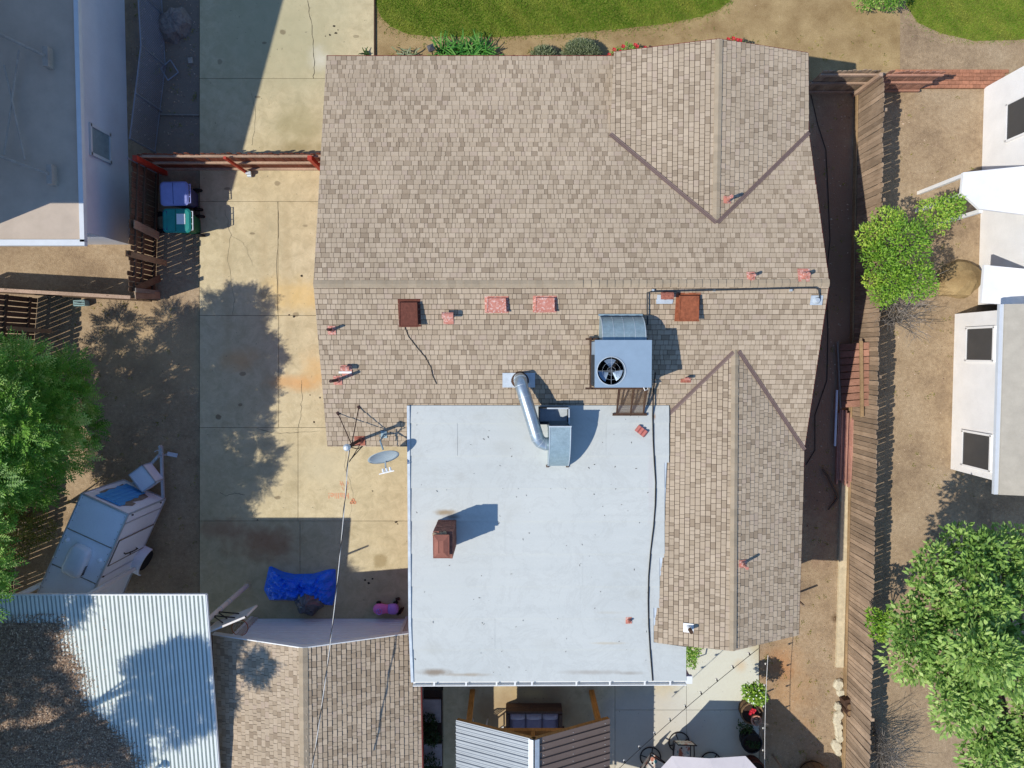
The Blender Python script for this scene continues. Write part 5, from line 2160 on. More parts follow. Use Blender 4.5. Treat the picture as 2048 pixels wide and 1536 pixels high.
# grey rooftop air handler
UT = 5.2
ua, ub = P(1191, 681, UT), P(1302, 774, UT)
ux0, ux1, uy0, uy1 = ua.x, ub.x, ub.y, ua.y
UB = 4.38
ucx, ucy = (ux0 + ux1) / 2, (uy0 + uy1) / 2
hv = thing('air_handler', 'grey rooftop air conditioning unit with round fan and curved duct', 'air conditioner', (ucx, ucy, SP_.z(ucx, ucy)))
fcx, fcy = P(1222.5, 742, UT).x, P(1222.5, 742, UT).y
fr = 0.325
# cabinet with a round hole in the lid
m = MB()
for (a, b) in (((ux0, uy0), (ux1, uy0)), ((ux1, uy0), (ux1, uy1)), ((ux1, uy1), (ux0, uy1)), ((ux0, uy1), (ux0, uy0))):
    m.extr([(a[0], a[1], UB), (b[0], b[1], UB), (b[0], b[1], UT - 0.03), (a[0], a[1], UT - 0.03)],
           Vector((0, 0, 0)) + Vector(((b[1] - a[1]), -(b[0] - a[0]), 0)).normalized() * -0.02)
cab = part(hv, 'cabinet', m, 'unit_paint')
m = MB()
K = 40
inn, outp = [], []
for i in range(K):
    a = 6.2832 * i / K
    inn.append((fcx + fr * math.cos(a), fcy + fr * math.sin(a)))
    dx, dy = math.cos(a), math.sin(a)
    tx = ((ux1 + 0.012 - fcx) / dx) if dx > 1e-9 else ((ux0 - 0.012 - fcx) / dx if dx < -1e-9 else 1e9)
    ty = ((uy1 + 0.012 - fcy) / dy) if dy > 1e-9 else ((uy0 - 0.012 - fcy) / dy if dy < -1e-9 else 1e9)
    tt_ = min(tx, ty)
    outp.append((fcx + dx * tt_, fcy + dy * tt_))
corners = [(ux1 + 0.012, uy1 + 0.012), (ux0 - 0.012, uy1 + 0.012), (ux0 - 0.012, uy0 - 0.012), (ux1 + 0.012, uy0 - 0.012)]
vs = [(x, y, UT) for x, y in inn] + [(x, y, UT) for x, y in outp]
fs = []
for i in range(K):
    j = (i + 1) % K
    pa_, pb_ = outp[i], outp[j]
    if abs(pa_[0] - pb_[0]) > 1e-6 and abs(pa_[1] - pb_[1]) > 1e-6:
        best = min(corners, key=lambda c: (c[0] - pa_[0]) ** 2 + (c[1] - pa_[1]) ** 2)
        vs.append((best[0], best[1], UT))
        fs.append((i, K + i, len(vs) - 1, K + j, j))
    else:
        fs.append((i, K + i, K + j, j))
m.add(vs, fs)
for a, b in zip(corners, corners[1:] + corners[:1]):
    m.add([(a[0], a[1], UT), (b[0], b[1], UT), (b[0], b[1], UT - 0.05), (a[0], a[1], UT - 0.05)], [(3, 2, 1, 0)])
for i in range(K):
    j = (i + 1) % K
    m.add([(inn[i][0], inn[i][1], UT), (inn[j][0], inn[j][1], UT), (inn[j][0], inn[j][1], UT - 0.16), (inn[i][0], inn[i][1], UT - 0.16)], [(0, 1, 2, 3)])
part(hv, 'top_panel', m, 'unit_paint')
m = MB()
m.cyl((fcx, fcy, UT - 0.5), (fcx, fcy, UT - 0.46), fr + 0.05, fr + 0.05, 32)
fanw = part(hv, 'fan_well', m, 'soot')
m = MB()
m.cyl((fcx, fcy, UT - 0.2), (fcx, fcy, UT - 0.1), 0.06, 0.06, 14)
part(fanw, 'fan_hub', m, 'unit_dark')
for k in range(3):
    a0_ = 6.283 * k / 3 + math.pi / 2 + 0.05
    m = MB()
    vs = []
    for i in range(6):
        f = i / 5
        a = a0_ - 0.55 + 1.1 * f
        z = UT - 0.20 + 0.09 * f
        vs += [(fcx + 0.06 * math.cos(a0_), fcy + 0.06 * math.sin(a0_), z), (fcx + 0.285 * math.cos(a), fcy + 0.285 * math.sin(a), z)]
    m.add(vs, [(2 * i, 2 * i + 1, 2 * i + 3, 2 * i + 2) for i in range(5)])
    part(fanw, 'fan_blade', m, 'fan_metal')
m = MB()
for r_ in (0.1, 0.21):
    m.ring((fcx, fcy, UT + 0.015), r_, 0.002, 32, 4)
for k in range(2):
    a = k * math.pi / 2
    m.cyl((fcx - fr * math.cos(a), fcy - fr * math.sin(a), UT + 0.012), (fcx + fr * math.cos(a), fcy + fr * math.sin(a), UT + 0.012), 0.003, 0.003, 4)
m.ring((fcx, fcy, UT + 0.008), fr + 0.012, 0.012, 36, 5)
part(hv, 'fan_guard', m, 'galv_light')
for k in range(11):
    m = MB()
    z = UB + 0.1 + k * 0.06
    m.box((ux0 - 0.012, uy0 + (uy1 - uy0) * 0.36, z), (0.02, (uy1 - uy0) * 0.66, 0.028), M=Matrix.Rotation(0.5, 3, 'Y'))
    part(cab, 'louvre', m, 'unit_dark')
# curved sheet metal plenum north of the cabinet
qx0, qx1 = P(1205, 660, 4.9).x, P(1291, 660, 4.9).x
ys_, yn = uy1 - 0.02, P(1250, 634, 4.15).y
zb_ = SP_.z(ucx, yn)
m = MB()
segs = 12
prof = []
for i in range(segs + 1):
    a = (math.pi / 2) * i / segs
    prof.append((ys_ + (yn - ys_) * math.sin(a), zb_ + 0.05 + (4.98 - zb_ - 0.05) * math.cos(a)))
vs = []
for y, z in prof:
    vs += [(qx0, y, z), (qx1, y, z)]
fs = [(2 * i, 2 * i + 1, 2 * i + 3, 2 * i + 2) for i in range(segs)]
k0 = len(vs)
for x in (qx0, qx1):
    vs += [(x, y, z) for y, z in prof] + [(x, ys_, zb_ - 0.2), (x, yn, zb_ - 0.2)]
nn_ = segs + 1
fs.append(tuple(range(k0, k0 + nn_)) + (k0 + nn_ + 1, k0 + nn_))
fs.append(tuple(reversed(tuple(range(k0 + nn_ + 2, k0 + 2 * nn_ + 2)) + (k0 + 2 * nn_ + 3, k0 + 2 * nn_ + 2))))
m.add(vs, fs)
pln = part(hv, 'curved_plenum', m, 'galv_dull')
m = MB()
for f in (0.26, 0.5, 0.76):
    x = qx0 + (qx1 - qx0) * f
    m.tube([(x, y, z + 0.004) for y, z in prof], 0.006, 4)
for x in (qx0, qx1):
    m.tube([(x, y, z) for y, z in prof], 0.012, 4)
part(pln, 'standing_seam', m, 'galv_light')
m = MB()
m.box(((qx0 + qx1) / 2, yn + 0.04, zb_ + 0.05), (qx1 - qx0 + 0.06, 0.05, 0.04))
part(hv, 'base_flashing', m, 'galv_dull')
# stand: legs, platform and sloping screened strut panel on the south side
m = MB()
for x in (ux0 + 0.04, ux1 - 0.04):
    for y in (uy0 + 0.05, uy1 - 0.05):
        zz = max(SP_.z(x, y), WP.z(x, y) if y < wN.y else -9)
        m.beam((x, y, zz - 0.02), (x, y, UB), 0.05, 0.05)
for x in (ux0 - 0.02, ux1 + 0.02):
    m.beam((x, uy0 - 0.1, UB - 0.025), (x, uy1 + 0.1, UB - 0.025), 0.05, 0.05)
for y in (uy0 - 0.08, uy1 + 0.05):
    m.beam((ux0 - 0.14, y, UB - 0.075), (ux1 + 0.08, y, UB - 0.075), 0.05, 0.05)
stand = part(hv, 'stand', m, 'steel_brown')
by = P(1260, 829, 3.75).y
bz = WP.z(0, by) + 0.05
sx_ = [P(1233, 826, bz).x, P(1261, 826, bz).x, P(1286, 826, bz).x]
m = MB()
m.beam((sx_[0] - 0.1, by, bz), (sx_[2] + 0.1, by, bz), 0.06, 0.06)
part(stand, 'foot_bar', m, 'steel_brown')
for x in sx_:
    bar(stand, 'strut', (x, by, bz), (x, uy0 - 0.05, UB - 0.05), 0.035, 0.035, 'steel_brown')
    bar(stand, 'strut', (x, by + 0.03, bz + 0.02), (x, uy0 + 0.35, UB - 0.1), 0.03, 0.03, 'steel_brown')
m = MB()
for i in range(34):
    f = i / 33
    x = sx_[0] + (sx_[2] - sx_[0]) * f
    m.cyl((x, by, bz + 0.01), (x, uy0 - 0.05, UB - 0.04), 0.0035, 0.0035, 3, False)
for i in range(26):
    f = i / 25
    y, z = by + (uy0 - 0.05 - by) * f, bz + 0.01 + (UB - 0.04 - bz) * f
    m.cyl((sx_[0], y, z), (sx_[2], y, z), 0.0035, 0.0035, 3, False)
part(stand, 'wire_screen', m, 'mesh_brown')
m = MB()
m.tube([(ux1 - 0.05, uy0 - 0.02, UB + 0.1), (ux1 + 0.0, uy0 - 0.12, UB + 0.05), (ux1 + 0.08, uy0 - 0.1, UB), (ux1 + 0.05, uy0 + 0.1, UB - 0.1)], 0.016, 6)
part(hv, 'drain_hose', m, 'cable_white')
# dark cable from the unit across the white roof
m = MB()
cp_ = [(1306, 745), (1305, 780), (1305, 830), (1306, 880), (1308, 920), (1311, 965), (1310, 1010), (1307, 1050), (1301, 1100), (1297, 1150), (1296, 1200), (1297, 1250), (1300, 1300), (1305, 1360)]
pts = []
for x, y in cp_:
    if y < 815:
        pts.append(SP_.hit(x, y) + Vector((0, 0, 0.30 if y < 760 else 0.12)))
    else:
        pts.append(WP.hit(x, y) + WP.n * 0.035)
m.tube(pts, 0.019, 6)
solo('roof_cable', m, 'cable_black', 'dark cable snaking south across the white roof from the air handler', 'cable')

# swamp cooler duct
dz = SP_.z(P(1038, 757, 3.75).x, P(1038, 757, 3.75).y)
d0 = SP_.hit(1040, 758)
dk = thing('cooler_duct', 'silver round duct bending into a galvanised hood on the white roof', 'duct', d0)
m = MB()
q = [SP_.hit(x, y) + SP_.n * 0.032 for x, y in ((1005, 745), (1005, 774), (1070, 774), (1070, 745))]
m.extr(q, SP_.n * 0.008)
part(dk, 'flashing', m, 'galv_light')
zc_ = 4.30
pend = P(1100, 886, 4.22)
path = [d0 + Vector((0, 0, -0.1)), d0 + Vector((0, 0, 0.18)), d0 + Vector((0.01, -0.02, 0.33)), P(1043, 772, zc_ - 0.06), P(1050, 794, zc_)]
path += [P(1050 + 22 * f, 794 + 72 * f, zc_ + 0.03 * f) for f in (0.35, 0.7, 1.0)]
path += [P(1075, 876, zc_), P(1081, 884, zc_ - 0.02), P(1090, 888, zc_ - 0.04), Vector((pend.x + 0.08, pend.y, zc_ - 0.05))]
m = MB()
m.tube(path, 0.165, 24)
rd = part(dk, 'round_duct', m, 'galv', smooth=True)
for i in (2, 3, 4, 7, 8, 9, 10):
    m = MB()
    d = (path[i + 1] - path[i - 1]).normalized()
    m.ring(path[i], 0.168, 0.006, 24, 4, d.to_track_quat('Z', 'Y').to_matrix())
    part(rd, 'duct_seam', m, 'galv_light')
m = MB()
m.lathe([(0.24, 0.02), (0.19, 0.08), (0.175, 0.12)], d0, 20)
part(dk, 'roof_collar', m, 'steel_brown')
# quarter-round hood
hz0 = WP.z(0, P(0, 931, 3.65).y)
hx0, hx1 = P(1099, 870, 4.6).x, P(1141, 870, 4.6).x
hyN, hyS = P(1120, 853, 4.66).y, P(1120, 931, 3.66).y
m = MB()
prof = []
for i in range(15):
    a = (math.pi / 2) * i / 14
    prof.append((hyN + (hyS - hyN) * math.sin(a), hz0 + 1.02 * math.cos(a)))
vs = []
for y, z in prof:
    vs += [(hx0, y, z), (hx1, y, z)]
fs = [(2 * i, 2 * i + 1, 2 * i + 3, 2 * i + 2) for i in range(14)]
for x, rev in ((hx0, False), (hx1, True)):
    k0 = len(vs)
    vs += [(x, y, z) for y, z in prof] + [(x, hyN, hz0 + 0.0)]
    f_ = tuple(range(k0, k0 + 16))
    fs.append(tuple(reversed(f_)) if rev else f_)
m.add(vs, fs)
hood = part(dk, 'curved_hood', m, 'galv_dull')
m = MB()
for x in (hx0, hx1):
    m.tube([(x, y, z + 0.003) for y, z in prof], 0.012, 4)
m.beam((hx0 - 0.02, hyN, hz0 + 1.02), (hx1 + 0.02, hyN, hz0 + 1.02), 0.03, 0.05)
part(hood, 'hood_edge', m, 'galv_light')
m = MB()
for x in (hx0, hx1):
    m.box((x, hyS - 0.01, hz0 + 0.03), (0.07, 0.06, 0.06))
part(dk, 'foot', m, 'steel_brown')
# open black box north of the hood
kx0, kx1, kyN, kyS = P(1078, 830, 4.2).x, P(1139, 830, 4.2).x, P(1100, 816, 4.2).y, hyN + 0.02
m = MB()
kz0, kz1 = WP.z(0, kyN) + 0.005, 4.18
for (x0_, x1_, y0_, y1_) in ((kx0, kx1, kyN - 0.02, kyN), (kx0, kx0 + 0.02, kyS, kyN), (kx1 - 0.02, kx1, kyS, kyN), (kx0, hx0 + 0.02, kyS - 0.02, kyS)):
    m.box(((x0_ + x1_) / 2, (y0_ + y1_) / 2, (kz0 + kz1) / 2), (x1_ - x0_, y1_ - y0_, kz1 - kz0))
kb_ = part(dk, 'open_box', m, 'unit_dark')
m = MB()
m.box(((kx0 + kx1) / 2, (kyN + kyS) / 2, kz0 + 0.03), (kx1 - kx0 - 0.05, kyN - kyS - 0.05, 0.03))
part(kb_, 'box_floor', m, 'galv_light')
m = MB()
m.box(((kx0 + kx1) / 2 + 0.1, kyN - 0.01, kz1 + 0.006), (kx1 - kx0 - 0.2, 0.035, 0.012))
m.box((kx1 - 0.01, (kyN + kyS) / 2, kz1 + 0.006), (0.03, kyN - kyS, 0.012))
part(kb_, 'box_rim', m, 'galv_light')

# broken clay tile on the white roof
q = WP.hit(1282, 862)
m = MB()
rot = Matrix.Rotation(RAD(-38), 3, 'Z')
prof = []
for i in range(25):
    f = i / 24
    prof.append((-0.15 + 0.3 * f, 0.03 + 0.05 * abs(math.sin(f * math.pi * 3))))
for (x0_, z0_), (x1_, z1_) in zip(prof, prof[1:]):
    m.hexa([q + rot @ Vector(p) for p in ((x0_, -0.09, z0_), (x1_, -0.09, z1_), (x1_, 0.09, z1_), (x0_, 0.09, z0_), (x0_, -0.09, z0_ + 0.03), (x1_, -0.09, z1_ + 0.03), (x1_, 0.09, z1_ + 0.03), (x0_, 0.09, z0_ + 0.03))])
solo('clay_tile', m, 'clay', 'broken salmon clay tile lying on the white flat roof', 'tile')

# service mast with guys
mbz = SP_.hit(720, 880)
mtz = mbz.z + 1.42
ms = thing('service_mast', 'dark power service mast braced at the roof\'s south-west corner', 'mast', mbz)
m = MB()
m.cyl(mbz + Vector((0, 0, -0.3)), Vector((mbz.x, mbz.y, mtz)), 0.042, 0.042, 12)
part(ms, 'pole', m, 'mast_dark')
m = MB()
m.lathe([(0.05, 0), (0.085, 0.03), (0.09, 0.10), (0.05, 0.16), (0, 0.17)], (mbz.x, mbz.y, mtz - 0.02), 14)
wh_ = part(ms, 'weatherhead', m, 'galv_light')
m = MB()
m.box(mbz + Vector((0, -0.02, 0.03)), (0.28, 0.26, 0.012), M=Matrix((SP_.u, SP_.v, SP_.n)).transposed())
m.lathe([(0.11, 0.02), (0.05, 0.14)], mbz, 14)
part(ms, 'flashing', m, 'red_rust')
gtop = Vector((mbz.x, mbz.y, mtz - 0.45))
for (x, y) in ((676, 826), (718, 814)):
    an = SP_.hit(x, y)
    m = MB()
    m.cyl(an + SP_.n * 0.02, gtop, 0.013, 0.013, 6)
    m.box(an + SP_.n * 0.03, (0.06, 0.09, 0.03), 0.6)
    part(ms, 'guy_brace', m, 'mast_dark')
m = MB()
att = Vector((mbz.x, mbz.y, mtz - 0.12))
m.tube([att + Vector((0.06, 0, 0.1)), att + Vector((0.22, -0.06, 0.0)), att + Vector((0.3, -0.02, -0.2)), att + Vector((0.16, -0.16, -0.3)), att + Vector((0.0, -0.36, -0.1))], 0.012, 5)
m.tube([att + Vector((0.05, 0.0, 0.08)), att + Vector((0.26, 0.04, -0.1)), att + Vector((0.1, -0.2, -0.2)), att + Vector((-0.02, -0.4, -0.12))], 0.012, 5)
part(ms, 'drip_loop', m, 'cable_black')
# service drop
c0 = Vector((mbz.x, mbz.y, mtz - 0.15)) + Vector((0, -0.08, 0))
c9 = P(611, 1620, 4.6)
m1, m2 = MB(), MB()
N_ = 60
pts = []
for i in range(N_ + 1):
    f = i / N_
    p = c0.lerp(c9, f)
    p.z -= 0.5 * 4 * f * (1 - f) * 0.25
    p.x += 0.09 * math.sin(math.pi * f)
    pts.append(p)
m1.tube(pts, 0.010, 5)
tw = [p + Vector((math.cos(i * 0.9) * 0.016, 0, math.sin(i * 0.9) * 0.016)) for i, p in enumerate(pts)]
m2.tube(tw, 0.011, 5)
sd = thing('service_drop', 'twisted power line running south from the mast over the garage roof', 'power line', c0)
part(sd, 'neutral_wire', m1, 'cable_white')
part(sd, 'insulated_wire', m2, 'cable_black')

# satellite dish on the south-west eave
ft = SP_.hit(768, 868)
dh = thing('satellite_dish', 'pale grey satellite dish at the eave by the service mast', 'satellite dish', ft)
dc = P(766, 909, 4.1)
m = MB()
m.box(ft + SP_.n * 0.03, (0.16, 0.2, 0.012), M=Matrix((SP_.u, SP_.v, SP_.n)).transposed())
m.tube([ft + SP_.n * 0.03, ft + Vector((0.0, -0.06, 0.22)), ft + Vector((-0.01, -0.12, 0.5)), dc + Vector((0, 0.12, -0.02))], 0.024, 8)
part(dh, 'mount', m, 'galv_dull')
m = MB()
for s in (-1, 1):
    m.cyl(ft + Vector((s * 0.16, 0.05, 0.03)), ft + Vector((0, -0.08, 0.36)), 0.009, 0.009, 5)
part(dh, 'brace', m, 'galv_dull')
axis = Vector((0.26, -0.80, 0.50)).normalized()   # looks south, tilted up
ex = Vector((1, 0, 0)) - axis * axis.x
ex.normalize()
ey = axis.cross(ex)
m = MB()
K, J = 32, 6
vs = []
for sgn, th_ in ((1, 0.0), (-1, 0.012)):
    for j in range(J + 1):
        r_ = j / J
        for i in range(K):
            a = 6.2832 * i / K
            vs.append(dc + ex * (0.40 * r_ * math.cos(a)) + ey * (0.33 * r_ * math.sin(a)) + axis * (0.085 * r_ * r_ - th_))
fs = []
for s_ in range(2):
    k0 = s_ * (J + 1) * K
    for j in range(J):
        for i in range(K):
            f_ = (k0 + j * K + i, k0 + j * K + (i + 1) % K, k0 + (j + 1) * K + (i + 1) % K, k0 + (j + 1) * K + i)
            fs.append(f_ if s_ == 0 else tuple(reversed(f_)))
for i in range(K):
    fs.append((J * K + i, J * K + (i + 1) % K, (2 * J + 1) * K + (i + 1) % K, (2 * J + 1) * K + i))
m.add(vs, fs)
part(dh, 'reflector', m, 'dish_grey', smooth=True)
ln = P(772, 944, 4.15)
m = MB()
m.beam(dc + ey * -0.30 * (1 if ey.z > 0 else -1) + axis * 0.05, ln, 0.035, 0.035)
part(dh, 'feed_arm', m, 'dish_grey')
m = MB()
for k in (-1, 0, 1):
    q = ln + Vector((0.03 + k * 0.09, 0.02 + 0.02 * k, 0.03))
    m.cyl(q, q - axis * 0.09, 0.032, 0.028, 10)
m.beam(ln + Vector((-0.18, -0.06, -0.02)), ln + Vector((0.2, 0.03, -0.02)), 0.025, 0.02)
part(dh, 'receiver', m, 'plastic_white')

# ================================================================== pergola and patio furniture
PZ = 3.2
pr0 = P(1068, 1479, PZ)
pzw, pze = z_at_y(912, 1440, pr0.y), z_at_y(1220, 1437, pr0.y)
pgw, pge = P(912, 1440, pzw), P(1220, 1437, pze)
PW = Plane(pr0, Y0, pgw - pr0)
PE = Plane(pr0, Y0, pge - pr0)
pg = thing('pergola', 'timber patio shelter with silver and brown metal roof slopes', 'pergola', (pr0.x, pr0.y - 1.6, 0.05))
LEN = 3.6


def ribbed(pl, pedge, mat, nm, step, rib, w0, flat):
    ue = pl.uv(pr0)
    ve = pl.uv(pedge)[1]
    v0 = pl.uv(pr0)[1]
    sgn = 1 if pl.at(1, 0).y < pl.at(0, 0).y else -1
    m = MB()
    n = int(LEN / step)
    prof = []
    for i in range(n):
        a = i * step
        if flat:
            prof += [(a, 0.0), (a + step - 0.03, 0.0), (a + step - 0.022, rib), (a + step - 0.008, rib)]
        else:
            for k in range(8):
                prof.append((a + step * k / 8, [0.0, 0.0, 0.012, 0.012, 0.0, 0.0, rib, rib][k]))
    vs = []
    for a, h_ in prof:
        vs += [pl.at(sgn * a, v0, h_), pl.at(sgn * a, ve, h_)]
    m.add(vs, [(2 * i, 2 * i + 1, 2 * i + 3, 2 * i + 2) for i in range(len(prof) - 1)])
    sh = part(pg, nm, m, mat)
    m = MB()
    for f in (0.12, 0.5, 0.93):
        for i in range(n):
            q = pl.at(sgn * (i * step + step * 0.5), v0 + (ve - v0) * f, 0.006)
            m.cyl(q, q + pl.n * 0.01, 0.009, 0.009, 5)
    part(sh, 'screws', m, 'white_paint')
    return sh


ribbed(PW, pgw, 'metal_silver', 'silver_roof_sheet', 0.205, 0.03, 0, False)
ribbed(PE, pge, 'metal_brown', 'brown_roof_sheet', 0.205, 0.035, 0, True)
m = MB()
for pl in (PW, PE):
    v0 = pl.uv(pr0)[1]
    sgn = 1 if pl.at(1, 0).y < pl.at(0, 0).y else -1
    q = [pl.at(0, v0, 0.045), pl.at(sgn * LEN, v0, 0.045), pl.at(sgn * LEN, v0 - 0.14, 0.045), pl.at(0, v0 - 0.14, 0.045)]
    m.extr(q, pl.n * 0.006)
part(pg, 'ridge_cap', m, 'galv_light')
for px in (945, 1183):
    q = P(px, 1383 if px < 1000 else 1384, 0.05)
    bar(pg, 'post', (q.x, q.y, 0.05), (q.x, q.y, (PW if px < 1000 else PE).z(q.x, pr0.y) - 0.12), 0.15, 0.15, 'post_wood')
yb_ = pr0.y + 0.12
q1, q2 = P(945, 1383), P(1183, 1384)
yb_ = q1.y
yb_ -= 0.2
zbm = min(PW.z(q1.x, yb_), PE.z(q2.x, yb_)) - 0.22
bar(pg, 'tie_beam', (q1.x - 0.2, yb_ - 0.0, zbm), (q2.x + 0.2, yb_ - 0.0, zbm), 0.14, 0.16, 'post_wood')
bar(pg, 'king_post', (pr0.x, yb_, zbm), (pr0.x, yb_, PZ - 0.1), 0.12, 0.12, 'post_wood')
for s in (-1, 1):
    bar(pg, 'brace', (pr0.x + s * 0.75, yb_, zbm + 0.05), (pr0.x + s * 0.1, yb_, PZ - 0.25), 0.08, 0.1, 'post_wood')
for pl, e in ((PW, pgw), (PE, pge)):
    a, b = pl.at(0, pl.uv(pr0)[1], -0.08), Vector(e) - pl.n * 0.08
    for k in range(4):
        off = Vector((0, -0.03 - k * 1.1, 0))
        bar(pg, 'rafter', a + off, b + off, 0.05, 0.12, 'post_wood')

# sofa
sq = P(1068, 1424)
sx0, sx1, sy0, sy1 = P(1012, 1455).x, P(1122, 1455).x, P(1068, 1452).y, P(1068, 1404).y
so = thing('wicker_sofa', 'dark wicker sofa with grey cushions under the pergola', 'sofa', ((sx0 + sx1) / 2, (sy0 + sy1) / 2, 0.05))
m = MB()
m.box(((sx0 + sx1) / 2, (sy0 + sy1) / 2, 0.22), (sx1 - sx0, sy1 - sy0, 0.28))
part(so, 'base', m, 'wicker')
m = MB()
m.box(((sx0 + sx1) / 2, sy1 - 0.04, 0.42), (sx1 - sx0, 0.07, 0.34))
part(so, 'backrest', m, 'wicker')
for x in (sx0 + 0.05, sx1 - 0.05):
    m = MB()
    m.box((x, (sy0 + sy1) / 2 - 0.05, 0.45), (0.1, sy1 - sy0 - 0.12, 0.3))
    part(so, 'armrest', m, 'wicker')


def pillow(m, c, s, bulge=0.25):
    K = 8
    vs, fs = [], []
    for i in range(K + 1):
        for j in range(K + 1):
            u, v = i / K * 2 - 1, j / K * 2 - 1
            e = (1 - abs(u) ** 4) * (1 - abs(v) ** 4)
            vs.append((c[0] + u * s[0] / 2 * (1 - 0.05 * v * v), c[1] + v * s[1] / 2 * (1 - 0.05 * u * u), c[2] + s[2] * (0.35 + 0.65 * e ** 0.5)))
    n = len(vs)
    vs += [(x, y, c[2]) for x, y, z in vs]
    for i in range(K):
        for j in range(K):
            a = i * (K + 1) + j
            fs.append((a, a + K + 1, a + K + 2, a + 1))
    rim = [i * (K + 1) for i in range(K + 1)] + [K * (K + 1) + j for j in range(1, K + 1)] + [i * (K + 1) + K for i in range(K - 1, -1, -1)] + [j for j in range(K - 1, 0, -1)]
    for a, b in zip(rim, rim[1:] + rim[:1]):
        fs.append((a, b, b + n, a + n))
    m.add(vs, fs)


cw = (sx1 - sx0 - 0.22) / 3
for k in range(3):
    m = MB()
    x = sx0 + 0.11 + cw * (k + 0.5)
    pillow(m, (x, (sy0 + sy1) / 2 - 0.08, 0.36), (cw - 0.01, sy1 - sy0 - 0.2, 0.14))
    part(so, 'seat_cushion', m, 'cushion', smooth=True)
    m = MB()
    pillow(m, (x, sy1 - 0.19, 0.44), (cw - 0.02, 0.2, 0.16))
    part(so, 'back_cushion', m, 'cushion_pale', smooth=True)
# rug in front of the sofa
rg = thing('patio_rug', 'black and white chequered rug under the pergola beside the sofa', 'rug', (sq.x, sy0 - 0.3, 0.054))
m = MB()
rx0, rx1, ry1, ry0 = sx0 - 0.15, sx1 + 0.1, sy0 + 0.02, sy0 - 1.4
m.box(((rx0 + rx1) / 2, (ry0 + ry1) / 2, 0.058), (rx1 - rx0, ry1 - ry0, 0.008))
part(rg, 'pile', m, 'rug')
m = MB()
stp_ = 0.075
i = 0
x = rx0
while x < rx1 - stp_:
    j = 0
    y = ry1
    while y > ry1 - 0.9:
        if (i + j) % 2 == 0:
            m.box((x + stp_ / 2, y - stp_ / 2, 0.064), (stp_, stp_, 0.004))
        y -= stp_
        j += 1
    x += stp_
    i += 1
part(rg, 'checks', m, 'rug_white')
# white plastic chair
q = P(961, 1436)
ch = thing('plastic_chair', 'white plastic armchair half hidden under the silver pergola roof', 'chair', (q.x, q.y, 0.05))
m = MB()
m.box((q.x, q.y - 0.25, 0.46), (0.44, 0.42, 0.03))
part(ch, 'seat', m, 'plastic_white')
m = MB()
m.tube([(q.x - 0.22, q.y - 0.1, 0.45), (q.x - 0.22, q.y + 0.02, 0.8), (q.x - 0.15, q.y + 0.06, 0.88), (q.x + 0.15, q.y + 0.06, 0.88), (q.x + 0.22, q.y + 0.02, 0.8), (q.x + 0.22, q.y - 0.1, 0.45)], 0.025, 8)
for k in range(4):
    x = q.x - 0.12 + 0.08 * k
    m.beam((x, q.y - 0.03, 0.47), (x, q.y + 0.06, 0.86), 0.04, 0.012, (0, 1, 0))
part(ch, 'backrest', m, 'plastic_white')
for sx in (-1, 1):
    m = MB()
    m.tube([(q.x + sx * 0.23, q.y - 0.02, 0.68), (q.x + sx * 0.25, q.y - 0.4, 0.66), (q.x + sx * 0.23, q.y - 0.45, 0.5)], 0.02, 6)
    part(ch, 'armrest', m, 'plastic_white')
    for dy in (0.0, -0.45):
        m = MB()
        m.beam((q.x + sx * 0.2, q.y + dy * 0.95, 0.45), (q.x + sx * 0.23, q.y + dy, 0.05), 0.05, 0.04)
        part(ch, 'leg', m, 'plastic_white')


def sling_chair(px, py, rz, label):
    q = P(px, py)
    t = thing('swivel_chair', label, 'chair', (q.x, q.y, 0.05), rz, 'patio swivel chairs round the parasol')
    # faces +x; back at -x
    m = MB()
    m.ring((0, 0, 0.02), 0.32, 0.02, 28, 6)
    for k in range(4):
        a = k * math.pi / 2 + 0.4
        m.tube([(0.32 * math.cos(a), 0.32 * math.sin(a), 0.02), (0.1 * math.cos(a), 0.1 * math.sin(a), 0.08), (0, 0, 0.3)], 0.016, 6)
    m.cyl((0, 0, 0.02), (0, 0, 0.36), 0.035, 0.03, 10)
    part(t, 'swivel_base', m, 'frame_dark', local=True)
    m = MB()
    prof = [(0.32, 0.40), (0.27, 0.43), (0.0, 0.38), (-0.2, 0.37), (-0.28, 0.45), (-0.38, 0.75), (-0.46, 1.02), (-0.48, 1.05)]
    vs = []
    for x, z in prof:
        for y in (-0.25, -0.12, 0, 0.12, 0.25):
            vs.append((x, y, z - 0.03 * (1 - (y / 0.25) ** 2)))
    m.add(vs, [(i * 5 + k, i * 5 + k + 1, (i + 1) * 5 + k + 1, (i + 1) * 5 + k) for i in range(len(prof) - 1) for k in range(4)])
    part(t, 'sling', m, 'sling', local=True)
    for s in (-1, 1):
        m = MB()
        m.tube([(x, s * 0.27, z) for x, z in prof], 0.018, 6)
        part(t, 'side_rail', m, 'frame_dark', local=True)
        m = MB()
        m.tube([(-0.34, s * 0.29, 0.66), (0.0, s * 0.32, 0.66), (0.26, s * 0.32, 0.62), (0.3, s * 0.3, 0.45)], 0.022, 6)
        part(t, 'armrest', m, 'frame_dark', local=True)
    m = MB()
    m.tube([(-0.48, -0.27, 1.05), (-0.50, 0, 1.08), (-0.48, 0.27, 1.05)], 0.018, 6)
    part(t, 'top_rail', m, 'frame_dark', local=True)
    return t


sling_chair(1357, 1482, RAD(-92), 'swivel chair with floral sling in the sun above the parasol')
sling_chair(1300, 1512, RAD(-35), 'swivel chair with floral sling left of the parasol in shade')
sling_chair(1420, 1522, RAD(-150), 'swivel chair mostly hidden right of the parasol')
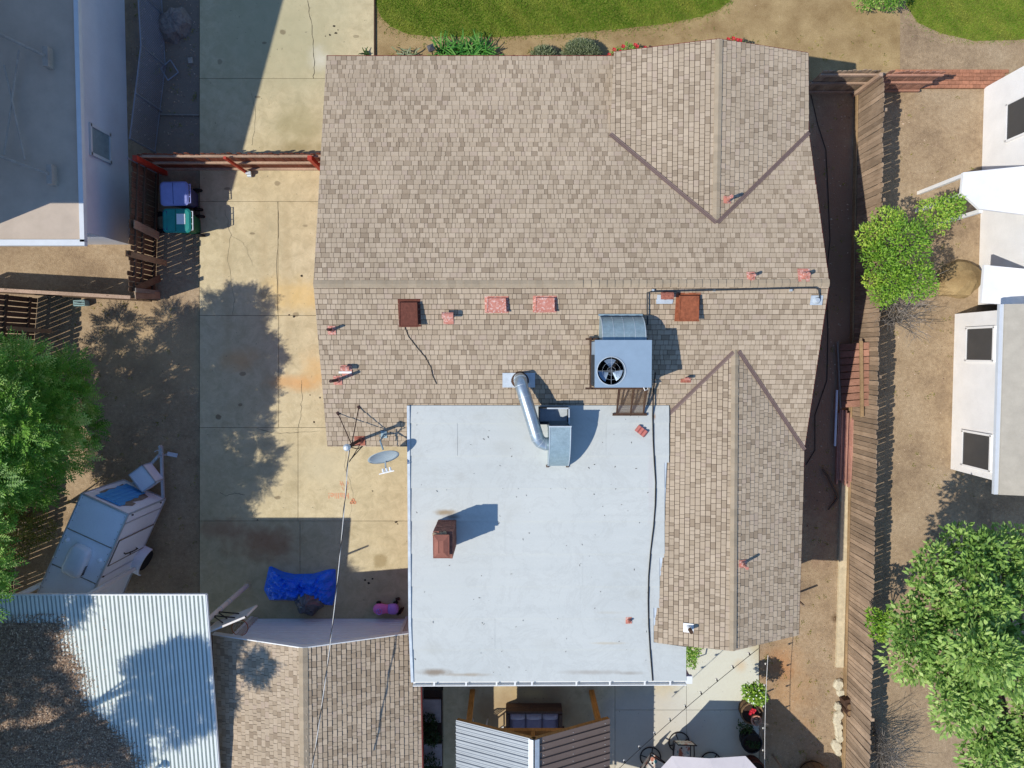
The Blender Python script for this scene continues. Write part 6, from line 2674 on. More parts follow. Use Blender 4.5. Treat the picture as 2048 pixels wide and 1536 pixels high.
# parasol and table
uq = P(1380, 1590)
um = thing('parasol', 'pale pink patio parasol at the lower edge', 'parasol', (uq.x, uq.y, 0.05))
m = MB()
m.cyl((uq.x, uq.y, 0.05), (uq.x, uq.y, 2.45), 0.022, 0.022, 10)
part(um, 'pole', m, 'frame_dark')
m = MB()
c_ = Vector((uq.x, uq.y - 0.1, 2.42))
rim_ = []
Kc = 8
RC = P(1380, 1512, 2.05).y - c_.y
for i in range(Kc):
    a = 6.2832 * (i + 0.5) / Kc
    rim_.append(c_ + Vector((math.cos(a) * RC * 1.08, math.sin(a) * RC * 1.08, -0.38)))
for i in range(Kc):
    a_, b_ = rim_[i], rim_[(i + 1) % Kc]
    md = (a_ + b_) / 2 + Vector((0, 0, 0.05))
    md = c_.lerp(md, 0.985)
    q1 = c_.lerp(a_, 0.5) + Vector((0, 0, 0.03))
    q2 = c_.lerp(b_, 0.5) + Vector((0, 0, 0.03))
    q3 = c_.lerp(md, 0.5)
    m.add([c_, q1, q3, q2, a_, md, b_], [(0, 1, 2), (0, 2, 3), (1, 4, 5, 2), (2, 5, 6, 3)])
part(um, 'canopy', m, 'canopy')
for i in range(Kc):
    m = MB()
    m.cyl(c_ - Vector((0, 0, 0.02)), rim_[i] - Vector((0, 0, 0.015)), 0.009, 0.009, 5)
    part(um, 'rib', m, 'frame_dark')
m = MB()
m.lathe([(0.25, 0.05), (0.25, 0.08), (0.05, 0.13), (0.03, 0.3)], (uq.x, uq.y, 0), 18)
part(um, 'base', m, 'frame_dark')
tbq = thing('patio_table', 'round glass patio table under the pale parasol', 'table', (uq.x, uq.y, 0.05))
m = MB()
m.lathe([(0.03, 0.70), (0.55, 0.70), (0.56, 0.71), (0.55, 0.72), (0.03, 0.72)], (uq.x, uq.y, 0), 28)
part(tbq, 'tabletop', m, 'glass_table')
for k in range(4):
    a = k * math.pi / 2 + 0.78
    m = MB()
    m.tube([(uq.x + 0.42 * math.cos(a), uq.y + 0.42 * math.sin(a), 0.70), (uq.x + 0.46 * math.cos(a), uq.y + 0.46 * math.sin(a), 0.05)], 0.02, 6)
    part(tbq, 'leg', m, 'frame_dark')


# string lights
def string_lights(a, b, n, sag, label, mat='cable_black', bulbs=True):
    t = thing('string_lights', label, 'string lights', (a + b) / 2)
    pts = []
    for i in range(41):
        f = i / 40
        p = a.lerp(b, f)
        p.z -= sag * 4 * f * (1 - f)
        pts.append(p)
    m = MB()
    m.tube(pts, 0.008, 5)
    part(t, 'cord', m, mat)
    for k in range(n):
        f = (k + 0.5) / n
        p = a.lerp(b, f)
        p.z -= sag * 4 * f * (1 - f)
        m = MB()
        m.cyl(p, p - Vector((0, 0, 0.08)), 0.018, 0.02, 8)
        sk = part(t, 'socket', m, 'cable_black')
        m = MB()
        m.lathe([(0.014, 0.0), (0.03, -0.03), (0.032, -0.05), (0.02, -0.075), (0, -0.08)], p - Vector((0, 0, 0.08)), 10)
        part(sk, 'bulb', m, 'bulb')
    return t


string_lights(P(1517, 1297, 2.9), P(1235, 1540, 2.6), 9, 0.12, 'string of lights crossing the pale patio to the south wing')
string_lights(P(1536, 1310, 1.9), P(1531, 1620, 1.8), 7, 0.15, 'pale corded string of lights over the planters by the dirt yard', 'cable_white')
q = P(1546, 1510)
m = MB()
m.cyl((q.x, q.y, 0), (q.x - 0.0, q.y, 1.65), 0.035, 0.035, 8)
solo('light_post', m, 'fence_wood', 'thin wooden post at the patio edge beside the lower planters', 'post')
q = P(1590, 1190)
m = MB()
m.cyl((q.x - 0.1, q.y, 0), (q.x - 0.1, q.y, 0.95), 0.035, 0.035, 8)
solo('light_post', m, 'fence_wood', 'short post at the foot of the south wing casting a stub of shadow', 'post')

# ================================================================== side yard lumber
def boards(name, label, cat, specs, mat, group=None):
    t = thing(name, label, cat, specs[0][0])
    for a, b, w, h_ in specs:
        m = MB()
        m.beam(a, b, w, h_)
        part(t, 'board', m, mat)
    return t


sp_ = []
for i in range(9):
    x = 1674 + i * 3.6
    y0_, y1_ = 822 + U(-4, 6) + (14 if i > 6 else 0), 968 + U(-10, 8)
    z = 0.10 + 0.05 * (i % 3)
    sp_.append((P(x + 3, y0_, z), P(x - 1 - i * 0.2, y1_, z), 0.045, 0.09))
boards('lumber_stack', 'stack of long reddish boards lying along the east fence', 'lumber', sp_, 'red_plank')
lp = thing('leaning_boards', 'red board fence section leaning against the east fence', 'boards', P(1700, 755))
for i in range(9):
    y = 694 + i * 14.3
    m = MB()
    m.beam(P(1680, y + 1, 0.05), P(1738, y - 3, 1.15), 0.19, 0.02, (1, 0, 1))
    part(lp, 'board', m, 'red_board')
m = MB()
m.beam(P(1722, 682, 0.98), P(1724, 834, 0.98), 0.09, 0.05)
part(lp, 'batten', m, 'plank_tan')
for i, (a, b, r_, mt, lb) in enumerate(((P(1674, 780, 0.12), P(1670, 892, 0.12), 0.035, 'pvc', 'pale plastic pipe lying beside the reddish boards'),
                                        (P(1675, 683, 0.12), P(1681, 820, 0.12), 0.03, 'torn_grey', 'grey pipe in shade beside the red leaning panel'))):
    m = MB()
    m.cyl(a, b, r_, r_, 10)
    solo('loose_pipe', m, mt, lb, 'pipe')
m = MB()
m.tube([P(1645, 938, 0.06), P(1655, 952, 0.10), (P(1665, 972, 0.12)), P(1676, 995, 0.10), P(1668, 1006, 0.08), P(1656, 1020, 0.06)], [0.03, 0.035, 0.04, 0.045, 0.035, 0.02], 7)
solo('fallen_branch', m, 'bark', 'bent grey branch on the ground below the stacked boards', 'branch')
# hose lying along the house
m = MB()
m.tube([P(x, y, 0.02) for x, y in ((1622, 190), (1636, 250), (1652, 300), (1656, 380), (1660, 480), (1652, 560), (1656, 660), (1654, 760), (1630, 830), (1630, 900), (1612, 930))], 0.012, 5)
solo('garden_hose', m, 'cable_black', 'thin dark hose lying along the shaded east side yard', 'hose')
# stones along the fence foot
spots = [(1676, 1368, 0.2), (1680, 1384, 0.17), (1674, 1412, 0.16), (1677, 1428, 0.2), (1673, 1440, 0.2), (1676, 1452, 0.2), (1677, 1464, 0.19), (1678, 1476, 0.16), (1672, 1492, 0.24), (1676, 1504, 0.14)]
where = ['topmost, beside the fence base', 'second from the top', 'just below the brown fitting', 'fourth from the top', 'fifth from the top', 'sixth from the top', 'seventh from the top', 'eighth from the top', 'ninth and largest', 'lowest']
for (x, y, r_), wtxt in zip(spots, where):
    q = P(x, y)
    m = MB()
    K = 9
    vs = []
    sd_ = [U(0.75, 1.15) for _ in range(K)]
    for z, f in ((0, 1.0), (0.06, 0.96), (0.11, 0.7)):
        for i in range(K):
            a = 6.283 * i / K
            vs.append((q.x + math.cos(a) * r_ * 0.8 * sd_[i] * f, q.y + math.sin(a) * r_ * sd_[i] * f, z + U(-0.01, 0.01) * (z > 0)))
    m.add(vs, [(j * K + i, j * K + (i + 1) % K, (j + 1) * K + (i + 1) % K, (j + 1) * K + i) for j in range(2) for i in range(K)] + [tuple(range(2 * K, 3 * K))])
    solo('edging_stone', m, 'stone', 'pale rubble stone by the east fence, ' + wtxt, 'stone', 'edging stones along the east fence')
q = P(1686, 1400, 0)
ut = thing('fence_fitting', 'brown box with round dials at the foot of the east fence', 'fitting', (q.x, q.y, 0))
m = MB()
m.box((q.x, q.y + 0.08, 0.2), (0.24, 0.26, 0.4), 0.3)
part(ut, 'box', m, 'steel_brown')
for dy, r_ in ((-0.02, 0.11), (-0.22, 0.095)):
    m = MB()
    m.cyl((q.x + 0.02, q.y + dy, 0.0), (q.x + 0.02, q.y + dy, 0.42), r_, r_, 16)
    m.ring((q.x + 0.02, q.y + dy, 0.42), r_, 0.018, 18, 5)
    part(ut, 'dial', m, 'steel_brown')
    m = MB()
    m.cyl((q.x + 0.02, q.y + dy, 0.41), (q.x + 0.02, q.y + dy, 0.425), r_ * 0.8, r_ * 0.8, 14)
    part(ut, 'dial_face', m, 'barrel_wood')
# barrel seat at the lower edge
q = P(1632, 1560, 0.4)
br = thing('wooden_barrel', 'round wooden barrel cut off by the lower edge near the fence', 'barrel', (q.x, q.y, 0))
for k in range(18):
    a0_, a1_ = 6.2832 * k / 18, 6.2832 * (k + 0.94) / 18
    m = MB()
    vs = []
    for z, r_ in ((0, 0.40), (0.25, 0.46), (0.5, 0.46), (0.75, 0.40)):
        for a in (a0_, a1_):
            vs.append((q.x + math.cos(a) * r_, q.y + math.sin(a) * r_, z))
            vs.append((q.x + math.cos(a) * (r_ - 0.03), q.y + math.sin(a) * (r_ - 0.03), z))
    fs = []
    for i in range(3):
        b_ = i * 4
        fs += [(b_, b_ + 2, b_ + 6, b_ + 4), (b_ + 1, b_ + 5, b_ + 7, b_ + 3), (b_, b_ + 4, b_ + 5, b_ + 1), (b_ + 2, b_ + 3, b_ + 7, b_ + 6)]
    fs += [(12, 14, 15, 13), (0, 1, 3, 2)]
    m.add(vs, fs)
    part(br, 'stave', m, 'barrel_wood')
m = MB()
m.cyl((q.x, q.y, 0.62), (q.x, q.y, 0.66), 0.41, 0.41, 24)
part(br, 'barrel_head', m, 'barrel_wood')
m = MB()
for z, r_ in ((0.12, 0.435), (0.63, 0.44)):
    m.ring((q.x, q.y, z), r_, 0.014, 28, 4)
part(br, 'hoop', m, 'frame_dark')

# ================================================================== plants
def leaf(m, p, d, n, l, w, tone):
    """one pointed leaf from p along d, facing n"""
    s = d.cross(n)
    if s.length < 1e-6:
        return
    s = s.normalized() * w / 2
    m.add([p, p + d * l * 0.45 - s, p + d * l, p + d * l * 0.45 + s], [(0, 1, 2, 3)], tone)


def rdir():
    while True:
        v = Vector((U(-1, 1), U(-1, 1), U(-1, 1)))
        if 0.05 < v.length < 1:
            return v.normalized()


def frond(m, p, d, L, pairs, ll, lw, tone):
    side = d.cross(Vector((0, 0, 1)))
    side = side.normalized() if side.length > 1e-4 else Vector((1, 0, 0))
    nrm = side.cross(d).normalized()
    for i in range(pairs):
        f = (i + 0.8) / (pairs + 0.4)
        q = p + d * L * f - Vector((0, 0, 0.10 * L * f * f))
        k = 1.0 - 0.35 * abs(f - 0.45) * 2
        for s in (-1, 1):
            dd = (side * s * 0.9 + d * 0.45 + Vector((0, 0, U(-0.2, 0.05)))).normalized()
            leaf(m, q, dd, nrm, ll * k, lw, min(1, max(0, tone + U(-0.15, 0.15))))
    leaf(m, p + d * L * 0.95, d, nrm, ll, lw, tone)


def crown(clumps, count, style, size=1.0, low=-0.5):
    m = MB()
    tot = sum(c[3] ** 2 for c in clumps)
    for (cx_, cy_, cz_, r) in clumps:
        c = Vector((cx_, cy_, cz_))
        n = int(count * r * r / tot)
        ct = U(-0.25, 0.25)
        for _ in range(n):
            d = rdir()
            if d.z < low:
                d.z = -d.z
            rr = r * (0.45 + 0.6 * R() ** 0.6) * (1 + 0.22 * math.sin(d.x * 5 + cx_) * math.cos(d.y * 4.3 + cy_))
            p = c + Vector((d.x * rr, d.y * rr, d.z * rr * 0.85))
            tone = min(1, max(0, 0.45 + ct + U(-0.4, 0.4)))
            if style == 'frond':
                dd = (Vector((d.x, d.y, d.z * 0.35 - 0.1)) + rdir() * 0.45).normalized()
                frond(m, p, dd, U(0.2, 0.32) * size, 6, 0.10 * size, 0.026 * size, tone)
            elif style == 'big':
                dd = (d + rdir() * 0.8).normalized()
                nn = (Vector((0, 0, 1)) + rdir() * 0.6).normalized()
                leaf(m, p, dd, nn, U(0.09, 0.18) * size, U(0.05, 0.09) * size, tone)
            else:
                dd = (d + rdir() * 0.9).normalized()
                nn = (d + Vector((0, 0, 0.7)) + rdir() * 0.5).normalized()
                leaf(m, p, dd, nn, U(0.05, 0.09) * size, U(0.025, 0.045) * size, tone)
    return m


def tree(name, label, base, clumps, count, style, mat, size=1.0, trunk_r=0.11, cat='tree', group=None, kinds=('trunk', 'crown')):
    t = thing(name, label, cat, base, group=group)
    b = Vector(base)
    m = MB()
    cc = sum((Vector(c[:3]) for c in clumps), Vector()) / len(clumps)
    fork = b.lerp(Vector((cc.x, cc.y, 0)), 0.35)
    fork.z = b.z + (cc.z - b.z) * 0.45
    m.tube([b - Vector((0, 0, 0.05)), b.lerp(fork, 0.5) + Vector((U(-.05, .05), U(-.05, .05), 0)), fork], [trunk_r, trunk_r * 0.85, trunk_r * 0.7], 9)
    for c in clumps:
        e = Vector(c[:3])
        mid = fork.lerp(e, 0.5) + Vector((U(-.12, .12), U(-.12, .12), U(0, .15)))
        m.tube([fork, mid, e + Vector((0, 0, c[3] * 0.3))], [trunk_r * 0.5, trunk_r * 0.32, trunk_r * 0.08], 6)
        for _ in range(3):
            d = rdir()
            m.tube([mid.lerp(e, 0.6), e + Vector((d.x, d.y, abs(d.z))) * c[3] * 0.75], [trunk_r * 0.16, trunk_r * 0.04], 4)
    part(t, 'trunk', m, 'bark')
    part(t, 'crown', crown(clumps, count, style, size), mat)
    return t


def C(px, py, z, r):
    q = P(px, py, z)
    return (q.x, q.y, z, r)


# ash-like tree on the west side
ashc = [C(45, 735, 4.4, 0.5), C(-10, 770, 4.7, 0.6), C(120, 762, 3.4, 0.42), C(160, 800, 3.0, 0.36), C(85, 800, 4.2, 0.45), C(35, 850, 4.9, 0.6), C(110, 850, 4.0, 0.5), C(135, 905, 3.3, 0.4), C(75, 900, 4.5, 0.42),
        C(30, 940, 4.5, 0.5), C(85, 968, 3.8, 0.36), C(-60, 850, 5.0, 0.8), C(-70, 960, 4.8, 0.8), C(172, 860, 2.7, 0.3), C(10, 800, 4.9, 0.5), C(10, 985, 4.0, 0.4), C(140, 730, 2.8, 0.3), C(70, 770, 4.3, 0.35)]
olc = [C(55, 1015, 2.3, 0.5), C(20, 1050, 2.5, 0.55), C(80, 1060, 2.0, 0.42), C(30, 1095, 2.1, 0.45), C(-30, 1030, 2.6, 0.6)]
tree('olive_shrub_tree', 'dull olive green small tree beside the trailer roof', P(60, 1030), olc, 9000, 'small', 'leaf_olive', 0.8, 0.07)


def shade(px, py, z, r, zg=0.0):
    """crown clump at height z whose shadow lands on photo point (px,py) at height zg"""
    q = P(px, py, zg)
    k = (z - zg) / -SUN_DIR.z
    return (q.x - SUN_DIR.x * k, q.y - SUN_DIR.y * k, z, r)


SHP = [(170, 720), (200, 650), (250, 625), (300, 690), (345, 615), (400, 640), (430, 600), (530, 585), (520, 640), (475, 660), (535, 720), (500, 770), (530, 800), (525, 900), (535, 960), (500, 985), (200, 985), (190, 860)]
gy = 610
while gy < 985:
    gx_ = 190
    while gx_ < 530:
        ax, ay = gx_ + U(-14, 14), gy + U(-14, 14)
        if inside(SHP, ax, ay):
            ashc.append(shade(ax, ay, 3.0 + 2.5 * (ax - 190) / 330.0 + U(-0.2, 0.3), U(0.24, 0.46)))
        gx_ += 47
    gy += 44
tree('ash_tree', 'bright green leafy tree on the west edge above the trailer', P(10, 880), ashc, 9500, 'frond', 'leaf_ash', 1.25, 0.10)
offd = [shade(150, 1040, 5.6, 0.8, 2.5), shade(210, 1060, 5.8, 0.75, 2.5), shade(170, 1120, 5.8, 0.9, 2.5), shade(100, 1130, 5.4, 0.8, 2.5), shade(230, 1150, 5.9, 0.6, 2.5), shade(40, 1215, 5.4, 0.7, 2.9), shade(90, 1235, 5.4, 0.5, 2.9),
        shade(180, 990, 5.7, 0.6, 1.5), shade(260, 1020, 5.9, 0.6, 1.5), shade(330, 1030, 6.0, 0.8, 0), shade(300, 1150, 6.0, 0.9, 0), shade(340, 960, 6.0, 0.7, 0)]
tree('tall_tree', 'tall tree beyond the west edge shading the trailer roof', (-18.5, -8, 0), offd, 4300, 'frond', 'leaf_ash', 1.35, 0.2)
offe = [shade(338, 1335, 7.5, 0.52, 3.4), shade(388, 1318, 7.8, 0.38, 3.4), shade(296, 1348, 7.3, 0.32, 3.4), shade(365, 1395, 7.6, 0.45, 3.3), shade(398, 1432, 7.8, 0.3, 3.2), shade(300, 1400, 7.3, 0.36, 3.3), shade(270, 1440, 7.2, 0.3, 3.2), shade(350, 1465, 7.5, 0.22, 3.2),
        shade(60, 1300, 6.8, 0.48, 3.4), shade(28, 1400, 6.8, 0.35, 3.3), shade(110, 1372, 7.0, 0.3, 3.3), shade(55, 1505, 6.8, 0.6, 3.1), shade(165, 1485, 7.0, 0.45, 3.2), shade(245, 1505, 7.0, 0.45, 3.1), shade(20, 1235, 6.8, 0.36, 3.5), shade(95, 1222, 6.9, 0.3, 3.5), shade(170, 1420, 7.0, 0.22, 3.2),
        shade(508, 1340, 8.2, 0.26, 3.1), shade(528, 1330, 8.2, 0.18, 3.1)]
tree('tall_tree', 'tall tree beyond the lower left corner whose shadow crosses the carport', (-19, -13.5, 0), offe, 4200, 'frond', 'leaf_ash', 1.35, 0.2)

# shrubs along and beyond the east fence
sh1 = [C(1740, 470, 2.2, 0.34), C(1760, 520, 2.3, 0.45), C(1775, 445, 2.2, 0.42), C(1745, 500, 2.0, 0.3), C(1790, 560, 2.3, 0.45), C(1765, 590, 2.1, 0.33), C(1815, 480, 2.4, 0.6), C(1830, 560, 2.3, 0.55), C(1870, 430, 2.2, 0.45), C(1900, 415, 2.1, 0.35), C(1745, 560, 1.9, 0.25)]
tree('lime_shrub', 'lime green shrub spilling over the east fence', P(1775, 530), sh1, 9500, 'small', 'leaf_lime', 1.15, 0.06, 'shrub')
sh2 = [C(1745, 1228, 2.0, 0.16), C(1752, 1245, 2.1, 0.24), C(1756, 1268, 2.0, 0.2), C(1775, 1240, 2.1, 0.25)]
tree('leafy_sprig', 'small bright green sprig poking over the east fence', P(1762, 1245), sh2, 650, 'small', 'leaf_lime', 1.5, 0.03, 'shrub')
sh3 = [C(1730, 2, 0.5, 0.28), C(1750, -8, 0.6, 0.35), C(1775, 2, 0.5, 0.3), C(1790, -12, 0.6, 0.4)]
tree('corner_shrub', 'green shrub at the top edge on the dry front yard', P(1755, 0), sh3, 2400, 'small', 'leaf_ash', 0.9, 0.04, 'shrub')
bt_ = []
BTP = [(1960, 1060), (2060, 1040), (2110, 1300), (2080, 1560), (1960, 1540), (1900, 1440), (1830, 1370), (1795, 1290), (1800, 1210), (1860, 1120)]
while len(bt_) < 46:
    ax, ay = U(1780, 2120), U(1030, 1580)
    if inside(BTP, ax, ay) and all((ax - k[0]) ** 2 + (ay - k[1]) ** 2 > 34 ** 2 for k in [q[4] for q in bt_]):
        dc_ = math.hypot(ax - 1980, ay - 1310) / 300.0
        bt_.append(C(ax, ay, 5.2 - 1.9 * dc_ + U(-0.3, 0.3), U(0.36, 0.66)) + ((ax, ay),))
bt_ = [q[:4] for q in bt_]
tree('broad_tree', 'broad light green tree filling the neighbour\'s yard at lower right', P(1950, 1290), bt_, 20000, 'big', 'leaf_soft', 1.15, 0.2)


def twigs(name, label, roots, spread, h0, h1, per, mat='twig_pale', r=0.006, cat='shrub', bias=(0, 0)):
    m = MB()
    for q in roots:
        for _ in range(per):
            d = Vector((U(-1, 1) * spread + bias[0], U(-1, 1) * spread + bias[1], 1)).normalized()
            L = U(h0, h1)
            p0 = Vector(q) + Vector((U(-.08, .08), U(-.08, .08), 0))
            p1 = p0 + d * L * 0.5 + rdir() * 0.05
            p2 = p0 + d * L + rdir() * 0.12
            m.tube([p0, p1, p2], [r * 1.6, r, r * 0.5], 3)
            for k in range(3):
                s = p1.lerp(p2, U(0, 0.8))
                m.tube([s, s + (d + rdir() * 0.8).normalized() * L * U(0.15, 0.3)], [r * 0.6, r * 0.3], 3)
    return solo(name, m, mat, label, cat)


twigs('bare_shrub', 'pale bare twigs spraying over the east fence below the lime shrub', [P(1775, 590), P(1785, 610), P(1790, 640)], 0.4, 1.6, 2.5, 34, r=0.009, bias=(-0.3, 0.0))
twigs('bare_shrub', 'pale dry twigs behind the east fence at its lower end', [P(1745 + 3 * i, 1440 + 14 * i) for i in range(7)], 0.4, 1.0, 1.9, 20, r=0.008, bias=(-0.15, -0.1))


# front yard planting
def blade_clump(name, label, px, py, w, d, n, L0, L1, mat, cat='plant'):
    m = MB()
    q = P(px, py)
    for _ in range(n):
        b = Vector((q.x + U(-w, w) * 0.5, q.y + U(-d, d) * 0.5, 0.02))
        a = U(0, 6.283)
        L = U(L0, L1)
        o = Vector((math.cos(a), math.sin(a), 0))
        s = Vector((-o.y, o.x, 0)) * U(0.012, 0.022)
        p1 = b + o * L * 0.35 + Vector((0, 0, L * 0.6))
        p2 = b + o * L * 0.8 + Vector((0, 0, L * 0.62))
        p3 = b + o * L * 1.05 + Vector((0, 0, L * 0.4))
        tn = R()
        m.add([b - s, b + s, p1 + s, p1 - s, p2 + s * 0.7, p2 - s * 0.7, p3], [(0, 1, 2, 3), (3, 2, 4, 5), (5, 4, 6)], tn)
    return solo(name, m, mat, label, cat, origin=(q.x, q.y, 0))


blade_clump('daylily_clump', 'green strap-leaved clump at the roof edge beside the lawn', 930, 118, 1.5, 0.45, 330, 0.35, 0.65, 'leaf_blade')
blade_clump('small_plant', 'small tuft at the roof edge left of the strap-leaved clump', 815, 118, 0.5, 0.3, 40, 0.2, 0.35, 'leaf_sage')
blade_clump('small_plant', 'reddish sprig where the driveway meets the roof edge', 732, 116, 0.25, 0.2, 20, 0.15, 0.25, 'leaf_dark')


def spike_bush(name, label, px, py, rx, ry, h, n, mat):
    m = MB()
    q = P(px, py)
    for _ in range(n):
        a, r_ = U(0, 6.283), math.sqrt(R())
        x, y = math.cos(a) * r_, math.sin(a) * r_
        b = Vector((q.x + x * rx * 0.85, q.y + y * ry * 0.85, h * math.sqrt(max(0.05, 1 - r_ * r_ * 0.9))))
        d = Vector((x * 0.8, y * 0.8, 1.0)).normalized() + rdir() * 0.25
        d = d.normalized()
        tn = min(1, max(0, 0.5 + U(-0.5, 0.5)))
        for k in range(5):
            l = U(0.05, 0.09)
            dd = (d + rdir() * 0.7).normalized()
            leaf(m, b + d * 0.03 * k, dd, (d + rdir()).normalized(), l, 0.022, tn)
    K = 14
    vs = [(q.x, q.y, h * 0.85)]
    for i in range(K):
        a = 6.283 * i / K
        vs.append((q.x + math.cos(a) * rx * 0.8, q.y + math.sin(a) * ry * 0.8, h * 0.3))
    m.add(vs, [(0, 1 + i, 1 + (i + 1) % K) for i in range(K)], 0.0)
    return solo(name, m, mat, label, 'bush', origin=(q.x, q.y, 0))


spike_bush('sage_bush', 'larger grey-green mounded bush at the north roof edge', 1160, 124, 0.65, 0.6, 0.5, 1500, 'leaf_sage')
spike_bush('sage_bush', 'smaller grey-green mounded bush at the north roof edge', 1086, 126, 0.42, 0.42, 0.36, 800, 'leaf_sage')
rs = thing('rose_bush', 'red flowering rose bush beside the north gable', 'bush', P(1250, 118))
rc_ = [C(1236, 112, 0.5, 0.22), C(1258, 104, 0.55, 0.22), C(1272, 106, 0.5, 0.18)]
part(rs, 'foliage', crown(rc_, 700, 'small', 1.0), 'leaf_ash')
for (x, y) in ((1228, 99), (1246, 93), (1270, 90), (1274, 93), (1218, 110), (1290, 96), (1240, 103)):
    q = P(x, y, 0.7)
    m = MB()
    for k in range(9):
        a = k * 2.4
        o = Vector((math.cos(a), math.sin(a), 0)) * (0.012 + 0.004 * k)
        leaf(m, q + o * 0.5, (o.normalized() + Vector((0, 0, 0.4))).normalized(), Vector((0, 0, 1)), 0.05, 0.05, 0)
    part(rs, 'rose', m, 'petal_red')
rs2 = thing('rose_bush', 'red blooms peeking past the north gable peak', 'bush', P(1462, 92))
part(rs2, 'foliage', crown([C(1462, 90, 0.5, 0.2), C(1480, 92, 0.5, 0.15)], 320, 'small', 1.0), 'leaf_ash')
for (x, y) in ((1456, 79), (1466, 77), (1474, 80), (1480, 81)):
    q = P(x, y, 0.75)
    m = MB()
    for k in range(9):
        a = k * 2.4
        o = Vector((math.cos(a), math.sin(a), 0)) * (0.012 + 0.004 * k)
        leaf(m, q + o * 0.5, (o.normalized() + Vector((0, 0, 0.4))).normalized(), Vector((0, 0, 1)), 0.055, 0.055, 0)
    part(rs2, 'rose', m, 'petal_red')
# garden lamp
q = P(866, 112)
gl_ = thing('garden_lamp', 'small grey lantern beside the strap-leaved clump', 'lamp', (q.x, q.y, 0))
m = MB()
m.cyl((q.x, q.y, 0), (q.x, q.y, 0.42), 0.02, 0.02, 8)
part(gl_, 'post', m, 'lamp_grey')
m = MB()
rot = RAD(20)
m.box((q.x, q.y, 0.50), (0.11, 0.11, 0.16), rot)
part(gl_, 'lantern', m, 'lamp_grey')
m = MB()
pts = []
for i in range(4):
    a = rot + math.pi / 4 + i * math.pi / 2
    pts.append((q.x + math.cos(a) * 0.14, q.y + math.sin(a) * 0.14, 0.58))
m.add(pts + [(q.x, q.y, 0.68)], [(0, 1, 4), (1, 2, 4), (2, 3, 4), (3, 0, 4), (3, 2, 1, 0)])
part(gl_, 'lamp_roof', m, 'lamp_grey')
# dark steel edging between driveway and yard
m = MB()
m.beam(P(749, -160, 0.03), P(750, 118, 0.03), 0.03, 0.08)
solo('yard_edging', m, 'steel_brown', 'thin dark edging strip between driveway and front yard', 'edging')

# bed and patio planting
for i, (x, y, n, lb) in enumerate(((858, 1440, 500, 'dark leafy plant beside the upper stepping stone'), (865, 1468, 500, 'dark spreading plant between the stepping stones'), (860, 1520, 420, 'dark leafy plant beside the lower stepping stone'))):
    q = P(x, y)
    m = crown([(q.x, q.y, 0.16, 0.27)], n, 'small', 1.0)
    bp = thing('bed_plant', lb, 'plant', (q.x, q.y, 0))
    st = MB()
    st.tube([(q.x, q.y, 0), (q.x, q.y, 0.2)], 0.015, 5)
    part(bp, 'stem', st, 'bark')
    part(bp, 'foliage', m, 'leaf_dark')
q = P(1380, 1318)
m = crown([C(1380, 1300, 1.2, 0.26), C(1378, 1320, 1.1, 0.22), C(1388, 1296, 1.3, 0.22)], 700, 'small', 1.2)
mm = MB()
tv = thing('climbing_plant', 'green climber at the corner between white roof and south wing', 'plant', (q.x, q.y, 0))
m2 = MB()
m2.tube([(q.x, q.y, 0.05), (q.x + 0.03, q.y, 0.6), C(1382, 1305, 1.2, 0)[:3]], 0.02, 5)
part(tv, 'stem', m2, 'bark')
part(tv, 'foliage', m, 'leaf_ash')


def staves(t, q, r0, r1, h, mat, n=16):
    for k in range(n):
        a0_, a1_ = 6.2832 * k / n, 6.2832 * (k + 0.95) / n
        m = MB()
        vs = []
        for z, r_ in ((0.05, r0), (h, r1)):
            for a in (a0_, a1_):
                vs += [(q.x + math.cos(a) * r_, q.y + math.sin(a) * r_, z), (q.x + math.cos(a) * (r_ - 0.035), q.y + math.sin(a) * (r_ - 0.035), z)]
        m.add(vs, [(0, 2, 6, 4), (1, 5, 7, 3), (4, 6, 7, 5), (0, 4, 5, 1), (2, 3, 7, 6), (0, 1, 3, 2)])
        part(t, 'stave', m, mat)
    m = MB()
    for z in (0.15, h * 0.8):
        f = (z - 0.05) / (h - 0.05)
        m.ring((q.x, q.y, z), r0 + (r1 - r0) * f + 0.004, 0.012, 24, 4)
    part(t, 'band', m, 'frame_dark')
    m = MB()
    m.cyl((q.x, q.y, 0.1), (q.x, q.y, h - 0.07), r1 - 0.05, r1 - 0.05, 20)
    part(t, 'soil', m, 'soil')


q = P(1494, 1412)
pl1 = thing('barrel_planter', 'half-barrel planter with flowers, clay pot and dry twigs on the patio edge', 'planter', (q.x, q.y, 0.05))
staves(pl1, q, 0.29, 0.35, 0.5, 'barrel_wood')
q2 = P(1510, 1437, 0.55)
m = MB()
m.lathe([(0.10, -0.08), (0.15, 0.1), (0.165, 0.1), (0.165, 0.14), (0.13, 0.14), (0.1, 0.0)], q2, 18)
part(pl1, 'clay_pot', m, 'terracotta')
m = MB()
for i in range(5):
    p = P(1502 + U(-7, 7), 1424 + U(-5, 5), 0.6)
    for k in range(8):
        a = k * 0.785
        leaf(m, p, Vector((math.cos(a), math.sin(a), 0.4)).normalized(), Vector((0, 0, 1)), 0.06, 0.05, 0)
part(pl1, 'red_flower', m, 'petal_red')
m = MB()
for _ in range(26):
    p0 = q2 + Vector((U(-.06, .06), U(-.06, .06), 0.08))
    d = Vector((U(-0.3, 0.9), U(-0.9, 0.4), 0.8)).normalized()
    m.tube([p0, p0 + d * 0.2 + rdir() * 0.03, p0 + d * U(0.3, 0.5) + rdir() * 0.06], [0.006, 0.004, 0.002], 3)
part(pl1, 'dry_twigs', m, 'twig_pale')
q = P(1500, 1396)
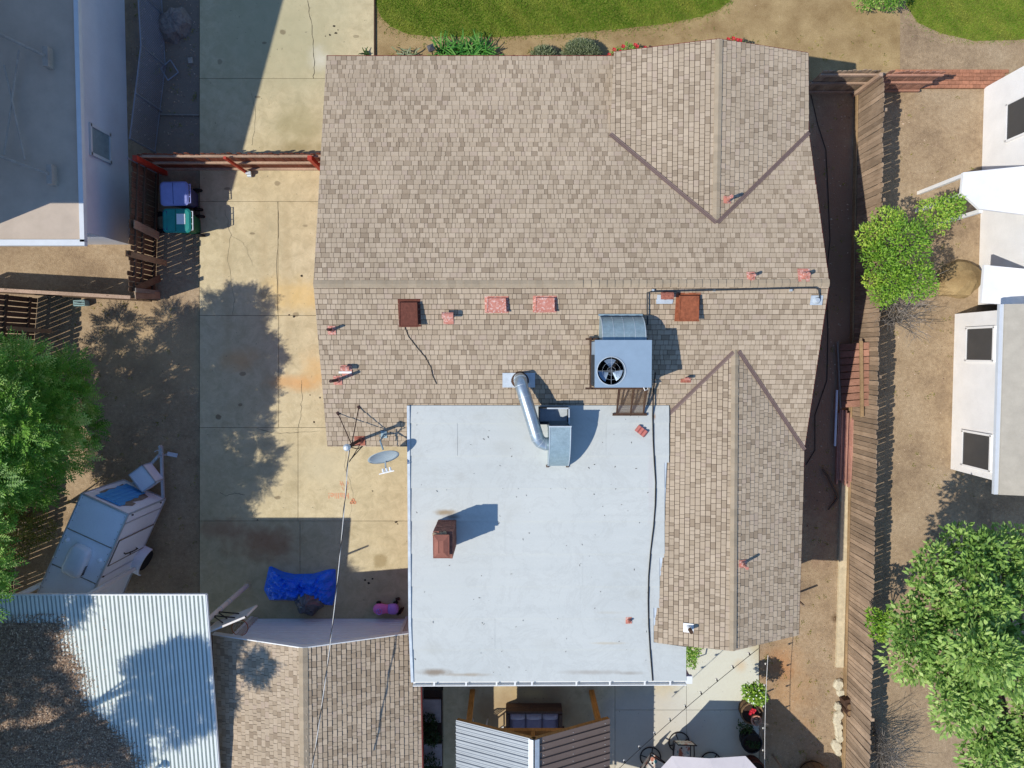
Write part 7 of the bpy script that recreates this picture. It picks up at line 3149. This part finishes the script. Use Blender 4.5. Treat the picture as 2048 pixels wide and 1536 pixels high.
fb_ = thing('flowering_shrub', 'bright green shrub with white blooms above the half-barrel planter', 'shrub', (q.x, q.y, 0.05))
m = MB()
m.tube([(q.x, q.y, 0.05), (q.x + 0.02, q.y, 0.5), (q.x, q.y, 0.9)], 0.025, 6)
part(fb_, 'stem', m, 'bark')
fc_ = [C(1506, 1388, 1.0, 0.27), C(1518, 1396, 0.95, 0.2), C(1498, 1380, 0.95, 0.2), C(1515, 1378, 0.95, 0.2)]
part(fb_, 'foliage', crown(fc_, 1300, 'small', 1.3), 'leaf_lime')
m = MB()
for _ in range(70):
    c = random.choice(fc_)
    d = rdir()
    d.z = abs(d.z)
    p = Vector(c[:3]) + d * c[3] * 1.02
    for k in range(5):
        a = k * 1.257
        leaf(m, p, Vector((math.cos(a), math.sin(a), 0.3)).normalized(), Vector((0, 0, 1)), 0.028, 0.024, 0)
part(fb_, 'blossom', m, 'petal_white')
q = P(1494, 1470)
pl2 = thing('barrel_planter', 'dark tub planter with seedlings in shade, second along the patio edge', 'planter', (q.x, q.y, 0.05))
staves(pl2, q, 0.27, 0.32, 0.5, 'pot_black')
part(pl2, 'seedlings', crown([(q.x - 0.08, q.y - 0.02, 0.46, 0.09), (q.x + 0.12, q.y - 0.06, 0.46, 0.1)], 160, 'small', 1.0), 'leaf_dark')
q = P(1485, 1442)
m = crown([(q.x, q.y, 0.3, 0.22)], 260, 'small', 1.1)
solo('fern_clump', m, 'leaf_dark', 'dark green fronds between the two planters in shade', 'plant', origin=(q.x, q.y, 0))
q = P(1500, 1525)
pl3 = thing('barrel_planter', 'red-brown tub planter at the very lower edge of the patio', 'planter', (q.x, q.y, 0.05))
staves(pl3, q, 0.28, 0.33, 0.5, 'rust_dark')
part(pl3, 'seedlings', crown([(q.x - 0.02, q.y - 0.02, 0.46, 0.12)], 140, 'small', 1.0), 'leaf_dark')

# ================================================================== neighbours
# west: low annex with grey roof, pale wall, and the taller gabled house behind it
AZ = 3.1
ax1 = P(160, 300, AZ).x
ay0 = P(100, 484, AZ).y
an = thing('neighbour_annex', 'neighbour\'s low grey flat-roofed annex at the upper left', 'building', (ax1 - 2, ay0 + 5, 0))
m = MB()
m.prism([(ax1 - 3.2, ay0), (ax1, ay0), (ax1, ay0 + 16), (ax1 - 3.2, ay0 + 16)], AZ - 0.2, AZ)
arf = part(an, 'roof', m, 'asphalt_roof')
m = MB()
m.beam((ax1 + 0.02, ay0, AZ - 0.02), (ax1 + 0.02, ay0 + 16, AZ - 0.02), 0.12, 0.14)
m.beam((ax1 - 3.2, ay0 - 0.02, AZ - 0.02), (ax1 + 0.08, ay0 - 0.02, AZ - 0.02), 0.16, 0.14)
part(an, 'roof_trim', m, 'pale_trim')
wxx = P(256, 300, 0).x
m = MB()
m.box((wxx - 1.4, ay0 + 8.2, (AZ - 0.2) / 2), (2.8, 15.6, AZ - 0.2))
part(an, 'wall', m, 'blue_wall')
m = MB()
y0_, y1_ = P(210, 318, 1.4).y, P(210, 262, 1.4).y
m.box((wxx + 0.01, (y0_ + y1_) / 2, 1.5), (0.03, y1_ - y0_, 0.9))
wn_ = part(an, 'window', m, 'galv_dull')
m = MB()
for yy in (y0_, y1_):
    m.box((wxx + 0.03, yy, 1.5), (0.05, 0.08, 1.0))
for z in (1.02, 1.98):
    m.box((wxx + 0.03, (y0_ + y1_) / 2, z), (0.05, y1_ - y0_ + 0.1, 0.08))
part(wn_, 'window_frame', m, 'pale_trim')
# pipe rack on the annex roof
rk = thing('pipe_rack', 'pale pipe rack standing on the neighbour\'s grey roof', 'rack', P(50, 220, AZ))
for (a, b) in (((-60, 40), (90, 112)), ((-60, 292), (98, 348))):
    m = MB()
    m.tube([P(a[0], a[1], AZ + 0.25), P(b[0], b[1], AZ + 0.25)], 0.04, 8)
    part(rk, 'rail', m, 'twig_pale')
    q = P(b[0], b[1], AZ + 0.25)
    m = MB()
    m.box((q.x, q.y, AZ + 0.12), (0.14, 0.5, 0.26))
    part(rk, 'foot', m, 'twig_pale')
for (a, b) in (((38, 100), (8, 310)), ((8, 130), (50, 320))):
    m = MB()
    m.tube([P(a[0], a[1], AZ + 0.22), P(b[0], b[1], AZ + 0.22)], 0.025, 6)
    part(rk, 'brace', m, 'twig_pale')
# two-storey gabled neighbour further west (its gable throws the shadow on the driveway)
TX = -13.75
nb_ = thing('neighbour_house', 'neighbour\'s taller gabled house beyond the upper left edge', 'house', (TX - 4, 9, 0))
ey0, ez0, ry_, rz_ = 2.9, 6.28, 10.5, 9.3
m = MB()
m.extr([(TX - 2.3, ey0 + 0.3, 0), (TX - 2.3, ey0 + 0.3, ez0), (TX - 2.3, ry_, rz_ - 0.15), (TX - 2.3, 2 * ry_ - ey0 - 0.3, ez0), (TX - 2.3, 2 * ry_ - ey0 - 0.3, 0)], (-6, 0, 0))
m.extr([(TX - 0.25, ey0 + 0.3, 2.95), (TX - 0.25, ey0 + 0.3, ez0), (TX - 0.25, ry_, rz_ - 0.15), (TX - 0.25, 2 * ry_ - ey0 - 0.3, ez0), (TX - 0.25, 2 * ry_ - ey0 - 0.3, 2.95)], (-2.04, 0, 0))
part(nb_, 'wall', m, 'blue_wall')
for s in (0, 1):
    m = MB()
    ye = ey0 if s == 0 else 2 * ry_ - ey0
    m.extr([(TX, ye, ez0), (TX, ry_, rz_), (TX, ry_, rz_ + 0.12), (TX, ye, ez0 + 0.12)], (-8.6, 0, 0))
    part(nb_, 'roof', m, 'asphalt_roof')

# east: white-walled neighbour
EX = P(1905, 800, 0).x
ne = thing('neighbour_house', 'neighbour\'s white-walled house with dark windows at the right edge', 'house', (EX + 3, 0, 0))
ysW, ynW = P(1905, 938, 0).y, P(1905, 628, 0).y
m = MB()
m.box((EX + 3, (ysW + ynW) / 2, 1.45), (6, ynW - ysW, 2.9))
part(ne, 'wall', m, 'white_wall')
m = MB()
rx_ = P(2001, 800, 2.95).x
m.extr([(rx_, ysW - 0.2, 2.9), (rx_, ynW + 0.1, 2.9), (rx_ + 4, ynW + 0.1, 3.9), (rx_ + 4, ysW - 0.2, 3.9)][::-1], (0, 0, 0.12))
part(ne, 'roof', m, 'tan_roof')


def window_w(parent, X, pxa, pxb, pya, pyb):
    z0, z1 = CAM_H - X * FPX / (pxa - 1024) * 1.0, CAM_H - X * FPX / (pxb - 1024) * 1.0
    zm = (z0 + z1) / 2
    y0_, y1_ = P((pxa + pxb) / 2, pyb, zm).y, P((pxa + pxb) / 2, pya, zm).y
    m = MB()
    m.box((X - 0.01, (y0_ + y1_) / 2, zm), (0.04, y1_ - y0_, z1 - z0))
    w = part(parent, 'window', m, 'glass_dark')
    m = MB()
    for yy in (y0_, y1_):
        m.box((X - 0.02, yy, zm), (0.07, 0.06, z1 - z0 + 0.1))
    for z in (z0, z1):
        m.box((X - 0.02, (y0_ + y1_) / 2, z), (0.07, y1_ - y0_, 0.06))
    part(w, 'window_frame', m, 'white_wall')


window_w(ne, EX, 1933, 1988, 655, 722)
window_w(ne, EX, 1931, 1988, 866, 936)
EX2 = P(1962, 400, 0).x
m = MB()
ysU, ynU = P(1962, 610, 0).y, P(1962, 176, 0).y
m.box((EX2 + 3, (ysU + ynU) / 2, 1.45), (6, ynU - ysU, 2.9))
part(ne, 'wall', m, 'white_wall')
window_w(ne, EX2, 2000, 2052, 196, 272)
m = MB()
m.extr([(EX2 + 0.2, ysU, 2.9), (EX2 + 0.2, ynU + 0.15, 2.9), (EX2 + 5, ynU + 0.15, 4.0), (EX2 + 5, ysU, 4.0)][::-1], (0, 0, 0.12))
part(ne, 'roof', m, 'tan_roof')
for (gx0, gya, gyb, gz) in ((rx_ - 0.06, ysW - 0.2, ynW + 0.1, 2.93), (EX2 + 0.14, ysU, ynU + 0.15, 2.93)):
    m = MB()
    m.beam((gx0, gya, gz), (gx0, gyb, gz), 0.11, 0.1)
    part(ne, 'gutter', m, 'pale_trim')
# white porch canopy and its posts
pc = [P(1926, 345, 2.3), P(2070, 330, 2.3), P(2070, 432, 2.3), P(1958, 418, 2.3), P(1922, 385, 2.3)]
m = MB()
m.prism([(q.x, q.y) for q in pc][::-1], 2.22, 2.32)
part(ne, 'porch_canopy', m, 'white_wall')
for q in (pc[0], pc[4], pc[3]):
    m = MB()
    m.beam((q.x + 0.1, q.y * 0.99, 0), (q.x + 0.1, q.y * 0.99, 2.22), 0.1, 0.1)
    part(ne, 'porch_post', m, 'white_wall')
pc = [P(1968, 530, 2.2), P(2070, 540, 2.2), P(2070, 612, 2.2), P(1962, 606, 2.2)]
m = MB()
m.prism([(q.x, q.y) for q in pc][::-1], 2.12, 2.22)
part(ne, 'side_canopy', m, 'white_wall')
# junk heap between the wings
q = P(1915, 560)
m = MB()
K = 16
vs = []
for z, f in ((0, 1.0), (0.3, 0.8), (0.5, 0.4), (0.55, 0.1)):
    for i in range(K):
        a = 6.283 * i / K
        vs.append((q.x + math.cos(a) * 0.7 * f * U(0.85, 1.15), q.y + math.sin(a) * 0.62 * f * U(0.85, 1.15), z))
m.add(vs, [(j * K + i, j * K + (i + 1) % K, (j + 1) * K + (i + 1) % K, (j + 1) * K + i) for j in range(3) for i in range(K)] + [tuple(range(3 * K, 4 * K))])
solo('brush_heap', m, 'thatch', 'brown brush heap beside the neighbour\'s white house', 'heap')

# neighbour's lawn and brick edging
nl = [(1815, -200), (1812, 10), (1835, 45), (1880, 66), (1950, 82), (2030, 80), (2120, 72), (2200, -200)]
nlp = [(q.x, q.y) for q in pxpoly(nl)]
m = MB()
m.prism(nlp[::-1], -0.02, 0.008)
solo('neighbour_lawn_ground', m, 'lawn_soil', kind='structure')
g_ = grass_field('neighbour_grass', nlp, 16000, 0.03, 0.07, P(0, -25).y)
g_['label'] = 'green lawn grass at the neighbour\'s upper right corner'
m = MB()
e0, e1 = P(1795, 178), P(2010, 140)
m.prism([(e0.x, e0.y), (e1.x, e0.y), (e1.x, e1.y), (e0.x, e1.y)], -0.02, 0.01)
be = solo('brick_path', m, 'soil', kind='structure')
bm_ = MB()
bm_.box((0, 0, 0.03), (0.205, 0.1, 0.06))
bme = bm_.mesh('brick')
bme.materials.append(M_['brick_edge'])
y = e0.y + 0.06
rwi = 0
while y < e1.y:
    x = e0.x + (0.1 if rwi % 2 else 0.0)
    while x < e1.x:
        inst('brick', bme, be, Matrix.Translation((x, y, U(0, 0.008))) @ Matrix.Rotation(U(-0.03, 0.03), 4, 'Z'))
        x += 0.215
    y += 0.112
    rwi += 1

# pebbles and crumbs over the bare dirt
m = MB()


def pebbles(n, x0_, x1_, y0_, y1_, s0=0.008, s1=0.03):
    for _ in range(n):
        q = P(U(x0_, x1_), U(y0_, y1_))
        s = U(s0, s1) * (1 if R() < 0.9 else 1.6)
        a = U(0, 6.283)
        tn = R()
        vs = [(q.x + math.cos(a + k * 1.571) * s, q.y + math.sin(a + k * 1.571) * s * 0.7, 0.0) for k in range(4)] + [(q.x, q.y, s * 0.7)]
        m.add(vs, [(0, 1, 4), (1, 2, 4), (2, 3, 4), (3, 0, 4)], tn)


def weeds(n, x0_, x1_, y0_, y1_):
    for _ in range(n):
        q = P(U(x0_, x1_), U(y0_, y1_))
        for _k in range(random.randint(4, 12)):
            a = U(0, 6.283)
            l = U(0.02, 0.07)
            d = Vector((math.cos(a), math.sin(a), 0.5)).normalized()
            leaf(wd, Vector((q.x + U(-.06, .06), q.y + U(-.06, .06), 0.005)), d, Vector((0, 0, 1)), l, l * 0.35, R())


wd = MB()
weeds(70, 1525, 1685, 1190, 1536)
weeds(60, 1620, 1690, 200, 1180)
weeds(90, 110, 395, 605, 1180)
weeds(90, 760, 1780, 60, 130)
weeds(70, 1790, 1950, 190, 1000)
weeds(40, 262, 396, 5, 300)
solo('weeds', wd, 'leaf_olive', 'tiny weeds scattered over the bare dirt', 'weeds', kind='stuff', origin=(0, 0, 0))
pebbles(1500, 1520, 1690, 1180, 1536, 0.005, 0.02)
pebbles(500, 1605, 1700, 200, 1180)
pebbles(500, 260, 399, 0, 300)
pebbles(1100, 80, 398, 600, 1190, 0.006, 0.02)
pebbles(300, 1480, 1790, 0, 140, 0.006, 0.018)
pebbles(500, 1750, 1900, 180, 1500)
solo('pebbles', m, 'dry_leaf', 'scattered pebbles and leaf crumbs on the bare dirt', 'pebbles', kind='stuff', origin=(0, 0, 0))
